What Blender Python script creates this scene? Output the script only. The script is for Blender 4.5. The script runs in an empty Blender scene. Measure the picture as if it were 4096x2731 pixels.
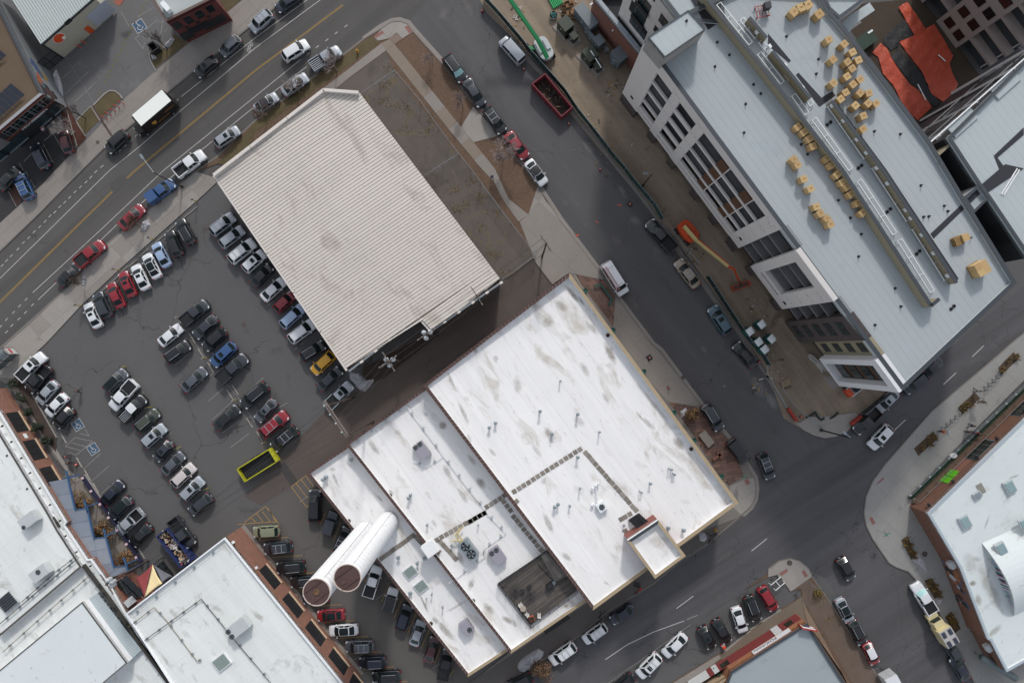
import bpy, math, random
from mathutils import Vector, Matrix
random.seed(7)
R = math.radians
S = bpy.context.scene
COL = S.collection
# ---------------------------------------------------------------- camera, sky, sun, exposure
CAMH, FPX, NADX, NADY = 109.0, 2731.0, 2048.0, 1400.0     # drone height, focal length and nadir in photo pixels
cd = bpy.data.cameras.new('camera'); cam = bpy.data.objects.new('camera', cd); COL.objects.link(cam)
cd.sensor_width = 36.0; cd.lens = 36.0*FPX/4096; cd.clip_end = 3000; cd.clip_start = 1.0
cd.shift_y = (NADY-1365.5)/4096
cam.location = (0, 0, CAMH); cam.rotation_euler = (0, 0, 0)
S.camera = cam
wd = bpy.data.worlds.new('World'); S.world = wd; wd.use_nodes = True
wn = wd.node_tree; wn.nodes.clear()
wo = wn.nodes.new('ShaderNodeOutputWorld'); wb = wn.nodes.new('ShaderNodeBackground'); sk = wn.nodes.new('ShaderNodeTexSky')
sk.sky_type = 'NISHITA'; sk.sun_disc = False; sk.sun_elevation = R(33); sk.sun_rotation = R(6)
sk.altitude = 1600; sk.air_density = 1.0; sk.dust_density = 5.0; sk.ozone_density = 0.6
wb.inputs['Strength'].default_value = 0.15
hs = wn.nodes.new('ShaderNodeHueSaturation'); hs.inputs['Saturation'].default_value = 0.33   # thin high cloud whitens the sky
wn.links.new(sk.outputs[0], hs.inputs['Color']); wn.links.new(hs.outputs[0], wb.inputs[0]); wn.links.new(wb.outputs[0], wo.inputs[0])
sd = bpy.data.lights.new('sun', 'SUN'); sun = bpy.data.objects.new('sun', sd); COL.objects.link(sun)
sd.energy = 1.4; sd.angle = R(5.0); sd.color = (1.0, 0.965, 0.92)
sun.rotation_euler = Vector((-0.10*math.cos(R(33)), -math.cos(R(33)), -math.sin(R(33)))).to_track_quat('-Z', 'Y').to_euler()
sun.location = (10, 80, 60)
S.view_settings.view_transform = 'Standard'; S.view_settings.look = 'None'
S.view_settings.gamma = 1.0; S.view_settings.use_curve_mapping = False
S.view_settings.exposure = 0.62
S.cycles.max_bounces = 5; S.cycles.diffuse_bounces = 3; S.cycles.glossy_bounces = 2; S.cycles.transmission_bounces = 2
S.cycles.use_denoising = True

# ---------------------------------------------------------------- pixels to places (a pixel gives a direction; z gives the distance)
def NP(t, x, y):
    if t == 'o': return x*1.74149, y*1.74171
    if t == 'n': return x, y
    return int(t[0])*1024 + x/2.2964, int(t[1])*683 + y/2.2958
def W(t, x, y, z=0.0):
    a, b = NP(t, x, y); k = (CAMH-z)/FPX
    return Vector(((a-NADX)*k, (NADY-b)*k, z))
def P(s, z=0.0):
    """'10:980,355 1085,335 21:0,0 ...' -> list of xy tuples at height z"""
    out = []; t = 'o'
    for w in s.split():
        if ':' in w: t, w = w.split(':')
        a, b = w.split(','); v = W(t, float(a), float(b), z); out.append((v.x, v.y))
    return out
def area(p): return sum(p[i-1][0]*p[i][1]-p[i][0]*p[i-1][1] for i in range(len(p)))/2
def ccw(p): return list(p) if area(p) > 0 else list(p)[::-1]
def lerp(a, b, t): return a+(b-a)*t
def l2(a, b, t): return (a[0]+(b[0]-a[0])*t, a[1]+(b[1]-a[1])*t)
def clip(poly, cell):
    """polygon clipped by a convex ccw cell"""
    out = list(poly)
    for i in range(len(cell)):
        a, b = cell[i-1], cell[i]
        src, out = out, []
        f = lambda p: (b[0]-a[0])*(p[1]-a[1])-(b[1]-a[1])*(p[0]-a[0])
        for j in range(len(src)):
            p, q = src[j-1], src[j]; fp, fq = f(p), f(q)
            if (fp >= 0) != (fq >= 0):
                out.append(l2(p, q, fp/(fp-fq)))
            if fq >= 0: out.append(q)
        if len(out) < 3: return []
    return out
def inset(poly, d):
    """ccw polygon moved inwards by d"""
    n = len(poly); out = []
    for i in range(n):
        p0, p1, p2 = Vector(poly[i-1]), Vector(poly[i]), Vector(poly[(i+1) % n])
        a = (p1-p0).normalized(); b = (p2-p1).normalized()
        na, nb = Vector((-a.y, a.x)), Vector((-b.y, b.x)); m = na+nb
        if m.length < 1e-4: m = na
        m.normalize(); c = max(0.35, m.dot(na)); q = p1+m*(d/c); out.append((q.x, q.y))
    return out

# ---------------------------------------------------------------- materials
MATS = {}
def lin(c):
    if isinstance(c, str):
        c = [int(c[i:i+2], 16)/255 for i in (0, 2, 4)]
        return tuple((v/12.92 if v <= .04045 else ((v+.055)/1.055)**2.4) for v in c)
    return c
def mat(name, col, rough=.85, n1=None, n2=None, metal=0, coat=0, streak=None, crack=None, stain=None, bump=0, spec=.5, emit=None, wave=None, alpha=1, trans=0, brick=None, blobs=None):
    """n1,n2 = (scale, amount); streak = (angle, long scale, cross scale, amount); stain = (scale, threshold, colour, strength[, angle, stretch]); crack = (scale, width, colour, cover)"""
    if name in MATS: return MATS[name]
    m = bpy.data.materials.new(name); m.use_nodes = True; nt = m.node_tree; N = nt.nodes; L = nt.links
    b = N['Principled BSDF']; col = lin(col)
    b.inputs['Roughness'].default_value = rough; b.inputs['Metallic'].default_value = metal
    b.inputs['Coat Weight'].default_value = coat; b.inputs['Coat Roughness'].default_value = .08
    b.inputs['Specular IOR Level'].default_value = spec
    b.inputs['Transmission Weight'].default_value = trans; b.inputs['Alpha'].default_value = alpha
    b.inputs['Base Color'].default_value = (*col, 1)
    if emit: b.inputs['Emission Color'].default_value = (*lin(emit[0]), 1); b.inputs['Emission Strength'].default_value = emit[1]
    MATS[name] = m
    if not (n1 or n2 or streak or crack or stain or wave or brick or blobs): return m
    geo = N.new('ShaderNodeNewGeometry').outputs['Position']
    def math_(op, x, y=None, z=None, cl=False):
        q = N.new('ShaderNodeMath'); q.operation = op; q.use_clamp = cl
        for i, v in enumerate((x, y, z)):
            if v is None: continue
            if isinstance(v, (int, float)): q.inputs[i].default_value = v
            else: L.new(v, q.inputs[i])
        return q.outputs[0]
    def mapped(ang, sx, sy):
        q = N.new('ShaderNodeVectorRotate'); q.rotation_type = 'Z_AXIS'; q.inputs['Angle'].default_value = -ang
        L.new(geo, q.inputs['Vector'])
        s = N.new('ShaderNodeVectorMath'); s.operation = 'MULTIPLY'; s.inputs[1].default_value = (sx, sy, (sx+sy)/2)
        L.new(q.outputs[0], s.inputs[0]); return s.outputs[0]
    def noise(sc, det=5, vec=None, ro=.6, dist=0):
        q = N.new('ShaderNodeTexNoise'); q.inputs['Scale'].default_value = sc; q.inputs['Detail'].default_value = det
        q.inputs['Roughness'].default_value = ro; q.inputs['Distortion'].default_value = dist
        L.new(vec if vec else geo, q.inputs['Vector']); return q.outputs['Fac']
    f = None
    for k, (nn, det) in enumerate(((n1, 6), (n2, 3))):
        if nn:
            v = math_('MULTIPLY_ADD', noise(nn[0], det), 2.4*nn[1], 1-1.2*nn[1])
            f = v if f is None else math_('MULTIPLY', f, v)
    if streak:
        v = math_('MULTIPLY_ADD', noise(1, 4, mapped(streak[0], streak[1], streak[2])), 2.4*streak[3], 1-1.2*streak[3])
        f = v if f is None else math_('MULTIPLY', f, v)
    if wave:   # (angle, period, depth): fine seams
        q = N.new('ShaderNodeSeparateXYZ'); L.new(mapped(wave[0], 1/wave[1], 1/wave[1]), q.inputs[0])
        fr = math_('FRACT', q.outputs[1]); v = math_('GREATER_THAN', fr, wave[3] if len(wave) > 3 else .06)
        v = math_('MULTIPLY_ADD', v, wave[2], 1-wave[2])
        f = v if f is None else math_('MULTIPLY', f, v)
    base = N.new('ShaderNodeVectorMath'); base.operation = 'SCALE'; base.inputs[0].default_value = col
    if f is not None: L.new(f, base.inputs['Scale'])
    else: base.inputs['Scale'].default_value = 1
    cur = base.outputs[0]
    def over(cur, fac, c2):
        q = N.new('ShaderNodeMix'); q.data_type = 'RGBA'; L.new(fac, q.inputs[0]); L.new(cur, q.inputs[6]); q.inputs[7].default_value = (*lin(c2), 1)
        return q.outputs[2]
    for st in ([stain] if stain and not isinstance(stain, list) else (stain or [])):
        vec = mapped(st[4], st[0], st[0]*st[5]) if len(st) > 4 else mapped(0, st[0], st[0])
        v = noise(1, 7, vec, .65, .6)
        v = math_('MULTIPLY', math_('SUBTRACT', v, st[1]), 9, cl=True)
        v = math_('MULTIPLY', v, math_('MULTIPLY', noise(st[0]*7, 4), 1.8*st[3]), cl=True)
        cur = over(cur, v, st[2])
    if blobs:  # dirt where water stands: (colour, [(x, y, long radius, short radius, angle, strength)])
        sp = N.new('ShaderNodeSeparateXYZ'); L.new(geo, sp.inputs[0]); tot = None; wob = math_('MULTIPLY_ADD', noise(.8, 5), 1.1, -.55); grain = math_('MULTIPLY_ADD', noise(5, 5), 1.4, .1)
        for bx, by, ra_, rb2, an, stg in blobs[1]:
            dx = math_('SUBTRACT', sp.outputs[0], bx); dy = math_('SUBTRACT', sp.outputs[1], by); co, si = math.cos(an), math.sin(an)
            u = math_('ADD', math_('MULTIPLY', dx, co/ra_), math_('MULTIPLY', dy, si/ra_)); v = math_('ADD', math_('MULTIPLY', dx, -si/rb2), math_('MULTIPLY', dy, co/rb2))
            r2 = math_('ADD', math_('MULTIPLY', u, u), math_('MULTIPLY', v, v)); w = math_('MULTIPLY', math_('SUBTRACT', math_('ADD', 1, wob), math_('SQRT', r2)), 1.6, cl=True)
            w = math_('MULTIPLY', w, stg); tot = w if tot is None else math_('MAXIMUM', tot, w)
        cur = over(cur, math_('MULTIPLY', tot, grain, cl=True), blobs[0])
    if brick:  # far courses: (angle about z, width, height, mortar colour)
        tb = N.new('ShaderNodeTexBrick'); tb.inputs['Color1'].default_value = (*[c*.82 for c in col], 1); tb.inputs['Color2'].default_value = (*[min(1, c*1.2) for c in col], 1)
        tb.inputs['Mortar'].default_value = (*lin(brick[3]), 1); tb.inputs['Scale'].default_value = 1; tb.inputs['Mortar Size'].default_value = .008
        tb.inputs['Brick Width'].default_value = brick[1]; tb.inputs['Row Height'].default_value = brick[2]
        sp = N.new('ShaderNodeSeparateXYZ'); L.new(mapped(brick[0], 1, 1), sp.inputs[0])
        sp2 = N.new('ShaderNodeSeparateXYZ'); L.new(geo, sp2.inputs[0])
        cb = N.new('ShaderNodeCombineXYZ'); L.new(math_('ADD', sp.outputs[0], sp.outputs[1]), cb.inputs[0]); L.new(sp2.outputs[2], cb.inputs[1]); L.new(cb.outputs[0], tb.inputs['Vector'])
        mm = N.new('ShaderNodeMix'); mm.data_type = 'RGBA'; mm.inputs[0].default_value = .8; L.new(cur, mm.inputs[6]); L.new(tb.outputs['Color'], mm.inputs[7]); cur = mm.outputs[2]
    if crack:
        vo = N.new('ShaderNodeTexVoronoi'); vo.feature = 'DISTANCE_TO_EDGE'; vo.inputs['Scale'].default_value = crack[0]
        dn = N.new('ShaderNodeTexNoise'); dn.inputs['Scale'].default_value = .35; dn.inputs['Detail'].default_value = 6; L.new(geo, dn.inputs['Vector'])
        av = N.new('ShaderNodeVectorMath'); av.operation = 'MULTIPLY_ADD'; L.new(dn.outputs['Color'], av.inputs[0]); av.inputs[1].default_value = (6, 6, 0); L.new(geo, av.inputs[2])
        sv = N.new('ShaderNodeVectorMath'); sv.operation = 'MULTIPLY'; sv.inputs[1].default_value = (1, 1, 0); L.new(av.outputs[0], sv.inputs[0]); L.new(sv.outputs[0], vo.inputs['Vector'])
        v = math_('LESS_THAN', vo.outputs['Distance'], crack[1])
        v = math_('MULTIPLY', v, math_('MULTIPLY', math_('SUBTRACT', noise(.09, 3), crack[3]), 6, cl=True), cl=True)
        cur = over(cur, math_('MULTIPLY', v, .75), crack[2])
    L.new(cur, b.inputs['Base Color'])
    if bump:
        bm = N.new('ShaderNodeBump'); bm.inputs['Strength'].default_value = bump; bm.inputs['Distance'].default_value = .05
        L.new(noise((n2 or n1 or (8, 0))[0], 4), bm.inputs['Height']); L.new(bm.outputs[0], b.inputs['Normal'])
    return m

# ---------------------------------------------------------------- mesh building
OFF = {}
class MB:
    def __init__(s): s.v = []; s.f = []; s.m = []
    def add(s, vs, fs, m=0):
        o = len(s.v); s.v += [tuple(p) for p in vs]
        for q in fs: s.f.append([i+o for i in q]); s.m.append(m)
        return s
    def sheet(s, poly, z, m=0):
        p = ccw(poly); return s.add([(x, y, z) for x, y in p], [list(range(len(p)))], m)
    def prism(s, poly, z0, z1, m=0, mt=None, bottom=False):
        p = ccw(poly); n = len(p)
        s.add([(x, y, z0) for x, y in p]+[(x, y, z1) for x, y in p], [[i, (i+1) % n, n+(i+1) % n, n+i] for i in range(n)], m)
        s.add([(x, y, z1) for x, y in p], [list(range(n))], m if mt is None else mt)
        if bottom: s.add([(x, y, z0) for x, y in p], [list(range(n))[::-1]], m)
        return s
    def hexa(s, c8, m=0):   # 4 bottom ccw, 4 top ccw
        return s.add(c8, [[3, 2, 1, 0], [4, 5, 6, 7], [0, 1, 5, 4], [1, 2, 6, 5], [2, 3, 7, 6], [3, 0, 4, 7]], m)
    def box(s, c, d, rz=0, m=0, top=1.0):
        cx, cy, cz = c; a, b, h = d[0]/2, d[1]/2, d[2]/2; co, si = math.cos(rz), math.sin(rz); vs = []
        for z, k in ((-h, 1), (h, top)):
            for x, y in ((-a, -b), (a, -b), (a, b), (-a, b)):
                vs.append((cx+co*x*k-si*y*k, cy+si*x*k+co*y*k, cz+z))
        return s.hexa(vs, m)
    def beam(s, p, q, w, h, m=0):
        p, q = Vector(p), Vector(q); d = (q-p).normalized()
        u = d.cross(Vector((0, 0, 1)))
        if u.length < 1e-4: u = Vector((1, 0, 0))
        u.normalize(); n = u.cross(d).normalized(); u *= w/2; n *= h/2
        vs = [p-u-n, p+u-n, q+u-n, q-u-n, p-u+n, p+u+n, q+u+n, q-u+n]
        return s.hexa(vs, m)
    def tube(s, p, q, r0, r1=None, n=8, m=0, cap=True):
        p, q = Vector(p), Vector(q); r1 = r0 if r1 is None else r1; d = (q-p)
        if d.length < 1e-6: return s
        d.normalize(); u = d.cross(Vector((0, 0, 1)))
        if u.length < 1e-3: u = Vector((1, 0, 0))
        u.normalize(); w = d.cross(u); vs = []
        for c, r in ((p, r0), (q, r1)):
            for i in range(n): a = 2*math.pi*i/n; vs.append(c+u*(r*math.cos(a))+w*(r*math.sin(a)))
        fs = [[(i+1) % n, i, n+i, n+(i+1) % n] for i in range(n)]
        if cap: fs += [list(range(n)), list(range(2*n-1, n-1, -1))]
        return s.add(vs, fs, m)
    def lathe(s, c, prof, n=12, m=0, sx=1, sy=1):
        o = len(prof); vs = []
        for r, z in prof:
            for i in range(n): a = 2*math.pi*i/n; vs.append((c[0]+r*sx*math.cos(a), c[1]+r*sy*math.sin(a), c[2]+z))
        fs = [[k*n+i, k*n+(i+1) % n, (k+1)*n+(i+1) % n, (k+1)*n+i] for k in range(o-1) for i in range(n)]
        fs += [list(range(n))[::-1], [(o-1)*n+i for i in range(n)]]
        return s.add(vs, fs, m)
    def ball(s, c, r, n=8, m=0, sz=1, jit=0):
        k = n//2+1; prof = [(math.sin(math.pi*i/k), -math.cos(math.pi*i/k)*sz) for i in range(1, k)]
        vs = []
        for a, z in prof:
            for i in range(n):
                t = 2*math.pi*i/n; j = 1+random.uniform(-jit, jit); vs.append((c[0]+r*a*math.cos(t)*j, c[1]+r*a*math.sin(t)*j, c[2]+r*z*j))
        o = len(prof); fs = [[q*n+i, q*n+(i+1) % n, (q+1)*n+(i+1) % n, (q+1)*n+i] for q in range(o-1) for i in range(n)]
        vs += [(c[0], c[1], c[2]-r*sz), (c[0], c[1], c[2]+r*sz)]
        fs += [[(i+1) % n, i, o*n] for i in range(n)]+[[(o-1)*n+i, (o-1)*n+(i+1) % n, o*n+1] for i in range(n)]
        return s.add(vs, fs, m)
    def mesh(s, name, mats, off=(0, 0, 0), smooth=False):
        me = bpy.data.meshes.new(name)
        me.from_pydata([(x-off[0], y-off[1], z-off[2]) for x, y, z in s.v], [], s.f)
        for mm in (mats if isinstance(mats, (list, tuple)) else [mats]): me.materials.append(mm)
        me.polygons.foreach_set('material_index', s.m)
        if smooth: me.polygons.foreach_set('use_smooth', [True]*len(s.f))
        me.update(); return me
    def build(s, name, mats, parent=None, smooth=False, **kw):
        """vertices in world coordinates; the object's origin is its parent's (or its own base centre when it is top-level)"""
        if parent is None:
            xs = [p[0] for p in s.v]; ys = [p[1] for p in s.v]; zs = [p[2] for p in s.v]
            off = Vector(((min(xs)+max(xs))/2, (min(ys)+max(ys))/2, min(zs)))
        else: off = OFF[parent.name]
        o = bpy.data.objects.new(name, s.mesh(name, mats, off, smooth)); COL.objects.link(o)
        if parent is None: o.location = off
        else: o.parent = parent
        OFF[o.name] = off
        return tag(o, **kw)
def tag(o, label=None, cat=None, group=None, kind=None):
    if label: o['label'] = label
    if cat: o['category'] = cat
    if group: o['group'] = group
    if kind: o['kind'] = kind
    return o
def thing(name, label, cat, loc=(0, 0, 0), rz=0, group=None):
    o = bpy.data.objects.new(name, None); COL.objects.link(o); o.empty_display_size = .3
    o.location = loc; o.rotation_euler = (0, 0, rz); OFF[o.name] = Vector(loc)
    return tag(o, label, cat, group)
def local(me, name, parent, loc=(0, 0, 0), rot=None, scale=None):
    """object from shared mesh data in its parent's local space"""
    o = bpy.data.objects.new(name, me); COL.objects.link(o); o.parent = parent; o.location = loc
    if rot is not None: o.rotation_euler = rot
    if scale is not None: o.scale = scale
    return o
def copy_tree(src, loc=None, rz=None, parent=None, label=None, group=None):
    c = src.copy(); COL.objects.link(c); c.parent = parent
    if loc is not None: c.location = loc
    if rz is not None: c.rotation_euler = (0, 0, rz)
    if label: c['label'] = label
    if group: c['group'] = group
    for ch in src.children: copy_tree(ch, parent=c)
    return c
def slabs(parent, poly, p0, p1, du, dv, z0, z1, m, name='slab', gap=.02, vary=0, rag=0):
    """paving slabs laid on a grid along p0->p1, cut to the polygon, each an object of its own"""
    d = (Vector(p1)-Vector(p0)).normalized(); e = Vector((-d.y, d.x)); poly = ccw(poly)
    us = [(Vector(p)-Vector(p0)).dot(d) for p in poly]; ws = [(Vector(p)-Vector(p0)).dot(e) for p in poly]
    n = 0; j = math.floor(min(ws)/dv)
    while j*dv < max(ws):
        sh = rag*random.uniform(0, du); i = math.floor((min(us)-sh)/du)
        while i*du+sh < max(us):
            a, b, c, f = i*du+gap/2+sh, (i+1)*du-gap/2+sh, j*dv+gap/2, (j+1)*dv-gap/2
            cell = [tuple(Vector(p0)+d*u+e*w) for u, w in ((a, c), (b, c), (b, f), (a, f))]
            q = clip(poly, cell)
            if len(q) >= 3 and abs(area(q)) > .12:
                mm = m if not isinstance(m, list) else random.choice(m)
                MB().prism(q, z0, z1+random.uniform(-vary, vary)).build(name, mm, parent); n += 1
            i += 1
        j += 1
    return n
def roof_blobs(txt, z, col='6f675b'):
    out = []
    for ln in txt.split(';'):
        t, x, y, a, b_, an, sg = ln.split(); c = W(t, float(x), float(y), z); k = (CAMH-z)/FPX/2.2964; out.append((c.x, c.y, float(b_)*k, float(a)*k, R(float(an)), float(sg)*.8))
    return (col, out)
# ---------------------------------------------------------------- ground, roads, pavements
ANW, ANE, ASE = R(41), R(-53), R(33)
M_lot = mat('parking_lot_asphalt', '525151', .9, (.12, .12), (5, .2), crack=(.06, .0040, '2b2928', .36), stain=[(.25, .61, '3a3837', .6), (.9, .70, '2f2d2c', .7)])
M_nw = mat('north_street_asphalt', '4b4947', .88, (.2, .08), (5, .18), streak=(ANW, .012, .5, .4), crack=(.05, .0018, '2c2928', .45))
M_ne = mat('east_street_asphalt', '4c4b4c', .88, (.13, .14), (5, .2), streak=(ANE, .012, .28, .3), crack=(.05, .003, '302d2d', .42), stain=[(.13, .58, '65605d', .6, ANE, 2.2), (.8, .68, '7a7776', .5), (1.1, .70, '2c2a2b', .7)], blobs=roof_blobs('32 30 540 45 100 -60 .8;22 2260 420 70 130 -60 .6;22 1950 410 14 16 0 .9;22 1760 70 25 45 -50 .5;21 1130 460 40 60 -40 .5;20 620 1200 50 120 -55 .4;21 1010 190 30 80 -60 .5;20 700 1350 40 80 -50 .45;31 20 1500 40 80 -60 .5', 0, '7d7a79'))
M_se = mat('south_street_asphalt', '4a494b', .88, (.13, .14), (5, .2), streak=(ASE, .012, .36, .5), crack=(.06, .003, '2c2a2b', .40), stain=[(.12, .60, '5d5957', .5, ASE, 2.2), (1.1, .71, '2b292a', .7)])
M_alley = mat('alley_asphalt', '4e4642', .85, (.25, .22), (5, .2), streak=(R(37), .05, .5, .2), crack=(.12, .004, '2a2422', .35))
M_conc = mat('pavement_concrete', '817b75', .9, (.25, .13), (5, .13), stain=(.5, .62, '5b5652', .5))
M_conc2 = mat('pavement_concrete_pale', '8a857f', .9, (.3, .12), (5, .13), stain=(.5, .62, '5f5a56', .5))
M_conc3 = mat('plaza_concrete', '878683', .9, (.2, .12), (5, .13), stain=(.35, .6, '5f5e5c', .5))
M_yard = mat('concrete_yard', '5c5b5b', .9, (.12, .15), (5, .13), stain=(.2, .56, '737373', .5), crack=(.1, .002, '3c3b3b', .4))
M_kerb = mat('kerb_concrete', '706b66', .9, (.6, .18), (12, .12))
M_mulch = mat('mulch', '5e4b3d', .98, (.5, .22), (5, .5), bump=.6)
M_grass = mat('dead_grass', '544a33', .98, (.6, .35), (7, .55), bump=.6)
M_weed = mat('weedy_asphalt', '5a534e', .95, (.3, .22), (10, .25), stain=[(.35, .60, '5d5138', .7), (.13, .55, '3a3431', .6)], crack=(.16, .006, '6a5d40', .3))
M_dirt = mat('construction_dirt', '7e7162', .98, (.3, .22), (5, .3), streak=(R(-55), .05, .6, .4), stain=[(.3, .6, '46382a', .6), (.2, .60, '8d7d6c', .5)], bump=.5)
M_dlot = mat('dark_lot_asphalt', '2c2b2c', .9, (.3, .25), (12, .15), stain=(.3, .58, '454447', .5))
M_white = mat('road_paint_white', 'aaa8a6', .8, (2.2, .22), (25, .3))
M_whitef = mat('road_paint_worn', '82807e', .85, (1.6, .35), (20, .4))
M_yel = mat('road_paint_yellow', '94763a', .8, (2.2, .22), (25, .3))
M_yelf = mat('stall_paint_yellow', '9b7a44', .85, (1.6, .35), (20, .35))
M_blue = mat('paint_blue', '375068', .8, (3, .2), (25, .2))
M_redp = mat('tactile_paving_red', '7d5650', .85, (2, .15), (20, .2))
M_snow = mat('dirty_snow', '9b9a9e', .8, (1.2, .35), (8, .4), bump=.6)
M_stop = mat('wheel_stop_concrete', '8f8a82', .9, (2, .2), (14, .2))
M_flag = [mat('flagstone_%s' % c, c, .9, (1.5, .25), (15, .2)) for c in ('6a5149', '5d4840', '75594e', '63504a')]

ground = MB().sheet([(-700, -700), (700, -700), (700, 700), (-700, 700)], 0).build('ground', M_lot, kind='structure')
def sheet(name, s, z, m, parent=None, kind='structure'):
    return MB().sheet(P(s), z).build(name, m, parent, kind=kind if parent is None else None)
def raised(name, s, z, m, kerb=True, kind='structure', z0=-.05):
    poly = ccw(P(s)); o = MB().prism(poly, z0, z, 0).build(name, m, kind=kind)
    return o, poly
road_nw = sheet('road', 'o:-90,590 640,-70 1040,-70 1000,40 930,60 840,110 600,310 480,410 140,700 -90,900', .004, M_nw)
road_ne = sheet('road', 'o:930,60 1060,-80 1130,-80 1240,130 1390,330 1500,480 1700,760 1830,930 1960,1020 2100,1230 2030,1290 1870,1300 1700,1130 1640,1080 1540,900 1400,700 1250,470 1080,240', .006, M_ne)
road_se = sheet('road', 'o:1030,1640 1180,1490 1640,1215 1700,1120 1780,1080 1960,985 2430,590 2430,720 2260,890 2060,1130 2000,1250 2130,1330 2290,1620 2070,1620 1900,1330 1830,1295 1780,1310 1500,1500 1240,1640', .008, M_se)
alley = sheet('alley', 'o:1148,648 1226,590 1330,660 1000,905 700,1100 600,1160 560,1140 760,930 845,880 835,845', .010, M_alley)
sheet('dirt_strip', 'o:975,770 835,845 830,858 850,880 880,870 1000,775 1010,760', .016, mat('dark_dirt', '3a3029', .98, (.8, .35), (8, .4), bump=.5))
dirt = sheet('dirt', 'o:1070,-60 1118,30 1230,140 1262,160 1300,250 1400,370 1480,455 1560,560 1660,700 1760,850 1800,960 1850,990 1890,1000 1960,960 2060,885 2200,780 1900,380 1600,-60', .020, M_dirt)
# gutters (pale concrete along the kerbs)
def strip(name, s, w, z, m, parent=None, h=0, side=0, kind='structure'):
    """band of width w along a path, flat or raised"""
    pts = [Vector(p) for p in P(s)]; n = len(pts); L = []; Rr = []
    for i, p in enumerate(pts):
        d = ((pts[min(i+1, n-1)]-p).normalized() if i < n-1 else Vector((0, 0)))+((p-pts[i-1]).normalized() if i else Vector((0, 0)))
        d.normalize(); e = Vector((-d.y, d.x)); L.append(p+e*(w/2+side*w/2)); Rr.append(p-e*(w/2-side*w/2))
    b = MB()
    for i in range(n-1):
        q = [Rr[i], Rr[i+1], L[i+1], L[i]]
        if h: b.hexa([(v.x, v.y, z-.05) for v in q]+[(v.x, v.y, z+h) for v in q])
        else: b.add([(v.x, v.y, z) for v in q], [[0, 1, 2, 3]])
    return b.build(name, m, parent, kind=kind if parent is None else None)
K_nwN = '01:-60,800 370,385 690,60 00:970,1350 1230,1135 1545,850 1790,650 2000,490 2290,255 10:40,190 175,75 330,-50'
K_nwS = '10:990,365 850,475 520,720 0,1110 00:1990,1450 01:1800,10 1340,390 970,690 590,1110 300,1370 -60,1690'
K_ne = '10:990,365 1160,262 1250,205 1320,198 1390,225 1450,300 1720,600 2000,960 2240,1260 21:0,-170 235,140 430,440 800,930 950,1150 1290,1600 22:1360,80 1730,580 1990,900 2160,1150 2225,1250 2238,1350 2228,1440 2190,1510 2100,1590 23:1800,285 1560,430 1300,650 880,905 540,1185 0,1530 13:2100,1700'
strip('gutter', K_nwS, .5, .012, M_kerb, side=-1 if False else 0)
strip('gutter', '10:985,360 1150,240 1250,188 1320,180 1400,205 1465,285 1730,580 2010,940 2260,1255 21:10,-170 250,135 445,435 815,925 965,1145 1300,1590 22:1370,75 1745,575 2005,895 2175,1145 2240,1250 2252,1350 2240,1445 2200,1520 2110,1600', .7, .014, M_conc)
strip('gutter', '20:20,380 180,580 420,830 600,1080 780,1290 960,1530 21:1120,150 1290,370 1560,780 1740,1010 1880,1210 2100,1500 22:2200,105 2351,330 31:0,1568 32:0,330 170,600 240,740', .7, .024, M_kerb)
strip('kerb', '20:0,350 160,550 400,800 580,1050 760,1260 940,1500 21:1100,120 1275,345 1545,755 1725,985 1865,1185 2085,1475', .18, 0, M_kerb, h=.14)

# north-west side: pavement, concrete yard, dark lot
nwp, nwpoly = raised('pavement', K_nwN+' 00:2500,-100 1900,-200 -300,-300 -300,1700', .10, M_yard)
def curbstrip(path, w=.16, z=.125): return strip('kerb', path, w, 0, M_kerb, h=z)
curbstrip(K_nwN)
slabs(nwp, P('01:-60,790 370,378 690,55 00:970,1340 1230,1125 1545,840 1790,640 2000,480 2290,245 10:40,180 175,65 310,-50 00:2240,0 2060,140 1730,405 1440,650 1150,905 800,1290 01:510,0 390,130 -60,540'), P('01:0,600')[0], P('00:1500,750')[0], 2.6, 2.1, .09, .115, M_conc)
sheet('parking_lot', '01:-60,540 390,130 510,0 00:715,1350 600,1190 500,1235 400,1150 -50,1500', .106, M_dlot)
sheet('grass_verge', '00:860,975 960,880 1010,848 1060,850 1095,880 1120,912 935,1085', .14, M_grass)
sheet('grass_verge', '00:705,1110 840,985 915,1110 780,1245', .14, M_grass)
sheet('grass_verge', '00:1385,500 1420,640 1725,405 1610,320 1500,420 1400,470', .14, M_grass)
sheet('grass_verge', '00:1985,20 2065,135 2290,-60 1950,-60', .14, M_grass)
sheet('mulch_bed', '00:590,905 700,1110 800,1270 720,1355 600,1200 560,1000', .13, mat('red_mulch', '4a2c22', .98, (.8, .3), (6, .4)))
strip('kerb', '00:865,970 960,872 1010,838 1060,840 1105,872 1130,910', .22, .1, M_conc2, h=.12)
strip('kerb', '00:700,1120 840,980 925,1115', .16, .1, M_conc2, h=.1)
strip('kerb', '00:1440,660 1385,560 1375,500 1400,470', .16, .1, M_conc2, h=.1)
strip('drain_channel', '00:855,985 1030,1250', .35, .128, mat('channel_brown', '4c3f39', .9, (2, .2)))
strip('kerb', '00:700,1110 790,1255', .16, .1, M_conc2, h=.1)
strip('kerb', '00:585,905 715,1350', .12, .1, M_conc2, h=.1)

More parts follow.
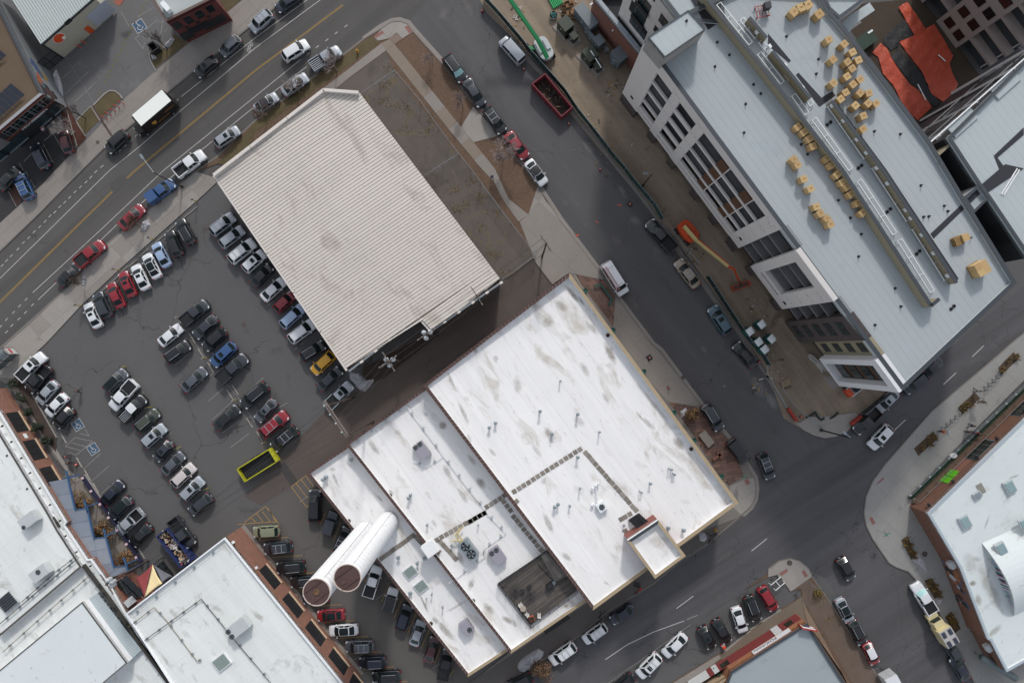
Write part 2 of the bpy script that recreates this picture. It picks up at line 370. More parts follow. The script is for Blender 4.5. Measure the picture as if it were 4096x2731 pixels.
# central block: raised verge with mulch, pavements, corner
blk, blkp = raised('verge', '10:990,365 1160,262 1250,205 1320,198 1390,225 1450,300 1720,600 2000,960 2240,1260 21:0,-170 235,140 430,440 520,560 200,800 0,960 11:2260,1000 1000,0 10:930,860 640,820 0,1290 01:2100,-140 2000,-60 01:1800,10 00:1990,1450 10:0,1110 520,720 850,475', .10, M_mulch)
sheet('grass_verge', '10:1060,338 1130,400 640,760 0,1215 00:2180,1568 2000,1500 10:0,1125 520,735 850,490', .112, M_grass)
sheet('vacant_lot', '10:1195,480 720,820 640,830 950,900 11:1500,0 2260,1000 21:0,950 215,795 0,505 11:2340,480 1975,0 10:1870,1450 1300,700', .113, M_weed)
swk = MB().prism(P('10:1150,405 850,640 640,800 620,820 730,820 880,700 1195,470'), .05, .118).build('pavement', M_kerb, kind='structure')
slabs(swk, P('10:1150,405 850,640 640,800 620,820 730,820 880,700 1195,470'), P('10:1150,405')[0], P('10:640,800')[0], 2.7, 2.4, .1, .135, M_conc)
s_ne = '10:1150,400 1225,360 1300,420 1880,1165 2160,1568 21:160,-90 -35,-330 -110,-250'
s_ne = '10:1150,405 1230,362 1330,480 1880,1165 21:-160,-20 -30,260 150,405 60,470 -100,240 11:2190,110 2050,-40 10:1770,1190 1195,470'
swk2 = MB().prism(P(s_ne), .05, .119).build('pavement', M_kerb, kind='structure')
slabs(swk2, P(s_ne), P('10:1195,470')[0], P('10:1770,1190')[0], 3.2, 2.5, .1, .138, [M_conc, M_conc, mat('pavement_concrete_tan', '7a6f64', .9, (.3, .1), (11, .1))])
# driveways and corner ramp
def paved(name, s, z, m, d0, d1, du, dv, kind='structure', mk=None, nm='slab', gap=.02, rag=0):
    o = MB().prism(P(s), 0, z-.02).build(name, mk or M_kerb, kind=kind); slabs(o, P(s), P(d0)[0], P(d1)[0], du, dv, z-.04, z, m, nm, gap, .002, rag); return o
paved('driveway', '10:1995,985 2245,1245 2000,1310 1885,1170', .142, M_conc2, '10:1885,1170', '10:1990,1310', 4, 4)
paved('driveway', '21:235,145 310,280 560,570 840,925 835,1000 560,945 525,935 370,1045 215,840 70,470 150,405', .140, [M_conc, M_conc, M_conc2], '21:70,470', '21:560,920', 5.2, 4.4)
paved('corner_ramp', '10:1155,272 1250,212 1320,205 1390,232 1440,300 1345,360 1290,305 1225,358 1120,380 1090,345', .146, M_conc2, '10:1220,350', '10:1310,205', 3.3, 3.0)
sheet('tactile_strip', '10:1090,335 1160,285 1180,310 1105,355', .152, M_redp); sheet('tactile_strip', '10:1365,255 1395,240 1440,295 1410,315', .152, M_redp)
sheet('pavement_patch', '10:1225,355 1300,305 1350,360 1275,412', .150, mat('patch_tan', '75655a', .9, (1, .1), (12, .1)))
# pavement east of the white roofed building, flagstones at its corners
pav_e, _ = raised('pavement', '21:525,935 560,945 835,1000 950,1155 1290,1590 22:1360,80 1730,580 1990,900 2160,1150 2225,1250 2238,1350 2228,1440 2190,1510 2100,1590 23:1800,285 1560,430 1300,650 880,905 540,1185 0,1530 13:2100,1720 1900,1620 2300,1300 22:1500,900 21:500,960', .11, M_kerb)
slabs(pav_e, P('21:560,950 950,1160 1290,1590 22:1730,575 1690,590 1430,550 1200,300 900,-40 21:620,1050'), P('21:950,1160')[0], P('21:1290,1590')[0], 2.6, 2.2, .1, .13, M_conc)
slabs(pav_e, P('22:2000,1330 2130,1260 2230,1250 2238,1350 2228,1440 2190,1510 2100,1585 2010,1500'), P('22:2000,1330')[0], P('22:2130,1550')[0], 2.6, 2.4, .1, .14, M_conc2)
slabs(pav_e, P('23:2170,10 1800,280 1560,425 1300,645 880,900 540,1180 0,1525 13:2100,1700 1900,1600 2351,1300 23:300,1100 690,830 1240,520 1790,150'), P('23:0,1400')[0], P('23:880,830')[0], 2.0, 2.0, .1, .13, mat('pavement_concrete_dark', '56514e', .9, (.3, .13), (11, .1)))
fl1 = sheet('flagstone_paving', '21:585,955 835,1005 950,1160 930,1440 640,1050', .118, mat('flag_joint', '40332e', .95), None)
slabs(fl1, P('21:585,955 835,1005 950,1160 930,1440 640,1050'), P('21:600,960')[0], P('21:930,1440')[0], 1.3, .62, .1, .145, M_flag, 'flagstone', .03, .003, 1)
fl2 = sheet('flagstone_paving', '22:1435,550 1690,600 1990,905 2130,1230 1990,1320 1900,1230 1600,760', .118, mat('flag_joint', '40332e'), None)
slabs(fl2, P('22:1435,550 1690,600 1990,905 2130,1230 1990,1320 1900,1230 1600,760'), P('22:1435,550')[0], P('22:1700,510')[0], 1.4, .5, .1, .145, M_flag, 'flagstone', .03, .003, 1)
sheet('tactile_strip', '22:2130,1270 2165,1255 2185,1300 2150,1315', .155, M_redp)
# west pavement beside the parking lot
WP = '01:1800,10 1960,60 1990,110 1880,215 1400,640 1100,905 750,1235 440,1568 02:355,80 130,335 170,420 530,1000 640,1180 740,1265 700,1300 620,1200 500,1050 80,395 -60,330 01:-60,1690 300,1370 590,1110 970,690 1340,390'
pw, _ = raised('pavement', WP, .10, M_kerb)
slabs(pw, P('01:1800,10 1960,60 1990,110 1880,215 1400,640 1100,905 750,1235 440,1568 300,1550 260,1420 590,1110 970,690 1340,390'), P('01:590,1110')[0], P('01:1340,390')[0], 2.6, 2.45, .09, .12, [M_conc, M_conc2, M_conc])
slabs(pw, P('01:260,1425 300,1550 440,1568 02:355,80 130,335 -60,330 01:-60,1700'), P('01:0,1690')[0], P('01:590,1130')[0], 3.4, 3.4, .09, .118, M_conc2)
slabs(pw, P('02:85,395 135,345 530,1000 640,1180 740,1265 700,1300 620,1200'), P('02:85,395')[0], P('02:620,1200')[0], 2.2, 2.2, .09, .118, M_conc2)
sheet('planting_bed', '02:165,310 230,370 520,880 520,1015 400,860 130,340', .135, mat('bed_mulch', '40352f', .98, (1, .3), (7, .4)))
strip('kerb', '02:165,300 235,365 525,880', .16, .09, M_conc2, h=.08)
strip('kerb', K_nwS, .16, 0, M_kerb, h=.13)
strip('kerb', K_ne, .16, 0, M_kerb, h=.155)
# construction corner with new concrete
paved('pavement', '32:250,750 330,815 420,860 520,885 620,870 730,820 835,695 800,650 660,670 520,690 370,690 300,735', .135, M_conc2, '32:300,800', '32:820,690', 3, 2.6)
strip('kerb', '22:2340,310 31:0,1568 32:0,300 165,590 245,735 330,800 420,850 520,872 620,858 730,808 840,700 1040,510 1200,390', .2, 0, M_conc2, h=.13)
sheet('concrete_pad', '32:490,310 700,340 600,450', .03, M_conc)
# plaza to the east, south pavement
plz = '32:2500,-200 2250,0 2080,150 1500,640 1070,1130 960,1280 900,1420 880,1568 33:880,0 900,120 960,240 1110,460 1180,500 1290,540 1360,620 1540,850 1700,1200 1900,1568 2100,1700 2351,1700 2351,1300 1400,0 32:1270,1430 2500,200'
pz, plzp = raised('plaza', plz, .11, M_kerb)
slabs(pz, plzp, P('32:1070,1130')[0], P('32:1500,640')[0], 3.4, 3.4, .1, .135, M_conc3)
strip('kerb', '32:2500,-200 2250,0 2080,150 1500,640 1070,1130 960,1280 900,1420 880,1568 33:900,120 960,240 1110,460 1180,500 1290,540 1360,620 1540,850 1700,1200 1900,1568', .18, 0, M_kerb, h=.15)
sheet('tactile_strip', '32:1055,1240 1060,1260 1000,1310 990,1305', .15, M_redp); sheet('tactile_strip', '33:925,50 950,35 985,95 955,110', .15, M_redp)
# south block corner
sb, _ = raised('pavement', '33:0,590 -100,640 23:2140,700 2351,560 33:0,520 100,445 200,420 290,445 370,510 400,580 600,870 960,1430 1040,1568 1100,1680 23:1200,1700 1450,1568 1900,1290 1960,1270 33:-150,1060 120,880 310,770 300,700 200,720 100,570', .11, M_mulch)
sheet('dirt', '33:370,600 600,880 960,1430 1050,1568 780,1568 300,780 330,740 280,670', .118, mat('pale_dirt', '5f5249', .98, (.4, .2), (8, .25), stain=(.5, .6, '4f4227', .6)))
paved('pavement', '33:0,590 95,565 205,722 400,585 370,515 290,450 200,425 100,450 0,525', .14, M_conc2, '33:60,570', '33:300,450', 3, 2.8)
sheet('tactile_strip', '33:100,555 170,510 180,535 120,580', .15, M_redp); sheet('tactile_strip', '33:305,540 330,522 365,580 335,592', .15, M_redp)
paved('pavement', '23:1880,1310 1960,1280 1920,1330 1540,1620 1380,1620', .14, M_conc, '23:1450,1568', '23:1880,1310', 2.4, 2.2)
strip('kerb', '33:0,520 100,445 200,420 290,445 370,510 400,580 600,870 960,1430 1040,1568 1100,1680', .18, 0, M_kerb, h=.14)
strip('kerb', '33:-160,1080 120,895', .5, 0, M_conc2, h=.15); strip('kerb', '23:1960,1270 2300,1010', .5, 0, M_conc2, h=.15)
# alley court behind the lower-left buildings, lower lot surface
sheet('parking_lot', 'o:555,1205 700,1095 800,1190 1010,1400 1120,1600 800,1640 560,1225', .012, mat('lower_lot_asphalt', '53504d', .9, (.15, .12), (12, .12), streak=(R(-55), .02, .3, .15), crack=(.06, .002, '302c2b', .45)))
sheet('asphalt_patch', '12:205,1150 265,1105 385,1275 320,1325', .016, mat('patch_dark', '3c3838', .9, (1, .1), (14, .1)))
sheet('asphalt_patch', '01:1000,130 1120,30 1180,105 1050,215', .014, mat('patch_grey', '484644', .9, (1, .1), (14, .1)))
# ---------------------------------------------------------------- markings
def line(parent, s, w=.11, z=.02, m=None, name='lane_marking'):
    pts = P(s, 0)
    for a, b in zip(pts[:-1], pts[1:]):
        a, b = Vector(a), Vector(b); d = (b-a).normalized(); e = Vector((-d.y, d.x))*w/2
        MB().add([(*(a-e), z), (*(b-e), z), (*(b+e), z), (*(a+e), z)], [[0, 1, 2, 3]]).build(name, m or M_white, parent)
def dashes(parent, t, s, d, w=.11, z=.02, m=None):
    for q in s.split():
        x, y = map(float, q.split(',')); line(parent, '%s:%g,%g %g,%g' % (t, x-d[0]/2, y-d[1]/2, x+d[0]/2, y+d[1]/2), w, z, m)
for o in (-5, 5):
    a = o*.65; b = o*.75
    line(road_nw, '01:%g,%g %g,%g' % (-40+a, 1245+b, 1033+a, 190+b), .085, .016, M_yel)
    line(road_nw, '01:%g,%g 00:%g,%g 10:%g,%g %g,%g' % (1165+a, 72+b, 1240+a, 1570+b, 0+a, 645+b, 800+a, 48+b), .085, .016, M_yel)
line(road_nw, '01:-40,1028 1005,0 00:1300,1332 1640,1035 10:0,438 10:620,-20', .1, .016)
line(road_nw, '00:1665,890 10:0,345 500,-20', .1, .016)
dashes(road_nw, '01', '20,870 60,825 105,780 165,720 215,660 265,615 315,560 365,515 415,465 460,415 505,380 550,330 595,290 640,245 690,195 740,150 790,105 835,60 880,10 240,1180 180,1240 125,1300 60,1365 5,1430 300,1230 235,1300 175,1360 110,1420 60,1480', (24, -24), .11, .016)
dashes(road_nw, '00', '937,1530 1097,1388 1150,1340 1203,1295 1255,1243 1630,920', (26, -22), .11, .016)
line(road_nw, '01:300,1120 950,520 1500,0 00:2351,882 10:410,550', .1, .016)
line(road_nw, '01:350,1185 1085,485 1620,20 00:1860,1372 10:-80,1035 150,855 465,615', .1, .016)
dashes(road_nw, '10', '478,497 563,432 651,369 738,305 826,242', (28, -20), .12, .016)
line(road_se, '32:1980,38 1875,140', .13, .02); line(road_se, '32:1727,285 1612,392', .13, .02); line(road_se, '32:1262,718 1155,818', .13, .02)
line(road_se, '23:2342,238 2200,352', .13, .02); line(road_se, '23:1665,765 1510,880', .13, .02)
line(road_se, '23:1580,993 1300,1095 1060,1210 858,1347', .12, .02); line(road_se, '23:1705,940 1605,982', .12, .02, M_whitef)
line(road_se, '23:1640,1028 880,1568', .08, .02, M_whitef)
# stall lines of the big lot
for s in ('02:1240,340 1180,395', '02:1320,460 1255,525', '02:1487,712 1450,748', '02:1572,836 1530,878', '02:1658,960 1620,1000', '02:1745,1088 1700,1130', '02:1833,1213 1795,1250', '02:1140,235 1125,260',
          '02:1760,90 1610,215', '02:2200,120 2040,330', '02:1970,280 1910,330', '02:2050,430 1910,550', '02:2165,520 1950,718', '02:2210,720 2040,840', '02:2290,840 2120,970', '02:380,610 440,560', '02:455,730 520,670', '02:530,840 700,695',
          '02:925,1025 760,1175', '02:1000,1142 830,1290', '02:1085,1262 925,1400', '02:1165,1385 1110,1430', '02:1245,1505 1215,1530', '11:20,1120 80,1075', '11:105,1240 150,1200', '12:350,75 440,10', '12:570,310 640,270', '12:720,345 815,280', '12:0,390 70,330', '12:180,620 290,560', '12:380,55 450,-5'):
    line(ground, s, .09, .012, M_whitef, 'stall_line')
line(ground, '02:1780,0 1925,180 2085,390 2200,530 2260,620 2351,760', .06, .012, M_whitef, 'stall_line')
for a, b in (('600,960', '850,915'),):
    for s in ('600,960 690,880', '600,960 740,1000', '650,925 790,965', '635,1020 700,1040', '690,880 850,915', '730,840 820,865', '780,800 820,865', '700,1040 850,915'):
        line(ground, '02:'+s, .09, .012, M_whitef, 'stall_line')
for s in ('12:465,1225 325,1330 470,1525 530,1400', '12:370,1300 500,1470', '12:415,1265 520,1400', '12:460,1235 530,1330'): line(ground, s, .1, .02, M_yelf, 'stall_line')
for s in ('12:90,1510 -110,1660', '12:90,1510 210,1670', '13:0,95 190,85', '13:-170,110 0,95', '13:0,0 75,95', '13:60,-10 135,90', '13:110,-40 185,85', '13:-60,40 10,95'): line(ground, s, .1, .02, M_yelf, 'stall_line')
for s in ('20,260 295,225', '140,412 425,393', '400,565 540,547', '375,715 520,700', '490,862 785,842', '600,1010 905,990', '730,1155 1025,1135', '850,1297 1145,1275', '975,1440 1265,1415', '1320,1552 1390,1548',
          '640,0 590,110', '780,90 710,265', '1225,640 1155,820', '1345,790 1270,965', '1470,930 1395,1105', '1590,1075 1515,1250', '1700,1230 1635,1390', '1820,1440 1760,1530', '1010,640 990,600'):
    line(ground, '13:'+s, .09, .02, M_yelf, 'stall_line')
for s in ('1185,740 1100,795', '1350,1090 1460,1010', '1590,1270 1530,1310', '1700,1380 1625,1425', '900,1350 990,1290'): line(ground, '13:'+s, .09, .02, M_whitef, 'stall_line')
line(ground, '12:400,1470 510,1395', .09, .022, M_whitef, 'stall_line')
# upper-left yard markings
for s in ('00:575,725 660,650', '00:605,868 815,660', '00:690,940 880,765', '00:1115,110 1190,250'): line(nwp, s, .09, .112, M_whitef, 'stall_line')
line(nwp, '00:610,530 860,940', .05, .112, mat('joint_white', '77777a'), 'stall_line'); line(nwp, '00:660,630 750,560', .08, .112, M_whitef, 'stall_line')
for s in ('00:1245,355 1320,455 1330,395', '00:1245,355 1285,330', '00:1370,385 1385,290', '00:1345,275 1440,195 1425,215', '00:1480,325 1500,190', '00:1510,300 1535,275', '00:1270,160 1410,75'): line(nwp, s, .09, .112, M_whitef, 'stall_line')
dashes(nwp, '00', '1345,32 1318,78 1295,125 1242,220 1215,270 1190,318 1165,368 1140,412 1115,465 1090,512 1065,560 1040,610 1015,660 990,710 968,758 920,860', (14, -8), .42, .112, mat('faded_yellow', '66603f', .9))
for s in ('00:400,1320 495,1500', '00:500,1240 590,1400', '00:600,1200 715,1350', '00:225,1485 290,1420', '00:410,1300 475,1240', '00:180,1500 220,1568', '01:240,10 330,165', '01:75,180 240,10', '01:75,180 155,330'): line(nwp, s, .09, .118, M_whitef, 'stall_line')
sheet('paint_square', '01:75,180 165,95 235,245 155,330', .112, mat('brown_paint', '3f2b24', .9, (1, .2)), nwp)
# access signs painted on the ground
def isa(parent, t, x, y, s, ang, z, bg=True):
    c = W(t, x, y, 0); co, si = math.cos(ang), math.sin(ang)
    f = lambda px, py: (c.x+s*(co*px-si*py), c.y+s*(si*px+co*py))
    if bg:
        MB().sheet([f(*p) for p in ((-.8, -.8), (.8, -.8), (.8, .8), (-.8, .8))], z).build('access_sign', M_white, parent)
        MB().sheet([f(*p) for p in ((-.72, -.72), (.72, -.72), (.72, .72), (-.72, .72))], z+.003).build('access_sign', M_blue, parent)
    b = MB()
    def bar(p, q, w=.1):
        p, q = Vector(p), Vector(q); d = (q-p).normalized(); e = Vector((-d.y, d.x))*w/2
        b.add([(*f(*v), z+.006) for v in (p-e, q-e, q+e, p+e)], [[0, 1, 2, 3]])
    ar = [(.34*math.cos(a)-.05, .34*math.sin(a)-.2) for a in [R(x) for x in range(140, 391, 25)]]
    for p, q in zip(ar[:-1], ar[1:]): bar(p, q)
    bar((-.12, .45), (-.05, -.05), .12); bar((-.06, -.02), (.24, -.05)); bar((.24, -.05), (.36, -.42)); bar((-.1, .2), (.16, .18), .08)
    b.lathe((*f(-.14, .6), z+.004), [(.1*s, 0), (.1*s, .002)], 8)
    b.build('access_symbol', M_white, parent)
isa(ground, '02', 715, 765, 1.02, R(33), .012); isa(ground, '02', 855, 985, 1.02, R(33), .012)
isa(nwp, '00', 1285, 245, 1.15, R(33), .112)
# bicycle symbol on the street
b = MB(); c = W('00', 2305, 432, 0)
def ring(b, cx, cy, r, w, z, n=10, sx=1):
    for i in range(n):
        a, e = 2*math.pi*i/n, 2*math.pi*(i+1)/n
        b.add([(cx+rr*math.cos(t)*sx, cy+rr*math.sin(t), z) for t, rr in ((a, r-w), (a, r), (e, r), (e, r-w))], [[0, 1, 2, 3]])
ring(b, c.x-.32, c.y-.55, .3, .09, .018); ring(b, c.x+.05, c.y+.35, .3, .09, .018)
for p, q in (((-.32, -.55), (-.5, .1)), ((-.5, .1), (.05, .35)), ((-.5, .1), (-.1, -.25)), ((-.1, -.25), (.05, .35)), ((-.7, -.35), (-.45, -.4))):
    p = Vector(p); q = Vector(q); d = (q-p).normalized(); e = Vector((-d.y, d.x))*.045
    b.add([(c.x+v.x, c.y+v.y, .018) for v in (p-e, q-e, q+e, p+e)], [[0, 1, 2, 3]])
b.build('bicycle_symbol', M_white, road_nw)
# orange survey paint on the east street
for s in ('21:965,315 1005,310 985,330', '21:765,455 790,480 795,470', '21:575,595 620,585 590,610', '21:580,590 600,612'): line(road_ne, s, .12, .02, mat('survey_orange', 'b0543c', .8), 'survey_mark')
# snow heaps
def heap(s, h, m, label, z=.1, cat='snow', n=26, name='snow_heap'):
    poly = ccw(P(s)); b = MB(); c = (sum(p[0] for p in poly)/len(poly), sum(p[1] for p in poly)/len(poly)); pts = []
    for i in range(len(poly)):
        for k in range(3): pts.append(l2(poly[i], poly[(i+1) % len(poly)], k/3))
    N = len(pts); rings = [(1, 0), (.82, .55), (.55, .85), (.28, 1)]
    vs = []
    for r, hh in rings:
        for p in pts:
            j = random.uniform(.88, 1.08) if r < 1 else random.uniform(.92, 1.05); q = l2(c, p, r*j); vs.append((*q, z+h*hh*random.uniform(.6, 1.2) if r < 1 else z-.03))
    vs.append((*c, z+h)); fs = [[k*N+i, k*N+(i+1) % N, (k+1)*N+(i+1) % N, (k+1)*N+i] for k in range(3) for i in range(N)]+[[3*N+i, 3*N+(i+1) % N, 4*N] for i in range(N)]
    return b.add(vs, fs).build(name, m, label=label, cat=cat)
heap('00:520,630 550,700 580,800 585,900 540,850 500,760 490,690', .5, M_snow, 'grey snow heap along the wall with the bird mural', .1)
heap('00:1490,440 1590,340 1610,370 1570,430 1520,465', .35, M_snow, 'dirty snow patch on dead grass by the red brick house', .14)
heap('00:1385,500 1440,520 1445,545 1400,555', .3, M_snow, 'small snow patch beside the green waste container', .14)
heap('01:1310,470 1370,445 1390,500 1340,560 1290,555', .45, M_snow, 'bright snow heap on the pavement beside the parked red sedan', .12)
heap('01:730,990 790,950 800,1010 780,1060 740,1030', .35, M_snow, 'snow heap at the street tree beside the black sedan', .12)
heap('12:850,280 940,290 1020,360 1090,340 1060,410 1000,460 940,440 860,350', .6, M_snow, 'grey snow bank at the corner of the ribbed metal roof', .01)
heap('23:40,1400 110,1320 240,1240 300,1270 280,1330 200,1380 160,1440 90,1470', .6, M_snow, 'snow bank around the orange shrub on the south pavement', .13)
heap('22:1540,640 1600,600 1620,650 1590,690 1550,700', .35, M_snow, 'snow patch beside the golden shrub on flagstones', .14)
heap('23:1715,190 1760,175 1800,230 1760,270 1715,255', .25, M_snow, 'snow patch at the bare sapling below the white parapet', .13)
heap('33:1310,430 1380,370 1440,460 1470,540 1440,570 1400,500', .3, M_snow, 'snow strip between planter beds along the graffiti wall', .13)
heap('33:1540,790 1590,770 1600,800 1560,860', .25, M_snow, 'snow patch at the end of the planter by the white truck', .13)
# ---------------------------------------------------------------- buildings: helpers
M_memE = mat('white_membrane_east', 'c3caca', .75, (.15, .08), (9, .06), stain=[(.3, .58, '8d8a80', .55, R(45), 2.0), (.9, .66, '55504a', .6)], blobs=roof_blobs('33 1880 650 30 40 0 1.2;33 1860 470 70 120 -70 .5;33 1930 800 35 70 -80 .8;33 2040 700 60 280 -64 .7;33 2090 1080 35 90 40 .8;33 1900 430 30 60 0 .6;32 2260 1240 12 60 20 .7;33 2010 90 15 90 70 .7', 4.7))
BLA = roof_blobs('22 50 390 45 95 -85 .6;22 670 260 35 90 -58 .7;22 860 515 25 65 -60 .7;22 905 110 45 120 -65 1.1;22 1540 940 45 85 -50 1.1;22 345 860 35 95 -62 .8;22 620 730 40 70 -50 .5;22 230 1000 30 85 -55 .45;22 1250 750 28 95 -45 .7;22 1290 560 26 300 -50 .55;22 1180 690 15 80 -52 .8;21 330 1390 55 60 0 .75;21 450 1240 40 85 -45 .8;21 555 1130 32 120 -50 1.1;21 640 1200 14 60 -60 1;21 740 1450 30 90 -45 .7;21 210 1245 60 25 20 .5;12 1800 370 18 100 -65 .8;12 1900 640 22 130 -65 .8;12 2015 85 35 30 0 .9;12 2200 160 40 30 0 .6;12 2170 1010 22 55 -50 .7;12 1960 900 25 60 -80 .5;23 330 90 30 120 -65 .8;23 500 400 30 65 -40 .8;23 860 640 20 35 -40 .6;22 1650 1080 30 110 -65 .5;22 290 1280 35 40 90 .6', 7.4)
BLB = roof_blobs('12 1720 770 42 45 -40 1.1;12 2070 1300 42 65 -60 1.1;12 1080 970 32 100 -55 .8;12 1760 1200 32 95 -60 .8;12 1900 1420 26 95 -60 .7;12 1980 1080 26 80 -55 .8;12 1300 840 30 40 0 .4;12 1560 670 25 25 0 .5;13 1975 660 32 65 -110 .9;13 2140 880 32 80 -50 .9;13 2310 985 35 80 -35 1;13 1880 430 30 80 -70 .8;13 1640 100 20 50 -60 .6;23 20 1020 25 50 -60 .8;23 500 860 25 25 0 .8;12 1240 1380 18 40 -50 .8', 5.5)
BLC = roof_blobs('13 1740 1080 35 160 -50 .9;13 1545 840 14 110 -65 1;13 1650 990 30 50 -50 .9;12 730 1270 18 90 -65 .8;12 700 1170 25 40 0 .7;13 1660 640 40 40 0 .5;13 1840 860 18 120 30 .6;12 1140 1440 14 50 -50 .8;13 1640 1230 30 60 -40 .5', 4.3)
MEM = lambda nm, bl: mat(nm, 'dbdad9', .75, (.12, .06), (9, .05), stain=[(.14, .54, 'a79f92', .6, R(-55), 2.2), (.5, .60, '8a8072', .5, R(-55), 5.0), (.9, .68, '5e5548', .6, R(-55), 2.0)], streak=(R(-55), .03, .8, .10), wave=(R(-54), 3.0, .16, .02), blobs=bl)
M_mem, M_memB, M_memC = MEM('white_membrane', BLA), MEM('white_membrane_mid', BLB), MEM('white_membrane_low', BLC)
M_mem2 = mat('white_membrane_west', 'cfd2d0', .75, (.12, .07), (9, .06), stain=[(.2, .56, '8f8b80', .6, R(-52), 2.0), (.9, .65, '5e5a52', .6)], streak=(R(-50), .03, .8, .12), wave=(R(38), 3.0, .12, .02))
M_par = mat('parapet_white', 'd6d7d8', .8, (.5, .06), (9, .05))
M_grey = mat('grey_cap_sheet', '9aa1a4', .9, (.12, .06), (12, .07), stain=(.2, .60, '8b949c', .4), wave=(R(-53.4), .95, .22, .05))
M_greyb = mat('grey_cap_sheet_pale', 'a1a9ab', .9, (.12, .06), (12, .07), wave=(R(-53.4), .95, .2, .05))
M_cope = mat('dark_coping', '3b4046', .6, (1, .1), metal=.2)
M_capst = mat('black_cap_strip', '2b2c31', .9, (.6, .15), (10, .12))
M_stucco = mat('white_stucco', 'bdb9b6', .9, (.3, .05), (14, .06))
M_beigep = mat('beige_panel', '857d68', .85, (.5, .08), (12, .06))
M_core = mat('dark_core_wall', '3a3c40', .8, (1, .1))
M_slab = mat('balcony_concrete', '6f6e70', .9, (.8, .15), (10, .12))
M_glass = mat('window_glass', '141a1c', .08, spec=.8)
M_glass2 = mat('window_glass_green', '233033', .1, spec=.8)
M_frame = mat('window_frame_dark', '24262a', .5)
M_wood = mat('wood_panel', '4f3625', .7, (1.5, .2), streak=(R(-53), .5, 9, .2))
M_bdark = mat('dark_brown_brick', '433a39', .9, (1, .15), brick=(R(-53), .4, .18, '5a5350'))
M_bred = mat('red_brick', '7b5546', .9, (1, .12), brick=(R(-53), .5, .22, '8a7468'))
M_bred2 = mat('old_brick', '6a4337', .9, (1, .12), brick=(R(-53), .45, .2, '7d675c'))
M_brown = mat('brown_clay_coping', '4b3631', .75, (1.5, .25), (8, .2))
M_tan = mat('tan_coping', '9b8a70', .8, (1, .12), (10, .08))
M_galv = mat('galvanised_steel', '8d979c', .45, (2, .1), metal=.5)
M_acg = mat('unit_grey', '8a8791', .7, (1.5, .06))
M_acw = mat('unit_white', 'a9aeb0', .7, (1.5, .08))
M_black = mat('black_matt', '16171a', .7)
M_white_m = mat('white_metal', 'd4d8da', .5)
M_rust = mat('rusty_brown', '4b3733', .85, (1.2, .25), (7, .2), stain=(.7, .6, '6a5147', .5))
M_deck = [mat('deck_%d' % i, c, .85, (1.5, .2), (9, .2)) for i, c in enumerate(('4c4744', '544e4a', '46413f', '5a544f'))]
M_paver = [mat('paver_%d' % i, c, .9, (2, .12), (14, .12)) for i, c in enumerate(('7d766d', '868078', '746d65'))]
M_card = [mat('cardboard_%d' % i, c, .85, (2, .08), (9, .06)) for i, c in enumerate(('a98d63', 'a3875d', 'b09568'))]

def ring(poly, w):
    return ccw(poly), inset(ccw(poly), w)
def block(par, poly, zr, zp, wallm, roofm, parm, cop, w=.35, tile=None, skip=(), z0=-.05, roofz=None, copname='coping', over=.06, roofname='roof'):
    """storey block: wall, roof sheet, parapet along each edge with its coping (tile = length of the pieces); poly counter-clockwise"""
    poly = list(poly)
    if area(poly) < 0: poly = poly[::-1]
    inn = inset(poly, w); outc = inset(poly, -over); inc = inset(poly, w+over); n = len(poly)
    wl = MB(); p = poly
    wl.add([(x, y, z0) for x, y in p]+[(x, y, zr if roofz is None else min(zr, zr)) for x, y in p], [[i, (i+1) % n, n+(i+1) % n, n+i] for i in range(n)])
    wl.build('wall', wallm, par)
    rz = roofz or (lambda x, y: zr)
    MB().add([(x, y, rz(x, y)) for x, y in inset(poly, .02)], [list(range(n))]).build(roofname, roofm, par)
    for i in range(n):
        if i in skip: continue
        j = (i+1) % n; pw = MB().hexa([(*poly[i], zr-.5), (*poly[j], zr-.5), (*inn[j], zr-.5), (*inn[i], zr-.5), (*poly[i], zp-.06), (*poly[j], zp-.06), (*inn[j], zp-.06), (*inn[i], zp-.06)])
        pw.build('parapet', parm if not isinstance(parm, list) else parm[i], par)
        cm = cop[i] if isinstance(cop, list) else cop
        L = math.dist(poly[i], poly[j]); k = max(1, int(L/tile[i] if isinstance(tile, list) else L/tile)) if tile and (not isinstance(tile, list) or tile[i]) else 1
        g = .02/L
        for q in range(k):
            a, b = q/k+(g if k > 1 else 0), (q+1)/k-(g if k > 1 else 0)
            o0, o1, i0, i1 = l2(outc[i], outc[j], a), l2(outc[i], outc[j], b), l2(inc[i], inc[j], a), l2(inc[i], inc[j], b)
            zt = zp+random.uniform(0, .012) if k > 1 else zp
            MB().hexa([(*o0, zp-.08), (*o1, zp-.08), (*i1, zp-.08), (*i0, zp-.08), (*o0, zt), (*o1, zt), (*i1, zt), (*i0, zt)]).build(copname, cm, par)
def cen(poly): return (sum(p[0] for p in poly)/len(poly), sum(p[1] for p in poly)/len(poly), 0)

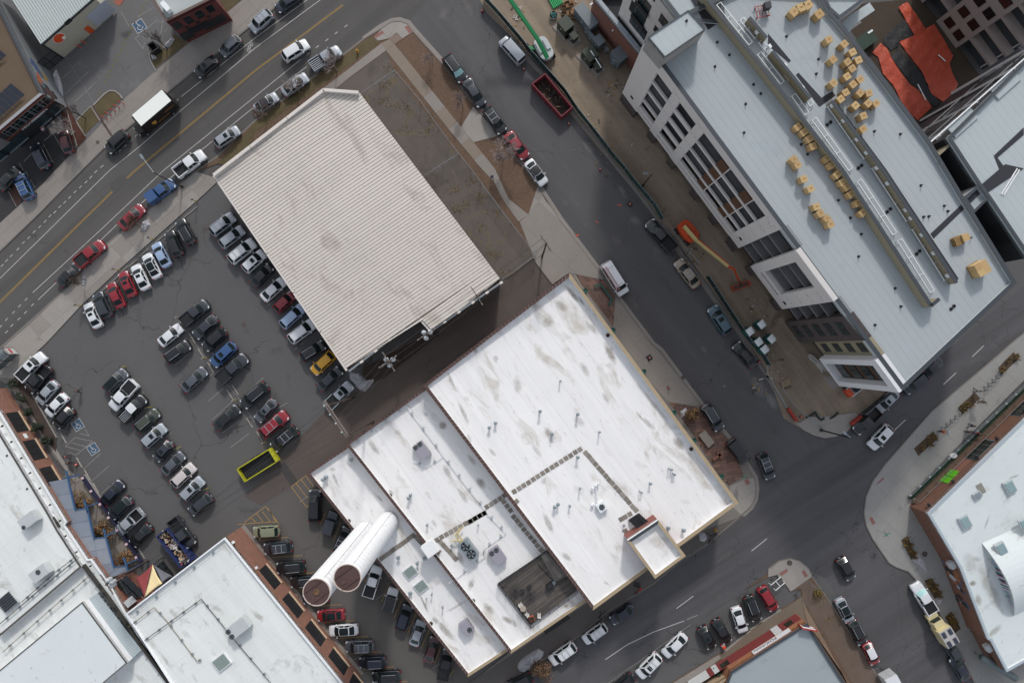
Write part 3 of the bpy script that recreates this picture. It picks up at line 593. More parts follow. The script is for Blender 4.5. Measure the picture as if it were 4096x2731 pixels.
# ---------------------------------------------------------------- ribbed metal roof shed
Zs = 6.0
sp = P('o:493,402 800,851 962,725 991,757 1153,645 826,213 745,207', Zs)
shed = thing('metal_roof_shed', 'long low shed with pale ribbed metal roof beside the parking lot', 'shed', cen(sp))
M_rib = mat('ribbed_metal', 'c2bbb2', .6, (.10, .06), (5, .07), streak=(R(34.4), .06, .8, .10), stain=[(.13, .54, '9a8f85', .55, R(-55), 1.8), (.5, .62, '8f847b', .4, R(34), 4)], wave=(R(34.4), .15, .06, .3))
M_ribd = mat('metal_rib', '7d736e', .6, (1, .1))  # darker than the panels: the ribs' shadow lines are put into this colour
M_gutt = mat('pale_gutter', 'c3bcb5', .6, (1, .08))
M_shedw = mat('shed_wall', '5c5552', .85, (.5, .1))
b = MB(); p = ccw(sp); pin = inset(p, .25); n = len(p)
b.add([(x, y, -.05) for x, y in pin]+[(x, y, Zs-.12) for x, y in pin], [[i, (i+1) % n, n+(i+1) % n, n+i] for i in range(n)]); b.build('wall', M_shedw, shed)
ru = Vector((math.cos(R(34.4)), math.sin(R(34.4)))); rv = Vector((-ru.y, ru.x))
def scan(poly, w):
    xs = []
    for i in range(len(poly)):
        a, c = Vector(poly[i-1]), Vector(poly[i]); wa, wc = a.dot(rv)-w, c.dot(rv)-w
        if (wa > 0) != (wc > 0): xs.append(lerp(a.dot(ru), c.dot(ru), wa/(wa-wc)))
    return sorted(xs)
ws = [Vector(q).dot(rv) for q in p]; us = [Vector(q).dot(ru) for q in p]; um = (min(us)+max(us))/2-1
w0 = min(ws)+.02; PW = .487
zf = lambda u: Zs+.34-.02*abs(u-um)
while w0 < max(ws)-.05:
    w1 = min(w0+PW, max(ws)-.02); A, B = scan(p, w0+.002), scan(p, w1-.002)
    if len(A) >= 2 and len(B) >= 2:
        g = MB(); a0, a1, b0, b1 = A[0], A[-1], B[0], B[-1]
        ks = [0, .5, 1] if a0 < um < a1 else [0, 1]
        tA = [a0, um, a1] if len(ks) == 3 else [a0, a1]; tB = [b0, min(max(um, b0), b1), b1] if len(ks) == 3 else [b0, b1]
        pt = lambda u, w, dz=0: (*(ru*u+rv*w), zf(u)+dz)
        for i in range(len(tA)-1):
            g.add([pt(tA[i], w0), pt(tA[i+1], w0), pt(tB[i+1], w1-.004), pt(tB[i], w1-.004)], [[0, 1, 2, 3]])
            r0, r1 = tA[i], tA[i+1]
            g.hexa([pt(r0, w0), pt(r1, w0), pt(r1, w0+.07), pt(r0, w0+.07), pt(r0, w0+.01, .03), pt(r1, w0+.01, .03), pt(r1, w0+.06, .03), pt(r0, w0+.06, .03)], 1)
        g.build('roof_panel', [M_rib, M_ribd], shed)
    w0 += PW
def edgebar(par, name, a, b, w, z0, z1, m, side=1, split=0):
    a, b = Vector(a), Vector(b); d = (b-a).normalized(); e = Vector((-d.y, d.x))*w*side; k = max(1, int((b-a).length/split)) if split else 1
    for q in range(k):
        s, t = a.lerp(b, q/k), a.lerp(b, (q+1)/k-(.004 if k > 1 else 0)); c = [s, t, t+e, s+e]
        if side < 0: c = c[::-1]
        MB().hexa([(v.x, v.y, z0) for v in c]+[(v.x, v.y, z1) for v in c]).build(name, m, par)
edgebar(shed, 'parapet', sp[0], sp[-1], .45, 5.2, 6.75, M_gutt, -1, 6); edgebar(shed, 'parapet', sp[-1], sp[-2], .45, 5.2, 6.75, M_gutt, -1)
edgebar(shed, 'gutter', sp[0], sp[1], .32, 5.75, 6.06, M_gutt, -1, 6); edgebar(shed, 'gutter', sp[-2], sp[-3], .12, 5.8, 6.1, M_brown, 1, 6)
for i, (a, c) in enumerate(((1, 2), (3, 4))):
    A, B = Vector(sp[a]), Vector(sp[c]); k = 5
    for q in range(k):
        edgebar(shed, 'eave_trim', A.lerp(B, q/k), A.lerp(B, (q+.8)/k), .28, 5.9, 6.12, mat('grey_trim', '777c80', .5), -1)
        edgebar(shed, 'eave_trim', A.lerp(B, (q+.8)/k), A.lerp(B, (q+1)/k), .34, 5.9, 6.14, M_gutt, -1)
        m_ = A.lerp(B, (q+.5)/k); d_ = (B-A).normalized(); 
        MB().box((m_.x-d_.y*.25*-1*-1, m_.y+d_.x*.25, 4.3), (1.6, .12, .8), math.atan2(d_.y, d_.x)).build('window', M_glass, shed)
edgebar(shed, 'gutter', sp[2], sp[3], .4, 5.8, 6.14, M_gutt, -1)

# ---------------------------------------------------------------- white roofed warehouse (three sections), penthouse, roof deck
zA, zB, zC = 8.2, 6.3, 4.9
pA = P('21:528,943 12:1535,402 23:745,892 22:2078,1480', zA); pB = P('12:1560,420 12:828,940 13:2340,1290 23:760,760', zB); pC = P('12:900,915 12:468,1205 13:1945,1505 13:2345,1245', zC)
wh = thing('warehouse', 'large white flat roofed warehouse of three stepped sections with twin silos', 'warehouse', cen(pA))
M_whw = mat('warehouse_wall', '7a6a58', .9, (.6, .12), (10, .1))
dA = (Vector(pA[3])-Vector(pA[2])).normalized()
rzA = lambda x, y: 7.75-.6*max(0, min(1, (Vector((x, y))-Vector(pA[1])).dot(dA)/Vector((Vector(pA[3])-Vector(pA[2]))).length))
block(wh, pC, 4.3, zC, M_whw, M_memC, M_par, [M_brown, M_brown, M_tan, M_brown], .3, [.62, .62, 0, .62], skip=(3,))
block(wh, pB, 5.5, zB, M_whw, M_memB, M_par, [M_brown, M_brown, M_tan, M_brown], .3, [.62, .62, 0, .62], skip=(3,))
block(wh, pA, 7.0, zA, M_whw, M_mem, M_par, [M_brown, M_brown, M_tan, M_tan], .38, [.62, .62, 0, 0], roofz=rzA)
pH = P('23:1345,75 1066,262 1315,603 1592,397', 11.2); pHb = [tuple(Vector(q)) for q in pH]
block(wh, pHb, 10.4, 11.2, mat('penthouse_brick', '7a4a40', .9, (1, .15)), M_mem, M_par, [M_cope, M_tan, M_tan, M_tan], .3, z0=6.9)
# stair to the penthouse roof door
st = thing('roof_stair', 'black metal stair on the white roof by the brick penthouse', 'stair', tuple(W('23', 1140, 60, 7.5)))
for i in range(6):
    c = W('23', 1095+i*16+30, 45+i*14, 7.6+i*.25); MB().box(tuple(c), (1.9, .42, .05), R(33)).build('tread', M_frame, st)
for s in (-1, 1):
    p0, p1 = W('23', 1110-s*38, 45+s*22, 7.7), W('23', 1185-s*38, 122+s*22, 9.0); MB().beam(p0, p1, .08, .25).build('stringer', M_black, st); MB().beam(p0+Vector((0, 0, .9)), p1+Vector((0, 0, .9)), .05, .05).build('handrail', M_black, st)
# roof pavers
def pavers(z, s, nx):
    a, b_ = P(s, z); 
    for i in range(nx):
        c = l2(a, b_, (i+.5)/nx); d = Vector(b_)-Vector(a); zz = rzA(*c) if z > 7 else z
        MB().box((c[0]+random.uniform(-.03, .03), c[1]+random.uniform(-.03, .03), zz+.04), (.66, .66, .06), math.atan2(d.y, d.x)+random.uniform(-.04, .04)).build('paver', random.choice(M_paver), wh)
pavers(7.55, '22:0,1385 645,975', 15); pavers(7.25, '22:660,1000 1150,1560', 16); pavers(5.5, '13:1640,260 2120,-10', 11); pavers(4.3, '13:1120,445 1460,200', 11)
pavers(5.5, '12:2100,1530 2300,1400', 5); pavers(5.5, '13:1680,250 1850,440', 6); pavers(5.5, '23:0,20 280,360', 9); pavers(5.5, '12:2260,1450 2351,1568', 3); pavers(4.3, '13:1460,215 1540,300', 3); pavers(5.52, '23:280,380 460,600', 7); pavers(7.4, '22:20,1440 60,1480', 1); pavers(7.3, '23:980,70 1100,0', 3); pavers(7.3, '23:1020,180 1060,150', 1)
pavers(5.5, '13:1940,95 2110,-5', 5); pavers(5.5, '13:1690,340 1640,400', 2)
# silos
def silo(base, top, label, hole):
    c0 = W('13', *base, 4.3); t = NP('13', *top); q = math.hypot(t[0]-NADX, t[1]-NADY); zt = CAMH-c0.xy.length*FPX/q
    M_silo = mat('silo_white', 'd3d4d6', .6, (.2, .05), (7, .05), stain=[(.5, .62, '9a9186', .5), (1.5, .68, '7d6a55', .5)])
    s = thing('silo', label, 'silo', tuple(c0)); rr = 1.58
    bb = MB(); nseg = 30; z = c0.z-.3; prof = []
    while z < zt: prof += [(rr, z-c0.z), (rr, z-c0.z+1.1), (rr+.007, z-c0.z+1.12), (rr+.007, z-c0.z+1.2)]; z += 1.22
    prof = [(r, h) for r, h in prof if h < zt-c0.z]+[(rr, zt-c0.z)]
    bb.lathe(c0, prof, nseg); bb.build('shell', M_silo, s, smooth=True)
    MB().lathe((c0.x, c0.y, zt), [(rr-.04, .005), (rr-.04, .03)], 30).build('top_plate', M_rust, s)
    r = MB(); 
    for i in range(30):
        a, e = 2*math.pi*i/30, 2*math.pi*(i+1)/30
        r.hexa([(c0.x+q*math.cos(t), c0.y+q*math.sin(t), zt+h) for h in (0, .09) for q, t in ((rr-.08, a), (rr+.03, a), (rr+.03, e), (rr-.08, e))])
    r.build('rim', mat('silo_rim', 'b8a9a0', .6), s)
    for off in (-.75, .75):
        d = Vector((math.cos(R(36)), math.sin(R(36)))); e = Vector((-d.y, d.x))*off; h = math.sqrt(rr*rr-off*off)-.1
        a, b2 = c0.xy+e-d*h, c0.xy+e+d*h; MB().beam((a.x, a.y, zt+.08), (b2.x, b2.y, zt+.08), .1, .1).build('stiffener', M_rust, s)
    if hole: MB().lathe((c0.x, c0.y, zt+.03), [(.33, 0), (.33, .12), (.27, .12), (.27, .03)], 14).build('hatch', mat('hatch_rust', '6b5138', .7, (2, .2)), s)
    else: MB().box((c0.x-.5, c0.y-.5, zt+.07), (.6, .5, .1), R(36)).build('hatch', M_rust, s)
    # ladder line down the side
    v = Vector((-c0.y, c0.x)).normalized()*-1; n0 = Vector((-c0.x, -c0.y)).normalized(); dd = (n0*.96+v*.28).normalized(); q = c0.xy+dd*(rr+.05)
    MB().beam((q.x, q.y, c0.z+.5), (q.x, q.y, zt-.4), .16, .08).build('ladder', M_par, s)
    return s
silo((1215, 80), (855, 608), 'white silo with square hatch in its brown top, on the warehouse roof', False)
silo((1005, 175), (617, 775), 'white silo with round hatch and rust stains below its brown top', True)
# timber deck on the middle roof
dk = thing('roof_deck', 'weathered grey timber deck with black railing on the white roof', 'deck', tuple(W('23', 250, 700, 5.5)))
dpoly = P('13:2222,655 23:230,415 320,350 600,715 170,1035', 6.0)
MB().prism(dpoly, 5.5, 5.92).build('deck_base', M_black, dk)
n = slabs(dk, dpoly, P('23:170,1035', 6)[0], P('23:600,715', 6)[0], 7.0, .21, 5.92, 6.0, M_deck, 'deck_board', .02, .003, 1)
def railing(par, pts, z, h, m, step=1.6, bal=.35, rails=(1.0,)):
    for a, c in zip(pts[:-1], pts[1:]):
        a, c = Vector(a), Vector(c); L = (c-a).length; k = max(1, round(L/step))
        for r in rails: MB().beam((a.x, a.y, z+h*r), (c.x, c.y, z+h*r), .06, .05, 0).build('rail', m, par)
        for i in range(k+1):
            q = a.lerp(c, i/k); MB().beam((q.x, q.y, z), (q.x, q.y, z+h), .07, .07).build('post', m, par)
        if bal:
            b = MB(); kk = int(L/bal)
            for i in range(1, kk): q = a.lerp(c, i/kk); b.beam((q.x, q.y, z+.05), (q.x, q.y, z+h), .025, .025)
            b.beam((a.x, a.y, z+.1), (c.x, c.y, z+.1), .04, .04)
            if b.v: b.build('balusters', m, par, kind='stuff')
railing(dk, P('23:320,345 230,412 13:2220,652 23:170,1038 600,718', 6.0), 6.0, 1.0, M_black, 1.8, .16)
railing(dk, P('23:240,470 400,640 490,590', 6.0), 6.0, 1.0, M_black, 1.8, .2)
sheet_w = MB().sheet(P('23:255,380 310,350 505,575 400,635', 5.6), 6.02).build('walkway', mat('walk_grey', '6d6a66', .9, (1, .15)), dk)
pavers(6.03, '23:280,385 450,590', 7)

# ---------------------------------------------------------------- apartment complex under construction
HR = 20.5
A0, B0 = Vector(P('20:1215,385', HR)[0]), Vector(P('31:890,1545', HR)[0]); wd_ = (B0-A0).normalized(); wn_ = Vector((wd_.y, -wd_.x))
if wn_.x > 0: wn_ = -wn_       # outwards, to the west
def onf(s, z, out=0.0): q = A0+wd_*s+wn_*out; return (q.x, q.y, z)
apt = thing('apartment_block', 'white five storey apartment block under construction with grey flat roof', 'apartment block', (A0.x+20, A0.y-10, 0))
def fbox(name, s0, s1, z0, z1, o0, o1, m, par=None):
    c = [onf(s0, z0, o1), onf(s1, z0, o1), onf(s1, z0, o0), onf(s0, z0, o0)]; t = [(x, y, z1) for x, y, _ in c]
    b = MB().hexa(c+t)
    return b.build(name, m, par or apt)
tip = P('32:1240,445', HR)[0]; sEnd = (Vector(tip)-A0).dot(wd_)
roofpoly = [onf(0, 0)[:2], onf(sEnd, 0)[:2]]+P('31:2285,1030 1890,385 1800,245', HR)+P('30:1500,1310 770,330 560,85 470,-80', HR)+P('20:2100,-120 1640,95', HR)
core = [onf(.3, 0, -1.7)[:2], onf(sEnd-.3, 0, -1.7)[:2]]+[tuple(q) for q in roofpoly[2:]]
cb = MB(); nn = len(core); cb.add([(x, y, -.05) for x, y in core]+[(x, y, HR-.9) for x, y in core], [[i, (i+1) % nn, nn+(i+1) % nn, nn+i] for i in range(nn)]); cb.build('core_wall', M_core, apt)
MB().sheet(inset(ccw(roofpoly), .02), HR-.55).build('roof', M_grey, apt)
MB().add([(x, y, HR-1.0) for x, y in ccw(roofpoly)], [list(range(len(roofpoly)))[::-1]]).build('soffit', M_slab, apt)
rp = ccw(roofpoly); rin = inset(rp, .45)
for i in range(len(rp)):
    j = (i+1) % len(rp)
    MB().hexa([(*rp[i], HR-1.0), (*rp[j], HR-1.0), (*rin[j], HR-1.0), (*rin[i], HR-1.0), (*rp[i], HR-.06), (*rp[j], HR-.06), (*rin[j], HR-.06), (*rin[i], HR-.06)]).build('parapet', M_greyb, apt)
    a, c = inset(rp, -.05), inset(rp, .5)
    MB().hexa([(*a[i], HR-.08), (*a[j], HR-.08), (*c[j], HR-.08), (*c[i], HR-.08), (*a[i], HR), (*a[j], HR), (*c[j], HR), (*c[i], HR)]).build('coping', M_cope, apt)
# west front: white panels around the balcony bays
for s0, s1, z0, z1 in ((0, 3.7, 3, 20.42), (3.7, 7.1, 18.0, 20.42), (7.1, 8.7, 3, 20.42), (8.7, 12.3, 18.2, 20.42), (12.3, 13.9, 3, 20.42), (13.9, 27.6, 18.6, 20.42), (27.6, 30.1, 3.4, 20.42), (3.7, 7.1, 3.4, 4.3), (8.7, 12.3, 3.2, 4.2), (13.9, 27.6, 3.2, 4.3), (3.7, 7.1, 4.55, 5.5), (8.7, 12.3, 4.5, 5.4), (13.9, 27.6, 4.6, 5.5)):
    fbox('facade_panel', s0+.006, s1-.006, z0, z1, -.35, .05+.01*(s0 % 1), M_stucco)
fbox('square_vent', 1.6, 2.2, 4.9, 5.5, .04, .10, M_black); fbox('square_vent', 28.6, 29.2, 6.2, 6.8, .04, .11, M_black)
fl = (4.4, 7.8, 11.2, 14.6)
for s0, s1, bay in ((3.7, 7.1, 1), (8.7, 12.3, 2), (13.9, 27.6, 3)):
    for z in fl[1:]:
        fbox('balcony_slab', s0, s1, z-.1, z+.15, -1.7, -.02, M_slab); fbox('balcony_edge', s0, s1, z-.2, z+(.9 if bay == 2 else .35), -.3, 0, M_stucco)
    for z in fl:
        k = 1 if bay < 3 else 4; wdt = (s1-s0)/k
        for q in range(k):
            fbox('window', s0+q*wdt+.3, s0+(q+1)*wdt-.3, z+.3, z+2.7, -1.72, -1.64, M_glass)
        fbox('balcony_rail', s0, s1, z+1.0, z+1.06, -.25, -.2, M_frame)
for s0 in (18.0, 23.2):
    for z in fl: fbox('wood_panel', s0, s0+1.7, z+.35 if z > 5 else z+1.2, z+3.1, -.25, -.12, M_wood)
    fbox('party_wall', s0+1.7, s0+1.85, 4.4, 18.5, -1.7, -.14, M_stucco)
# dotted light fixings on the panels are small domes
dots = MB()
for s in (7.6, 8.3, 12.7, 13.5, 28.0, 29.4):
    for z in (6.0, 9.0, 12.2, 15.4, 18.8): dots.ball(onf(s, z, .12), .14, 6)
for s in (28.6, 29.2, 40.0, 40.6, 41.1):
    for z in (5.2, 8.2, 11.5, 15.0, 18.0): dots.ball(onf(s, z+.3*(s % 1), .5 if s > 33 else .12), .14, 6)
dots.build('panel_fixings', M_stucco, apt, kind='stuff')
for s0, s1 in ((30.1, 33.4), (41.6, 44.2)):
    fbox('facade_panel', s0, s1, 18.0, 20.4, -.9, -.5, mat('grey_panel', '7c8286', .85, (1, .06)))
    for z in fl: fbox('balcony_slab', s0, s1, z-.2, z+.15, -1.7, -.35, M_slab); fbox('window', s0+.2, s1-.2, z+.3, z+2.8, -1.72, -1.63, M_glass)
    fbox('window', s0+.2, s1-.2, .4, 3.6, -1.72, -1.63, M_glass)
for s0, s1, z0, z1 in ((33.4, 34.9, 3.8, 20.7), (39.1, 41.6, 3.8, 20.7), (34.9, 39.1, 18.4, 20.7), (34.9, 39.1, 6.3, 7.3), (34.9, 39.1, 3.8, 5.6)):
    fbox('facade_frame', s0, s1, z0, z1, -.3, .42, M_stucco)
for z in fl[1:]:
    fbox('balcony_slab', 34.9, 39.1, z-.1, z+.15, -1.7, -.1, M_slab)
for z in fl: fbox('window', 35.2, 36.8, z+.3, z+2.7, -1.72, -1.62, M_glass); fbox('window', 37.2, 38.9, z+.3, z+2.7, -1.72, -1.62, M_glass)
fbox('square_vent', 40.3, 40.9, 6.0, 6.6, .4, .48, M_black)
# dark brick: podium piers and the full height pier
for s0, s1 in ((0, 3.6), (7.2, 8.8), (12.4, 13.9), (18.5, 20.0), (23.5, 25.0), (28.2, 30.2), (33.4, 35.0), (40, 41.8)): fbox('brick_pier', s0, s1, -.05, 2.98, -1.0, .02, M_bdark)
fbox('podium_wall', 0, sEnd, -.05, 3.9, -1.9, -1.68, M_bdark)
for i in range(13): fbox('podium_window', 4+i*3.4, 6.4+i*3.4, .4, 2.8, -1.69, -1.6, M_glass)
fbox('brick_pier', 44.2, 48.2, -.05, 20.42, -1.0, 0, M_bdark)
for z in (1.4, 5.0, 8.6, 12.2, 15.8):
    for s in (45.1, 46.2): 
        o = fbox('window', s, s+.95, z, z+1.9, -.05, .05, M_frame); fbox('pane', s+.08, s+.87, z+.08, z+.9, .0, .08, M_glass2, o); fbox('pane', s+.08, s+.87, z+1.0, z+1.82, .0, .08, M_glass2, o)
# beige recess and projecting white bay at the street corner
fbox('facade_panel', 48.2, 51.0, 4.0, 20.42, -1.0, -.5, M_beigep)
for z in (5.6, 9.2, 12.8, 16.2): fbox('window', 48.9, 50.4, z, z+1.8, -.55, -.42, M_glass2)
e0 = 51.0
for s0, s1, z0, z1 in ((e0, e0+.9, 4.2, 20.45), (sEnd-.9, sEnd, 4.2, 20.45), (e0+.9, sEnd-.9, 18.8, 20.45), (e0+.9, sEnd-.9, 4.2, 5.0)): fbox('facade_frame', s0, s1, z0, z1, -1.0, .55, mat('bay_white', 'c9c9cb', .85, (.5, .04)))
fbox('bay_wall', e0+.9, sEnd-.9, 5.0, 18.8, -1.0, -.5, M_wood)
for z in (5.6, 9.0, 12.3, 15.6):
    o = fbox('window', e0+1.1, sEnd-1.1, z, z+2.3, -.52, -.40, M_frame); md = (e0+sEnd)/2
    fbox('pane', e0+1.2, md-.06, z+.1, z+2.2, -.45, -.36, M_glass2, o); fbox('pane', md+.06, sEnd-1.2, z+.1, z+2.2, -.45, -.36, M_glass2, o)
# roof seams built as lapped strips near the middle, screens, stair box
def rwall(par, s, z0, z1, w, m, cm, name='screen_wall', dx=0):
    pts = P(s, z1)
    for a, c in zip(pts[:-1], pts[1:]):
        MB().beam((*a, (z0+z1)/2), (*c, (z0+z1)/2), w, z1-z0-.06).build(name, m, par); MB().beam((*a, z1-.02), (*c, z1-.02), w+.12, .07).build('screen_cap', cm, par)
zr = HR-.55
rwall(apt, '20:1755,-60 30:15,700 31:690,0 1500,1240 1575,1175', zr, zr+1.7, .35, M_beigep, M_cope)
rwall(apt, '30:40,470 390,905', zr, zr+1.5, .3, M_beigep, M_cope); rwall(apt, '30:590,925 31:1060,0 1735,1030', zr, zr+1.5, .3, M_beigep, M_cope); rwall(apt, '20:2180,160 2340,350', zr, zr+1.5, .3, M_beigep, M_cope)
for s in ('20:1620,-60 1710,-60 1900,210 1800,280', '30:0,310 210,560 190,580 0,420', '30:280,670 490,900 590,840 620,880 470,985 255,690', '30:610,920 31:1080,-20 1750,990 1735,1010 31:1030,0 30:590,950', '31:1490,580 1920,175 1945,215 1520,625'):
    MB().sheet(P(s, zr), zr+.02+.003*random.randint(0, 3)).build('cap_strip', M_capst, apt)
pbx = P('20:1620,95 1250,340 1405,525 1778,270', 23.6)
block(apt, pbx, 23.45, 23.6, mat('stairbox_wall', '84827f', .85, (.6, .06), brick=(R(36), 1.0, .3, '6d6b69')), M_greyb, M_greyb, M_cope, .06, z0=zr, over=.03)
# north block with windows, podium terrace and brick wall
nb = thing('apartment_north_wing', 'white apartment wing with dark windows above the black terrace', 'apartment block', (30, 55, 0))
nbp = P('20:1130,-350 1545,185 1960,215 1900,-350', HR-.1)
block(nb, nbp, HR-.7, HR-.1, M_stucco, M_greyb, M_greyb, M_cope, .3, z0=6)
pod = thing('brick_podium', 'red brick podium wall with black terrace behind the electrical cabinets', 'wall', (22, 52, 0))
pdp = P('20:760,-60 770,-10 1175,480 1270,430 1700,-60', 6.9)
block(pod, pdp, 6.2, 6.9, M_bred2, mat('black_terrace', '17181b', .8, (1, .2)), mat('podium_parapet', '8f949a', .7), mat('grey_coping', '868d94', .6), .45)
for i in range(5):
    c = l2(P('20:800,0', 6.9)[0], P('20:1160,440', 6.9)[0], i/4); MB().beam((*c, 6.9), (*c, 8.0), .05, .05).build('rail_post', M_black, pod)
for q in ('20:735,40', '20:940,275'):
    c = W(q[:2], *[float(v) for v in q[3:].split(',')], 4.5); MB().box((c.x-.1, c.y, 4.5), (.55, .22, .22), R(35)).build('wall_light', M_white_m, pod)
# wings around the courtyard
ew = thing('apartment_east_wing', 'grey roofed apartment wing with balconies over the orange tarp courtyard', 'apartment block', tuple(P('31:2200,200')[0])+(0,))
ewp = P('30:1655,1262 31:1940,130 2030,250 2400,800 2700,700 2700,-400 30:2500,420', HR)
M_corr = mat('dark_corrugated', '2a2a2d', .6, (1, .1), wave=(R(-58), .3, .45, .35))
block(ew, ewp, HR-.55, HR, M_corr, M_greyb, M_greyb, M_cope, .3)
block(ew, P('31:1800,245 1940,130 2030,250 1895,385', HR-.02), HR-.6, HR-.04, M_stucco, M_grey, M_greyb, M_cope, .2)
MB().sheet(P('31:1945,140 2000,215 2351,-20 31:2180,-60', HR-.5), HR-.5).build('cap_strip', M_capst, ew)
MB().sheet(P('30:2075,1430 2351,1170 2351,1240 2110,1450 2170,1530 2130,1568 ', HR-.5), HR-.515).build('cap_strip', M_capst, ew)
ea, eb = Vector(P('30:1500,1308', HR)[0]), Vector(P('30:2420,490', HR)[0]); ed = (eb-ea).normalized(); eo = Vector((-ed.y, ed.x))
for z in (10, 17, 20.2):
    b = MB(); c = [ea, eb, eb+eo*.12, ea+eo*.12]; b.hexa([(*v, z) for v in c]+[(*v, z+.3) for v in c]); b.build('gallery_beam', M_par if z > 20 else M_slab, ew)
    for k in range(4):
        q = ea+ed*(3+k*7.5); c = [q-eo*1.7, q+ed*4-eo*1.7, q+ed*4, q]
        MB().hexa([(*v, z-.2) for v in c]+[(*v, z) for v in c]).build('balcony', M_greyb if z > 20 else M_slab, ew)
for k in range(5):
    q = ea+ed*(1.5+k*6.5); MB().beam((*q, 0), (*q, HR-.1), .3, .3).build('gallery_post', M_stucco, ew)
q2 = [ea-eo*1.8, eb-eo*1.8, eb-eo*2.1, ea-eo*2.1]; MB().hexa([(*v, 0) for v in q2[::-1]]+[(*v, HR-.6) for v in q2[::-1]]).build('gallery_wall', M_beigep, ew)
nw_ = thing('apartment_far_wing', 'tan apartment facade with rows of windows across the tarp courtyard', 'apartment block', tuple(P('30:1900,300')[0])+(0,))
ga, gb = Vector(P('30:1330,-90')[0]), Vector(P('30:1905,690')[0]); gd = (gb-ga).normalized(); go = Vector((gd.y, -gd.x)); go = go if go.x < 0 else -go
def gfb(name, s0, s1, z0, z1, o0, o1, m, par=None):
    f = lambda s, o: ga+gd*s+go*o; c = [f(s0, o1), f(s1, o1), f(s1, o0), f(s0, o0)]
    return MB().hexa([(*v, z0) for v in c]+[(*v, z1) for v in c]).build(name, m, par or nw_)
GL = (gb-ga).length; M_tanst = mat('tan_stucco', '988c86', .9, (.4, .06), (12, .06))
gfb('wall', 0, GL, -.05, 20.4, -14, -1.4, M_core)
bays = [(0, 3.2), (5.6, 9.4), (11.6, GL)]
cur = 0
for s0, s1 in ((0, 2.6), (6.2, 11.6)): gfb('facade_panel', s0, s1, 0, 20.4, -1.4, 0, M_tanst)
for s0, s1 in ((2.6, 6.2), (11.6, GL)):
    for z in (3.4, 6.8, 10.2, 13.6, 17): gfb('balcony_edge', s0, s1, z-.25, z+.2, -1.4, 0, M_tanst)
for s in (.5, 6.9, 9.3):
    for z in (1.2, 4.6, 8.0, 11.4, 14.8, 18): 
        o = gfb('window', s, s+1.6, z, z+1.7, -.02, .05, M_frame); gfb('pane', s+.1, s+.75, z+.1, z+1.6, .0, .09, mat('brown_glass', '191818', .15), o); gfb('pane', s+.85, s+1.5, z+.1, z+1.6, .0, .09, mat('brown_glass', '191818', .15), o)
ne = thing('apartment_corner_wing', 'pale roofed apartment wing with a balcony at the courtyard corner', 'apartment block', tuple(P('30:700,50')[0])+(0,))
block(ne, P('30:480,-80 560,80 655,168 940,-40 960,-80', HR), HR-.55, HR, M_stucco, M_greyb, M_greyb, M_cope, .25)
for z in (10, 13.5, 17): MB().prism(P('30:700,200 790,110 960,0 1010,70 850,180 760,290', 18), z, z+.25).build('balcony', M_greyb if z > 16 else M_slab, ne)
# courtyard ground with tarps
sheet('courtyard_ground', '30:600,60 1250,0 1420,0 1950,700 2000,900 1500,1350 1340,1080', .024, mat('court_dirt', '3d3329', .98, (.4, .2), (8, .2)))
M_tarp = mat('orange_tarp', 'ab462f', .55, (.6, .25), (4, .25), streak=(R(45), .5, 4, .12), bump=.8)
def tarp(s, m, label, hmax, cat='tarp', res=.45, name='tarp'):
    poly = ccw(P(s)); xs = [q[0] for q in poly]; ys = [q[1] for q in poly]; b = MB(); ids = {}; 
    nx, ny = int((max(xs)-min(xs))/res)+1, int((max(ys)-min(ys))/res)+1
    f = lambda x, y: hmax*(.45+.25*math.sin(x*.9+y*.5)*math.cos(y*.8-x*.4)+.12*math.sin(x*3.1-y*2.3)+.35*random.random())
    hs = {}
    def H(x, y):
        k = (round(x, 2), round(y, 2))
        if k not in hs: hs[k] = max(.03, f(x, y))+.03
        return hs[k]
    for i in range(nx):
        for j in range(ny):
            x, y = min(xs)+i*res, min(ys)+j*res; q = clip(poly, [(x, y), (x+res, y), (x+res, y+res), (x, y+res)])
            if len(q) >= 3: b.add([(*v, H(*v)) for v in q], [list(range(len(q)))])
    return b.build(name, m, label=label, cat=cat, smooth=True)
tarp('30:950,490 1030,400 1090,450 1130,540 1200,650 1300,780 1420,860 1500,990 1370,1110 1250,1000 1150,790 1050,680 1010,530', M_tarp, 'long narrow orange tarp along the grey roofed block', .18)
tarp('30:1190,75 1270,25 1330,100 1440,270 1520,230 1600,350 1690,520 1660,590 1680,660 1740,780 1710,850 1600,940 1500,870 1410,670 1200,390 1340,330 1260,190', M_tarp, 'wide crumpled orange tarp with a torn hole in the courtyard', .26)
tarp('30:1060,400 1060,350 1100,310 1220,200 1260,195 1340,330 1200,385 1190,450 1400,670 1480,820 1570,940 1540,990 1480,950 1330,790 1130,540 1190,430 1130,470', mat('black_tarp', '1c1c1f', .6, (1, .15), bump=.5), 'black sheeting between the two orange tarps', .15)
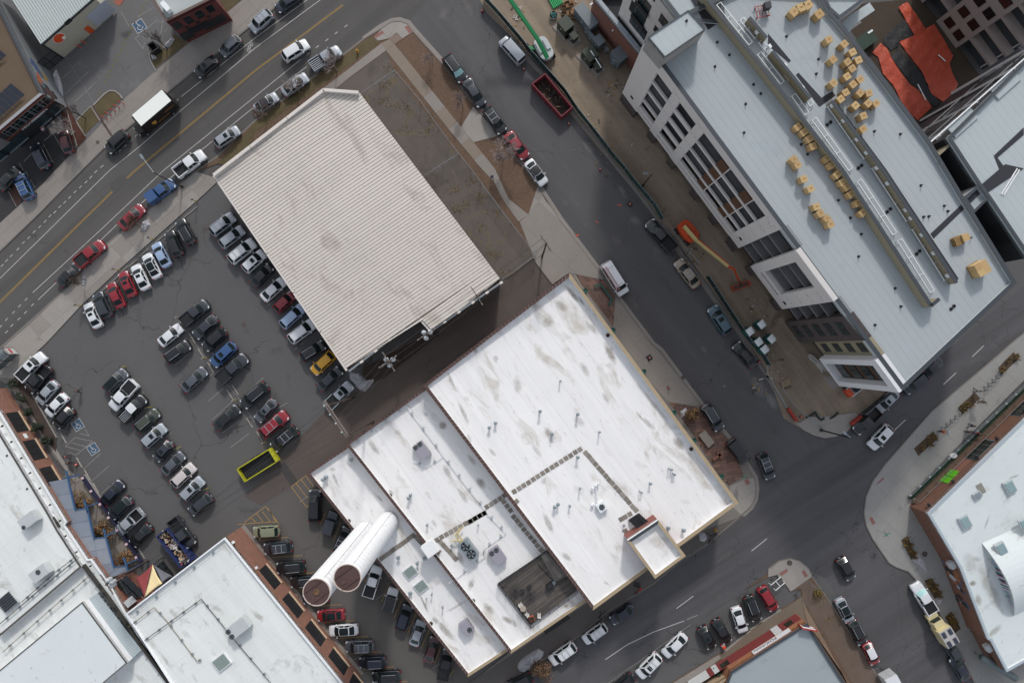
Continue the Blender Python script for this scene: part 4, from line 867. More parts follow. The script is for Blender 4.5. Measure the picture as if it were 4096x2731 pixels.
# ---------------------------------------------------------------- facades given by a wall line; pixels are cut with that wall
class Face:
    def __init__(s, A, B, par):
        s.A, s.B, s.par = Vector(A), Vector(B), par; s.d = (s.B-s.A).normalized(); s.n = Vector((s.d.y, -s.d.x)); s.L = (s.B-s.A).length
        if s.n.dot(s.A) > 0: s.n = -s.n           # towards the drone's foot point
    def pix(s, t, x, y):
        a, b = NP(t, x, y); r = Vector(((a-NADX)/FPX, (NADY-b)/FPX)); k = s.A.dot(s.n)/r.dot(s.n); p = r*k
        return (p-s.A).dot(s.d), CAMH-k
    def pt(s, u, z, o=0.0): q = s.A+s.d*u+s.n*o; return Vector((q.x, q.y, z))
    def box(s, name, u0, u1, z0, z1, o0, o1, m, par=None):
        c = [s.pt(u0, z0, o1), s.pt(u1, z0, o1), s.pt(u1, z0, o0), s.pt(u0, z0, o0)]
        if area([(v.x, v.y) for v in c]) < 0: c = c[::-1]
        return MB().hexa(c+[Vector((v.x, v.y, z1)) for v in c]).build(name, m, par or s.par)
    def quad(s, name, pts, o, m, par=None, th=.06):
        """outline given by pixels, laid on the wall"""
        uz = [s.pix(*q) for q in pts]; u = [a for a, _ in uz]; z = [b for _, b in uz]
        return s.box(name, min(u), max(u), max(.02, min(z)), max(z), o-th, o, m, par)
    def text(s, txt, u, z, size, o, m, par, flip=False, name='lettering'):
        cu = bpy.data.curves.new('t', 'FONT'); cu.body = txt; cu.size = size; cu.extrude = .01; cu.resolution_u = 2
        ob = bpy.data.objects.new('t', cu); COL.objects.link(ob); dg = bpy.context.evaluated_depsgraph_get()
        me = bpy.data.meshes.new_from_object(ob.evaluated_get(dg)); bpy.data.objects.remove(ob); me.materials.clear(); me.materials.append(m)
        right = Vector((-s.n.y, s.n.x, 0)); up = Vector((0, 0, 1)); nn = Vector((s.n.x, s.n.y, 0))
        M4 = Matrix((right, up, nn)).transposed().to_4x4(); p = s.pt(u, z, o); M4.translation = p-OFF[par.name]
        me.transform(M4); r = bpy.data.objects.new(name, me); COL.objects.link(r); r.parent = par; OFF[r.name] = OFF[par.name]; return r
fn = Face(nbp[0], nbp[1], nb)
for x, y, w_, h_ in ((1110, 70, 1.1, 2.6), (1175, 165, 2.2, 2.6), (1215, 45, 2.4, 2.8), (1130, 210, 2.0, 2.6), (1195, 290, 1.8, 2.6), (1390, 195, 1.5, 2.0), (1325, 275, .9, 1.4), (1290, -60, 1.6, 2.2)):
    u, z = fn.pix('20', x, y); o = fn.box('window', u-w_/2, u+w_/2, max(6.9, z-h_/2), z+h_/2, -.04, .05, M_frame)
    for q in (0, 1): fn.box('pane', u-w_/2+.06+q*w_/2, u-.06+q*w_/2, max(6.95, z-h_/2+.08), z+h_/2-.08, 0, .09, M_glass2, o)
for x, y in ((1175, 165), (1215, 45)):
    u, z = fn.pix('20', x, y); fn.box('balcony_rail', u-1.4, u+1.4, z-1.4, z-.4, .3, .36, M_frame)
# ---------------------------------------------------------------- lower left: brick building with long white roof, windows onto the small lot
p8 = P('03:2062,232 03:1155,930 03:1650,1700 13:880,1680', 6.5)
b8 = thing('brick_warehouse', 'brick warehouse with white roof and black windows beside the small lot', 'warehouse', cen(p8))
block(b8, p8, 6.1, 6.5, M_bred, M_mem2, M_par, mat('white_edge', 'dfe2e4', .5), .14, over=.03)
f8 = Face(p8[0], p8[3], b8)
for c in ((145, 575), (350, 840), (555, 1095), (770, 1345), (965, 1560)):
    u, z = f8.pix('13', *c); o = f8.box('window', u-1.9, u+1.9, 1.6, 4.6, -.05, .015, M_black); f8.box('sill', u-1.95, u+1.95, 1.45, 1.6, -.02, .22, mat('cream_sill', 'c3a98c', .8), o)
    for q in (-.65, .65): f8.box('mullion', u+q-.04, u+q+.04, 1.65, 4.55, 0, .05, M_frame, o)
    f8.box('mullion', u-1.85, u+1.85, 3.05, 3.13, 0, .05, M_frame, o)
f8.box('plinth', 0, f8.L, -.05, .12, 0, .55, M_conc); f8.box('floodlight', 6.3, 6.7, 4.8, 5.1, 0, .3, M_white_m)
f8.box('floodlight', 1.1, 1.5, 5.4, 5.8, 0, .3, M_white_m)
# ---------------------------------------------------------------- far left: brick restaurant row, roofs at several levels
p7 = P('02:-140,440 02:-140,2400 03:-140,1750 03:1640,1750 03:1155,932 03:1005,665 03:835,428 03:800,432 03:590,118 03:608,92 02:0,655', 4.6)
b7 = thing('restaurant_building', 'long brick restaurant with stepped white roofs beside the large parking lot', 'restaurant', cen(p7))
block(b7, p7, 4.3, 4.6, M_bred, M_mem2, M_par, mat('white_edge', 'dfe2e4'), .16, over=.02)
up1 = P('02:-140,640 02:-140,2500 03:0,1130 03:745,500 03:525,160 03:430,-10 02:0,850', 5.4)
block(b7, up1, 5.3, 5.4, M_par, M_mem2, M_par, mat('dark_edge', '46443f', .8), .2, z0=4.2, over=.02)
up2 = P('03:-140,1560 03:752,822 03:1165,1382 03:860,1640 03:-140,1640', 6.6)
block(b7, up2, 6.55, 6.6, M_par, mat('white_membrane_spotted', 'c6cccd', .75, (.15, .06), (9, .05), stain=[(1.1, .63, '55534e', .8), (.3, .62, '9a9890', .5)]), M_par, mat('dark_edge', '46443f'), .12, z0=4.2, over=.02)
cp = P('03:758,822 03:893,740 03:1302,1262 03:1168,1384', 4.95)
fz = Face(cp[0], cp[3], b7); L_ = math.dist(cp[0], cp[3]); k = 30
for i in range(k):
    a, b_ = l2(cp[0], cp[3], i/k), l2(cp[0], cp[3], (i+.93)/k); c, d = l2(cp[1], cp[2], i/k), l2(cp[1], cp[2], (i+.93)/k)
    MB().hexa([(*a, 4.4), (*b_, 4.4), (*d, 4.4), (*c, 4.4), (*a, 5.1), (*b_, 5.1), (*d, 4.95), (*c, 4.95)]).build('roof_panel', mat('grey_corrugated', 'a9b4b8', .5, (1, .06), metal=.2), b7)
MB().prism(cp, 4.3, 4.85).build('roof_deck', M_cope, b7)
for s in ('02:0,858 03:440,0 535,140', '03:760,482 1000,800 1300,1230 1580,1610', '03:500,165 745,495'):
    pts = P(s, 4.9)
    for a, c in zip(pts[:-1], pts[1:]): MB().beam((*a, 4.75), (*c, 4.75), .42, .5).build('cap_strip', mat('black_capping', '34332f', .9, (1, .3)), b7)
f7 = Face(P('02:0,655', 4.6)[0], P('03:608,92', 4.6)[0], b7)
for c, w in (((175, 735), 1.75), ((325, 990), 1.75), ((470, 1230), 1.6)):
    u, z = f7.pix('02', *c); o = f7.box('window', u-w, u+w, .9, 3.6, -.05, .015, M_black); f7.box('sill', u-w-.05, u+w+.05, .75, .92, -.02, .2, mat('cream_sill', 'c3a98c'), o)
    for q in (-.6, .6): f7.box('mullion', u+q-.04, u+q+.04, .95, 3.55, 0, .05, M_frame, o)
u, z = f7.pix('02', 260, 860); f7.box('notice', u-.4, u+.4, 2, 2.7, 0, .06, M_white_m)
# roof lamps on thin arms, pipes on blocks
def lamp_arm(par, t, x, y, dx, dy, z):
    a = W(t, x, y, z+.9); b_ = W(t, x+dx, y+dy, z); o = MB().tube(b_, a, .03, n=5).box(tuple(a), (.28, .22, .2), .6); o.build('roof_lamp', M_black, par)
for q in ((20, 775), (105, 920), (65, 1045), (195, 1070), (275, 1205), (250, 1350), (365, 1345), (460, 1497)): lamp_arm(b7, '02', *q, -52, 42, 4.4)
for q in ((552, 75), (602, 215), (702, 362), (832, 490), (915, 660), (952, 738), (1055, 877), (1165, 1025), (1285, 1190), (1385, 1305), (1495, 1450)): lamp_arm(b7, '03', *q, -48, 42, 4.4)
def piperun(par, t, s, z, r, m, step=2.4, blk=True):
    pts = [Vector((*p, z)) for p in P(t+':'+s, z)]
    for a, c in zip(pts[:-1], pts[1:]):
        MB().tube(a, c, r, n=6).build('pipe', m, par); k = max(1, round((c-a).length/step))
        if blk:
            for i in range(k): q = a.lerp(c, (i+.5)/k); MB().box((q.x, q.y, z-.12), (.3, .3, .24), math.atan2((c-a).y, (c-a).x)).build('pipe_block', M_galv, par)
M_ydark = mat('pipe_dark', '3f3a32', .7)
piperun(b7, '03', '0,1020 350,720 690,440', 5.65, .06, M_ydark); piperun(b7, '03', '200,820 480,570 700,400', 5.65, .05, M_ydark); piperun(b7, '03', '25,1280 400,945 820,580', 4.85, .05, mat('pipe_yellowish', '6e6140', .7))
piperun(b8, '03', '1180,1050 1415,870 1520,980 1810,1365 1850,1350', 6.4, .05, mat('pipe_yellowish', '6e6140')); piperun(b8, '03', '1290,1200 1850,795 2150,1165 2350,1400', 6.4, .06, M_ydark); piperun(b8, '03', '1170,980 2040,300', 6.4, .03, M_galv, 3.3); piperun(b8, '13', '0,1400 140,1568', 6.4, .05, M_ydark)
# low brick annex with pergola and canopies behind the sails
an = thing('brick_annex', 'low brick annex with dark glazed roof beside the shade sails', 'annex', tuple(W('03', 1180, 760)))
ap = P('03:1000,655 1125,600 1330,795 1160,918', 3.2); block(an, ap, 3.0, 3.2, M_bred2, mat('brick_tone_roof', '6c4536', .9, (1, .15), (9, .1)), M_bred2, M_bred2, .12)
for i in range(3):
    for j in range(2):
        q = [W('03', 1075+i*58+j*52, 645+i*55-j*30, 3.3) for _ in (0,)]; a = q[0]; MB().box((a.x+.5, a.y-.2, 3.24), (1.25, 1.15, .08), R(-48)).build('roof_pane', M_glass, an)
MB().box(tuple(W('03', 1195, 818, 3.6)), (1.1, 1.2, .9), R(-50)).build('roof_unit', M_acw, an)
# blue framed polycarbonate canopy
can = thing('patio_canopy', 'stepped translucent canopy with blue steel beams along the restaurant', 'canopy', tuple(W('03', 800, 200)))
M_poly = mat('polycarbonate', '7c8490', .35, (.6, .12), (4, .08)); M_blues = mat('blue_steel', '345478', .5, (2, .1)); ZC = 3.3
cpoly = P('02:405,1297 615,1258 692,1545 800,1525 03:862,238 972,225 1045,500 1148,490 1172,538 985,610 835,428 600,95', ZC)
MB().prism(cpoly, ZC-.06, ZC-.02).build('canopy_base', M_poly, can)
slabs(can, cpoly, P('02:405,1297', ZC)[0], P('02:615,1258', ZC)[0], 6.0, 2.35, ZC-.02, ZC+.02, [M_poly, mat('polycarbonate_b', '767d88', .35, (.6, .12)), mat('polycarbonate_c', '848a93', .35, (.6, .15))], 'canopy_pane', .1)
for s in ('02:605,1185 690,1545', '03:795,-60 862,240', '03:950,150 1045,505', '03:1135,410 1175,540', '02:770,1450 805,1568'):
    a, c = P(s, ZC+.2); MB().beam((*a, ZC+.15), (*c, ZC+.15), .2, .25).build('beam', M_blues, can)
for s in ('02:615,1260 730,1220', '03:862,238 972,225', '03:975,215 1085,165', '03:1045,500 1150,490', '03:1160,470 1270,425', '03:1170,535 1280,480', '02:690,1545 800,1525', '02:805,1510 910,1475'):
    a, c = P(s, ZC+.1); MB().beam((*a, ZC+.05), (*c, ZC+.05), .12, .14).build('beam', M_blues, can)
for q in ((700, 1225), (900, 1478)):
    a = W('02', *q); MB().beam((a.x, a.y, 0), (a.x, a.y, ZC), .14, .14).build('column', M_blues, can)
for q in ((1075, 165), (1262, 425)):
    a = W('03', *q); MB().beam((a.x, a.y, 0), (a.x, a.y, ZC), .14, .14).build('column', M_blues, can)
paved('patio', '02:625,1200 740,1255 980,1568 03:1280,470 1050,560 850,240 600,20 02:560,1250', .06, [M_conc, mat('patio_dark', '66625c', .9, (.4, .15))], '02:740,1255', '02:980,1568', 2.4, 2.2)
bw = thing('patio_wall', 'dark blue patio wall with pale lamp caps along the parking lot', 'wall', tuple(W('03', 1090, 200)))
pts = P('02:738,1240 845,1400 980,1580 03:1090,170 1285,470', 1.1); M_navyw = mat('navy_wall', '1c1c38', .7, (1, .1))
for a, c in zip(pts[:-1], pts[1:]): MB().beam((*a, .5), (*c, .5), .16, 1.1).build('wall_panel', M_navyw, bw)
for s in ('02:757,1252', '02:835,1372', '02:917,1493', '03:995,47', '03:1075,165', '03:1160,290', '03:1248,412'):
    a = P(s, 1.1)[0]; MB().box((*a, 1.12), (.36, .36, .14), .5).build('lamp_cap', mat('pink_white', 'c5a9ad', .6), bw)
edgebar(bw, 'kerb', P('02:770,1225')[0], P('02:1000,1560')[0], .35, -.02, .16, M_conc2, 1); edgebar(bw, 'kerb', P('03:1000,0')[0], P('03:1310,465')[0], .35, -.02, .16, M_conc2, 1)
# shade sails
def sail(pts, z, m, label, sag=.12):
    V = [Vector(W('03', x, y, zz)) for (x, y), zz in zip(pts, z)]; b = MB(); n = 8; g = {}
    cen_ = sum(V, Vector())/3
    for i in range(n+1):
        for j in range(n+1-i):
            u, v = i/n, j/n; w = 1-u-v; p = V[0]*u+V[1]*v+V[2]*w
            pull = .28*(1-27*u*v*w)*(1-(u*u+v*v+w*w))*1.0; q = p.lerp(cen_, max(0, pull)); q.z -= sag*27*u*v*w; g[i, j] = q
    ids = {}; vs = []
    for kk, q in g.items(): ids[kk] = len(vs); vs.append(q)
    fs = []
    for i in range(n):
        for j in range(n-i):
            fs.append([ids[i, j], ids[i+1, j], ids[i, j+1]])
            if i+j < n-1: fs.append([ids[i+1, j], ids[i+1, j+1], ids[i, j+1]])
    b.add(vs, fs); o = b.build('shade_sail', m, label=label, cat='shade sail', smooth=True)
    md = o.modifiers.new('thick', 'SOLIDIFY'); md.thickness = .02
sail(((1400, 475), (1243, 607), (1325, 782)), (3.8, 3.4, 6.3), mat('sail_red', '7d3335', .8, (1, .06)), 'dark red triangular shade sail above the back yard')
sail(((1402, 475), (1492, 650), (1325, 782)), (3.9, 6.2, 6.3), mat('sail_cream', 'c9b78c', .8, (1, .06)), 'cream triangular shade sail between the red and grey sails')
sail(((1405, 475), (1582, 582), (1488, 648)), (3.9, 6.0, 6.1), mat('sail_grey', '5c5d63', .8, (1, .06)), 'grey triangular shade sail next to the brick warehouse')
# ---------------------------------------------------------------- upper left: metal clad brewery, red brick house, training studio
U1 = P('00:120,-30 378,405 860,-20 700,-300 200,-300', 5.2)
u1 = thing('metal_warehouse', 'beige metal warehouse with ribbed roof, orange round sign and big roller door', 'warehouse', cen(U1))
M_beige = mat('beige_cladding', '9d998b', .8, (.4, .06), (10, .05), wave=(R(-49), .3, .05, .1)); M_rr = mat('grey_ribbed_roof', 'a3aaa8', .55, (.4, .05), metal=.2)
n = len(U1); pc = ccw(U1); MB().add([(x, y, -.05) for x, y in pc]+[(x, y, 5.1) for x, y in pc], [[i, (i+1) % n, n+(i+1) % n, n+i] for i in range(n)]).build('wall', M_beige, u1)
ra, rb_ = Vector(U1[1]), Vector(U1[2]); rd = (rb_-ra).normalized(); re_ = Vector((-rd.y, rd.x)); re_ = re_ if re_.x < 0 else -re_
k = 0; L_ = (rb_-ra).length; ld = (Vector(U1[0])-ra)
while k*.42 < L_:
    a = ra+rd*k*.42; c = a+rd*.40; far = ld*1.6
    MB().hexa([(*q, 5.0) for q in (a, c, c+far, a+far)][::1]+[(a.x, a.y, 5.2), (c.x, c.y, 5.2), (*(c+far), 6.6), (*(a+far), 6.6)]).build('roof_panel', M_rr, u1)
    MB().beam((a.x, a.y, 5.24), (*(a+far), 6.64), .07, .08).build('roof_rib', mat('rib_light', 'c9cfcd', .5), u1); k += 1
MB().beam((*ra, 5.0), (*(rb_), 5.0), .25, .3).build('gutter', M_frame, u1)
f1 = Face(U1[1], U1[2], u1)
u0, _ = f1.pix('00', 690, 320); f1.quad('roller_door', [('00', 785, 155), ('00', 900, 240), ('00', 965, 5), ('00', 1065, 95)], .06, mat('roller_door_grey', '9aa1ab', .5, wave=(0, .4, .1)))
f1.quad('door', [('00', 770, 265), ('00', 825, 310), ('00', 865, 282), ('00', 808, 235)], .07, mat('door_orange', 'b84a1c', .6))
f1.quad('window', [('00', 590, 210), ('00', 660, 185), ('00', 615, 235)], .05, M_glass)
u, z = f1.pix('00', 540, 350); b = MB()
cpt = f1.pt(u, z, 0); 
def disc(face, u, z, r, o0, o1, n=24):
    b = MB(); v0 = [face.pt(u+r*math.cos(2*math.pi*i/n), z+r*math.sin(2*math.pi*i/n), o0) for i in range(n)]; v1 = [face.pt(u+r*math.cos(2*math.pi*i/n), z+r*math.sin(2*math.pi*i/n), o1) for i in range(n)]
    return b.add(v0+v1, [[i, (i+1) % n, n+(i+1) % n, n+i] for i in range(n)]+[list(range(n)), list(range(n, 2*n))[::-1]])
sg = disc(f1, u, z, .98, .0, .08).build('round_sign', mat('sign_white', 'd8d4cf', .6), u1); disc(f1, u, z, .9, .08, .1).build('sign_face', mat('sign_orange', 'c2481f', .6), sg)
disc(f1, u+.5, z-.5, .3, .1, .12).build('sign_curl', mat('sign_white', 'd8d4cf'), sg)
f1.box('corner_trim', -.1, .15, -.05, 5.1, 0, .1, M_frame)
aw = MB().hexa([(*q, 2.6) for q in P('00:1040,20 1090,0 1160,-20 1100,60', 2.6)]+[(*q, 2.7) for q in P('00:1040,20 1090,0 1160,-20 1100,60', 2.6)]).build('awning', mat('awning_rust', '8a4a38', .7), u1)
gt = thing('chain_gate', 'black mesh gate between the metal warehouse and the mural wall', 'gate', tuple(W('00', 470, 580)))
a, c = W('00', 440, 665), W('00', 590, 540); gf = Face(a.xy, c.xy, gt)
for i in range(3): gf.box('gate_post', gf.L*i/2-.05, gf.L*i/2+.05, 0, 3.0, -.05, .05, M_black)
for zz in (.15, 1.5, 2.9): gf.box('gate_rail', 0, gf.L, zz, zz+.07, -.03, .03, M_black)
for i in range(1, 40): gf.box('gate_bar', gf.L*i/40-.012, gf.L*i/40+.012, .2, 2.9, -.012, .012, M_frame)
U2 = P('00:1375,-40 1520,198 1960,-20 1800,-260', 7.2)
u2 = thing('red_brick_house', 'dark red brick house with flat grey roof and black windows by the pavement', 'house', cen(U2))
M_red = mat('dark_red_brick', '4f211e', .85, (1, .12), brick=(R(38), .45, .2, '5f3530'))
block(u2, U2, 6.9, 7.2, M_red, mat('roof_pale_grey', '9fa4a4', .85, (.4, .08)), M_red, mat('coping_brown', '5a4a44', .7), .25)
f2 = Face(U2[1], U2[2], u2)
for c in ((1630, 235), (1715, 170), (1800, 100), (1885, 30)):
    u, z = f2.pix('00', *c); o = f2.box('window', u-.6, u+.6, 4.2, 6.0, -.03, .04, M_frame); f2.box('pane', u-.5, u+.5, 4.3, 5.05, 0, .07, M_glass, o); f2.box('pane', u-.5, u+.5, 5.15, 5.9, 0, .07, M_glass, o)
for c in ((1720, 330), (1888, 190), (1985, 138)):
    u, z = f2.pix('00', *c); f2.box('window', u-.9, u+.9, .9, 2.9, -.03, .05, M_glass)
u, z = f2.pix('00', 1830, 255); f2.box('awning', u-1.6, u+1.6, 3.0, 3.15, 0, 1.0, M_black)
for c in ((1645, 185), (1730, 115), (1820, 47)): u, z = f2.pix('00', *c); disc(f2, u, 3.7, .28, 0, .1).build('wall_disc', M_black, u2)
MB().box(tuple(W('00', 1530, 70, 7.5)), (1.6, .7, .9), R(-50)).build('roof_unit', M_white_m, u2)
U3 = P('00:-60,-40 388,862 -60,1240 -400,900', 6.0)
u3 = thing('training_studio', 'dark two storey studio with mural side wall, glass front and solar panels', 'studio', cen(U3))
block(u3, U3, 5.6, 6.0, [mat('studio_grey', '6d7073', .85, (.4, .06))][0], mat('brown_ballast', '5b4c3d', .95, (.3, .15), (10, .2)), mat('studio_grey', '6d7073'), [mat('studio_edge', 'a5a6a6', .6), mat('studio_edge_b', '8f8f92', .6), M_cope, M_cope], .3)
f3 = Face(U3[1], U3[2], u3)
f3.box('front_cladding', 0, f3.L, -.05, 5.9, 0, .08, mat('studio_black', '1b1c20', .6, (1, .1)))
f3.box('orange_trim', 0, f3.L, 5.55, 5.75, .08, .16, mat('trim_orange', '6e2f1c', .6)); f3.box('orange_trim', 0, f3.L, 3.3, 3.45, .08, .16, mat('trim_orange', '6e2f1c'))
k = int(f3.L/1.75)
for i in range(k):
    o = f3.box('window', i*1.75+.1, i*1.75+1.7, 3.6, 5.45, .06, .12, M_galv)
    for a_, b_ in ((.18, 1.1), (1.18, 1.62)):
        f3.box('pane', i*1.75+a_, i*1.75+b_, 3.68, 4.7, .1, .14, M_glass, o); f3.box('pane', i*1.75+a_, i*1.75+b_, 4.78, 5.38, .1, .14, M_glass, o)
for c in ((520, 1000), (405, 1110), (210, 1300), (140, 1390), (75, 1450)):
    u, z = f3.pix('00', *c); f3.box('window', u-1.1, u+1.1, .9, 2.6, .06, .12, M_glass2); f3.box('sill', u-1.1, u+1.1, .8, .9, .06, .25, M_galv)
ux, _ = f3.pix('00', 245, 1210)
f3.text('PROGRESSION', ux, 2.85, .78, .14, mat('letter_white', 'c9cdd2', .5), u3); ux2, _ = f3.pix('00', 322, 1135); sb_ = f3.box('sign_band', *sorted((ux2, f3.pix('00', 425, 1030)[0])), 2.85, 3.2, .08, .13, mat('letter_white', 'c9cdd2')); f3.text('PERSONAL TRAINING', ux2+.2*(1 if True else 0), 2.9, .3, .15, M_black, u3)
# mural on the side wall: bird shape of painted patches
f4 = Face(U3[0], U3[1], u3)
mu = {'402a26': ((355, 770), (385, 790), (430, 840), (470, 870)), '8a4b30': ((355, 700), (365, 740)), '2c5f66': ((392, 785),), '7c6a35': ((330, 615), (400, 700)), '3a4a6a': ((305, 590), (345, 640), (380, 690)), '27262b': ((400, 830), (440, 815), (500, 880), (415, 790))}
for c, pts in mu.items():
    for q in pts:
        u, z = f4.pix('00', *q); r = random.uniform(.45, .95); pg = []
        for i in range(9): a_ = 2*math.pi*i/9; rr_ = r*random.uniform(.55, 1.2); pg.append(f4.pt(u+rr_*1.4*math.cos(a_), min(5.4, max(.3, z+rr_*math.sin(a_))), .02+random.uniform(0, .02)))
        MB().add(pg, [list(range(9))]).build('mural_patch', mat('mural_'+c, c, .8, (2, .2)), u3)
def solar(s0, s1, n, zb, label):
    a, c = Vector(P(s0, zb)[0]), Vector(P(s1, zb)[0]); d = (c-a); L = d.length; d.normalize(); nn = Vector((d.y, -d.x)); nn = nn if nn.y > 0 else -nn
    t = thing('solar_array', label, 'solar panel', ((a.x+c.x)/2, (a.y+c.y)/2, zb))
    for i in range(n):
        p, q = a+d*(L*i/n+.03), a+d*(L*(i+1)/n-.03); u = nn*1.7
        MB().hexa([(*p, zb+.4), (*q, zb+.4), (*(q+u), zb+1.6), (*(p+u), zb+1.6), (*p, zb+.46), (*q, zb+.46), (*(q+u), zb+1.66), (*(p+u), zb+1.66)]).build('panel', mat('solar_blue', '353a44', .3, (2, .1)), t)
        if i % 2 == 0:
            MB().beam((*p, zb), (*(p+u), zb+1.6), .07, .07).build('strut', mat('strut_cream', '9a8f6c', .7), t); MB().beam((*(p+u), zb), (*(p+u), zb+1.6), .07, .07).build('strut', mat('strut_cream', '9a8f6c'), t)
solar('00:-40,1140', '00:245,880', 7, 5.6, 'row of tilted dark solar panels at the front of the studio roof'); solar('00:-60,640', '00:75,520', 4, 5.6, 'short row of solar panels behind the longer row')
# ---------------------------------------------------------------- right: brick market hall with curved roof
Zm = 5.0
pm = P('32:2640,430 1470,1576 33:1765,505 2020,1165 2045,1172 2195,1462 2700,1180 2700,200', Zm)
mk = thing('market_hall', 'brick market hall with pale roof, skylights and a curved graffiti vault', 'market hall', cen(pm))
M_mbr = mat('market_brick', '6b4a3c', .9, (.8, .15), brick=(R(44), .45, .2, '57402f'), stain=(.6, .6, '7d5a4e', .5))
block(mk, pm, 4.7, Zm, M_mbr, M_memE, M_par, mat('bluish_edge', '9aa6ae', .6), .3, over=.03)
fm = Face(pm[1], pm[0], mk); fw = Face(pm[1], pm[2], mk)
for c in ((1945, 990), (2351, 590)):
    u, z = fm.pix('32', *c); o = fm.box('window', u-2.2, u+2.2, 1.5, 3.9, -.03, .05, M_galv)
    for i in range(4):
        for j in range(3): fm.box('pane', u-2.1+i*1.06, u-1.14+i*1.06, 1.58+j*.78, 2.28+j*.78, 0, .09, mat('window_glass_olive', '22261f', .12), o)
for c in ((1650, 1268), (1708, 1212)):
    u, z = fm.pix('32', *c); fm.box('door', u-.62, u+.62, 1.05, 3.0, 0, .07, mat('door_lime', '58a81c', .6))
u, z = fm.pix('32', 1760, 1140); fm.box('faded_panel', u-1.5, u+1.5, 1.2, 3, 0, .04, mat('faded_pink', '7d5547', .9))
for c in ((2320, 645), (2078, 893), (1903, 1070), (1680, 1285), (1455, 1497)):
    u, z = fm.pix('32', *c); fm.box('wall_lamp', u-.15, u+.15, 3.9, 4.2, 0, .5, M_black)
# dock ramp with glass railing and planting
ramp = thing('loading_dock', 'brown raised loading dock with steel railing along the market hall', 'loading dock', tuple(W('32', 1800, 1100)))
dp = P('32:1345,1475 2520,330 2600,400 1430,1545', 1.05)
MB().prism(dp, -.02, 1.05).build('dock_slab', mat('dock_brown', '5b4a3d', .9, (.4, .15), (9, .1)), ramp)
railing(ramp, P('32:1300,1420 2480,290', 1.0), .1, 1.1, M_galv, 2.2, 0, (1.0, .55)); railing(ramp, P('32:1365,1455 2530,320', 1.05), 1.05, 1.0, M_galv, 2.2, 0, (1.0,))
MB().prism(P('32:1300,1420 2480,290 2530,325 1350,1460', .1), -.02, .12).build('ramp_floor', mat('ramp_grey', '64676a', .9, (.5, .1)), ramp)
for i in range(7):
    a, c = l2(P('32:1285,1440')[0], P('32:1420,1425')[0], i/7), l2(P('32:1330,1500')[0], P('32:1425,1440')[0], i/7)
    a = W('32', 1285+i*19, 1440-i*3); c = W('32', 1318+i*17, 1500-i*9); MB().beam((a.x, a.y, .08+i*.12), (c.x, c.y, .08+i*.12), .36, .16+i*.02).build('step', M_conc2, ramp)
# vault with graffiti end
va, vb = Vector(P('33:1965,280', 4.75)[0]), Vector(P('33:2258,948', 4.75)[0]); vd = (vb-va); ve = Vector((-vd.y, vd.x)).normalized(); ve = ve if ve.x > 0 else -ve
b = MB(); n = 16; hgt = 2.3
arc = [(va+vd*(i/n), 4.72+hgt*4*(i/n)*(1-i/n)) for i in range(n+1)]
for i in range(n):
    (p, z0), (q, z1) = arc[i], arc[i+1]; b.add([(*p, z0), (*q, z1), (*(q+ve*26), z1), (*(p+ve*26), z0)], [[0, 1, 2, 3]])
b.build('vault', M_memE, mk, smooth=True)
b = MB(); b.add([(*p, z) for p, z in arc]+[(*p, 4.7) for p, _ in arc], [[i, i+1, n+2+i, n+1+i] for i in range(n)]); b.build('vault_end', mat('vault_end_grey', '9da2a3', .85, (1, .1)), mk)
cols = ('8a4b78', '5b8f86', '3a3a44', '7aa3a0', '8d5a86', 'aab4b8', '5a6a86', '2d2d33')
for i in range(3, 14):
    (p, z0), (q, z1) = arc[i], arc[i+1]; off = -ve*.03
    for k in range(3):
        p2, q2 = p.lerp(q, k/3), p.lerp(q, (k+.92)/3); lo, hi = 5.0+random.uniform(0, .4), min(z0, z1)-.15-random.uniform(0, .3)
        if hi > lo+.2: MB().add([(*(p2+off), lo), (*(q2+off), lo+random.uniform(-.1, .2)), (*(q2+off), hi), (*(p2+off), hi-random.uniform(0, .3))], [[0, 1, 2, 3]]).build('graffiti_patch', mat('graf_'+cols[(i*3+k*5) % 8], cols[(i*3+k*5) % 8], .8), mk)
f5 = Face(pm[2], pm[3], mk); random.seed(5)
for i in range(26):
    c = random.choice(('1d232c', '3d4d66', '8a5a3c', '9ba3a8', '222428', '4a566e')); u = random.uniform(.3, 7.5); z = random.uniform(.5, 3.6); w = random.uniform(.3, .9); h = random.uniform(.3, .9)
    MB().add([f5.pt(u-w, z-h*.3, .02+i*.001), f5.pt(u+w*.2, z-h, .02+i*.001), f5.pt(u+w, z+h*.4, .02+i*.001), f5.pt(u-w*.1, z+h, .02+i*.001)], [[0, 1, 2, 3]]).build('graffiti_patch', mat('graf_'+c, c, .8), mk)
f6 = Face(pm[3], pm[4], mk)
for c in ((1690, 475), (2025, 1235)): u, z = fw.pix('33', *c); MB().box(tuple(W('33', *c, 3.6)), (1.1, 1.0, .9), R(-60)).build('canopy_box', M_acw, mk)
dt = thing('exhaust_duct', 'large grey duct running along the end of the market hall', 'duct', tuple(W('33', 2100, 1430)))
MB().tube(W('33', 1960, 1325, 2.6), W('33', 2275, 1520, 2.6), .55, n=14).build('tube', mat('duct_grey', '5e6a6c', .5, (1, .1), metal=.3), dt, smooth=True)
for q in ((1990, 1345), (2120, 1425), (2250, 1505)): a = W('33', *q, 2.6); MB().beam((a.x, a.y, 0), (a.x, a.y, 2.2), .2, .2).build('support', M_galv, dt)
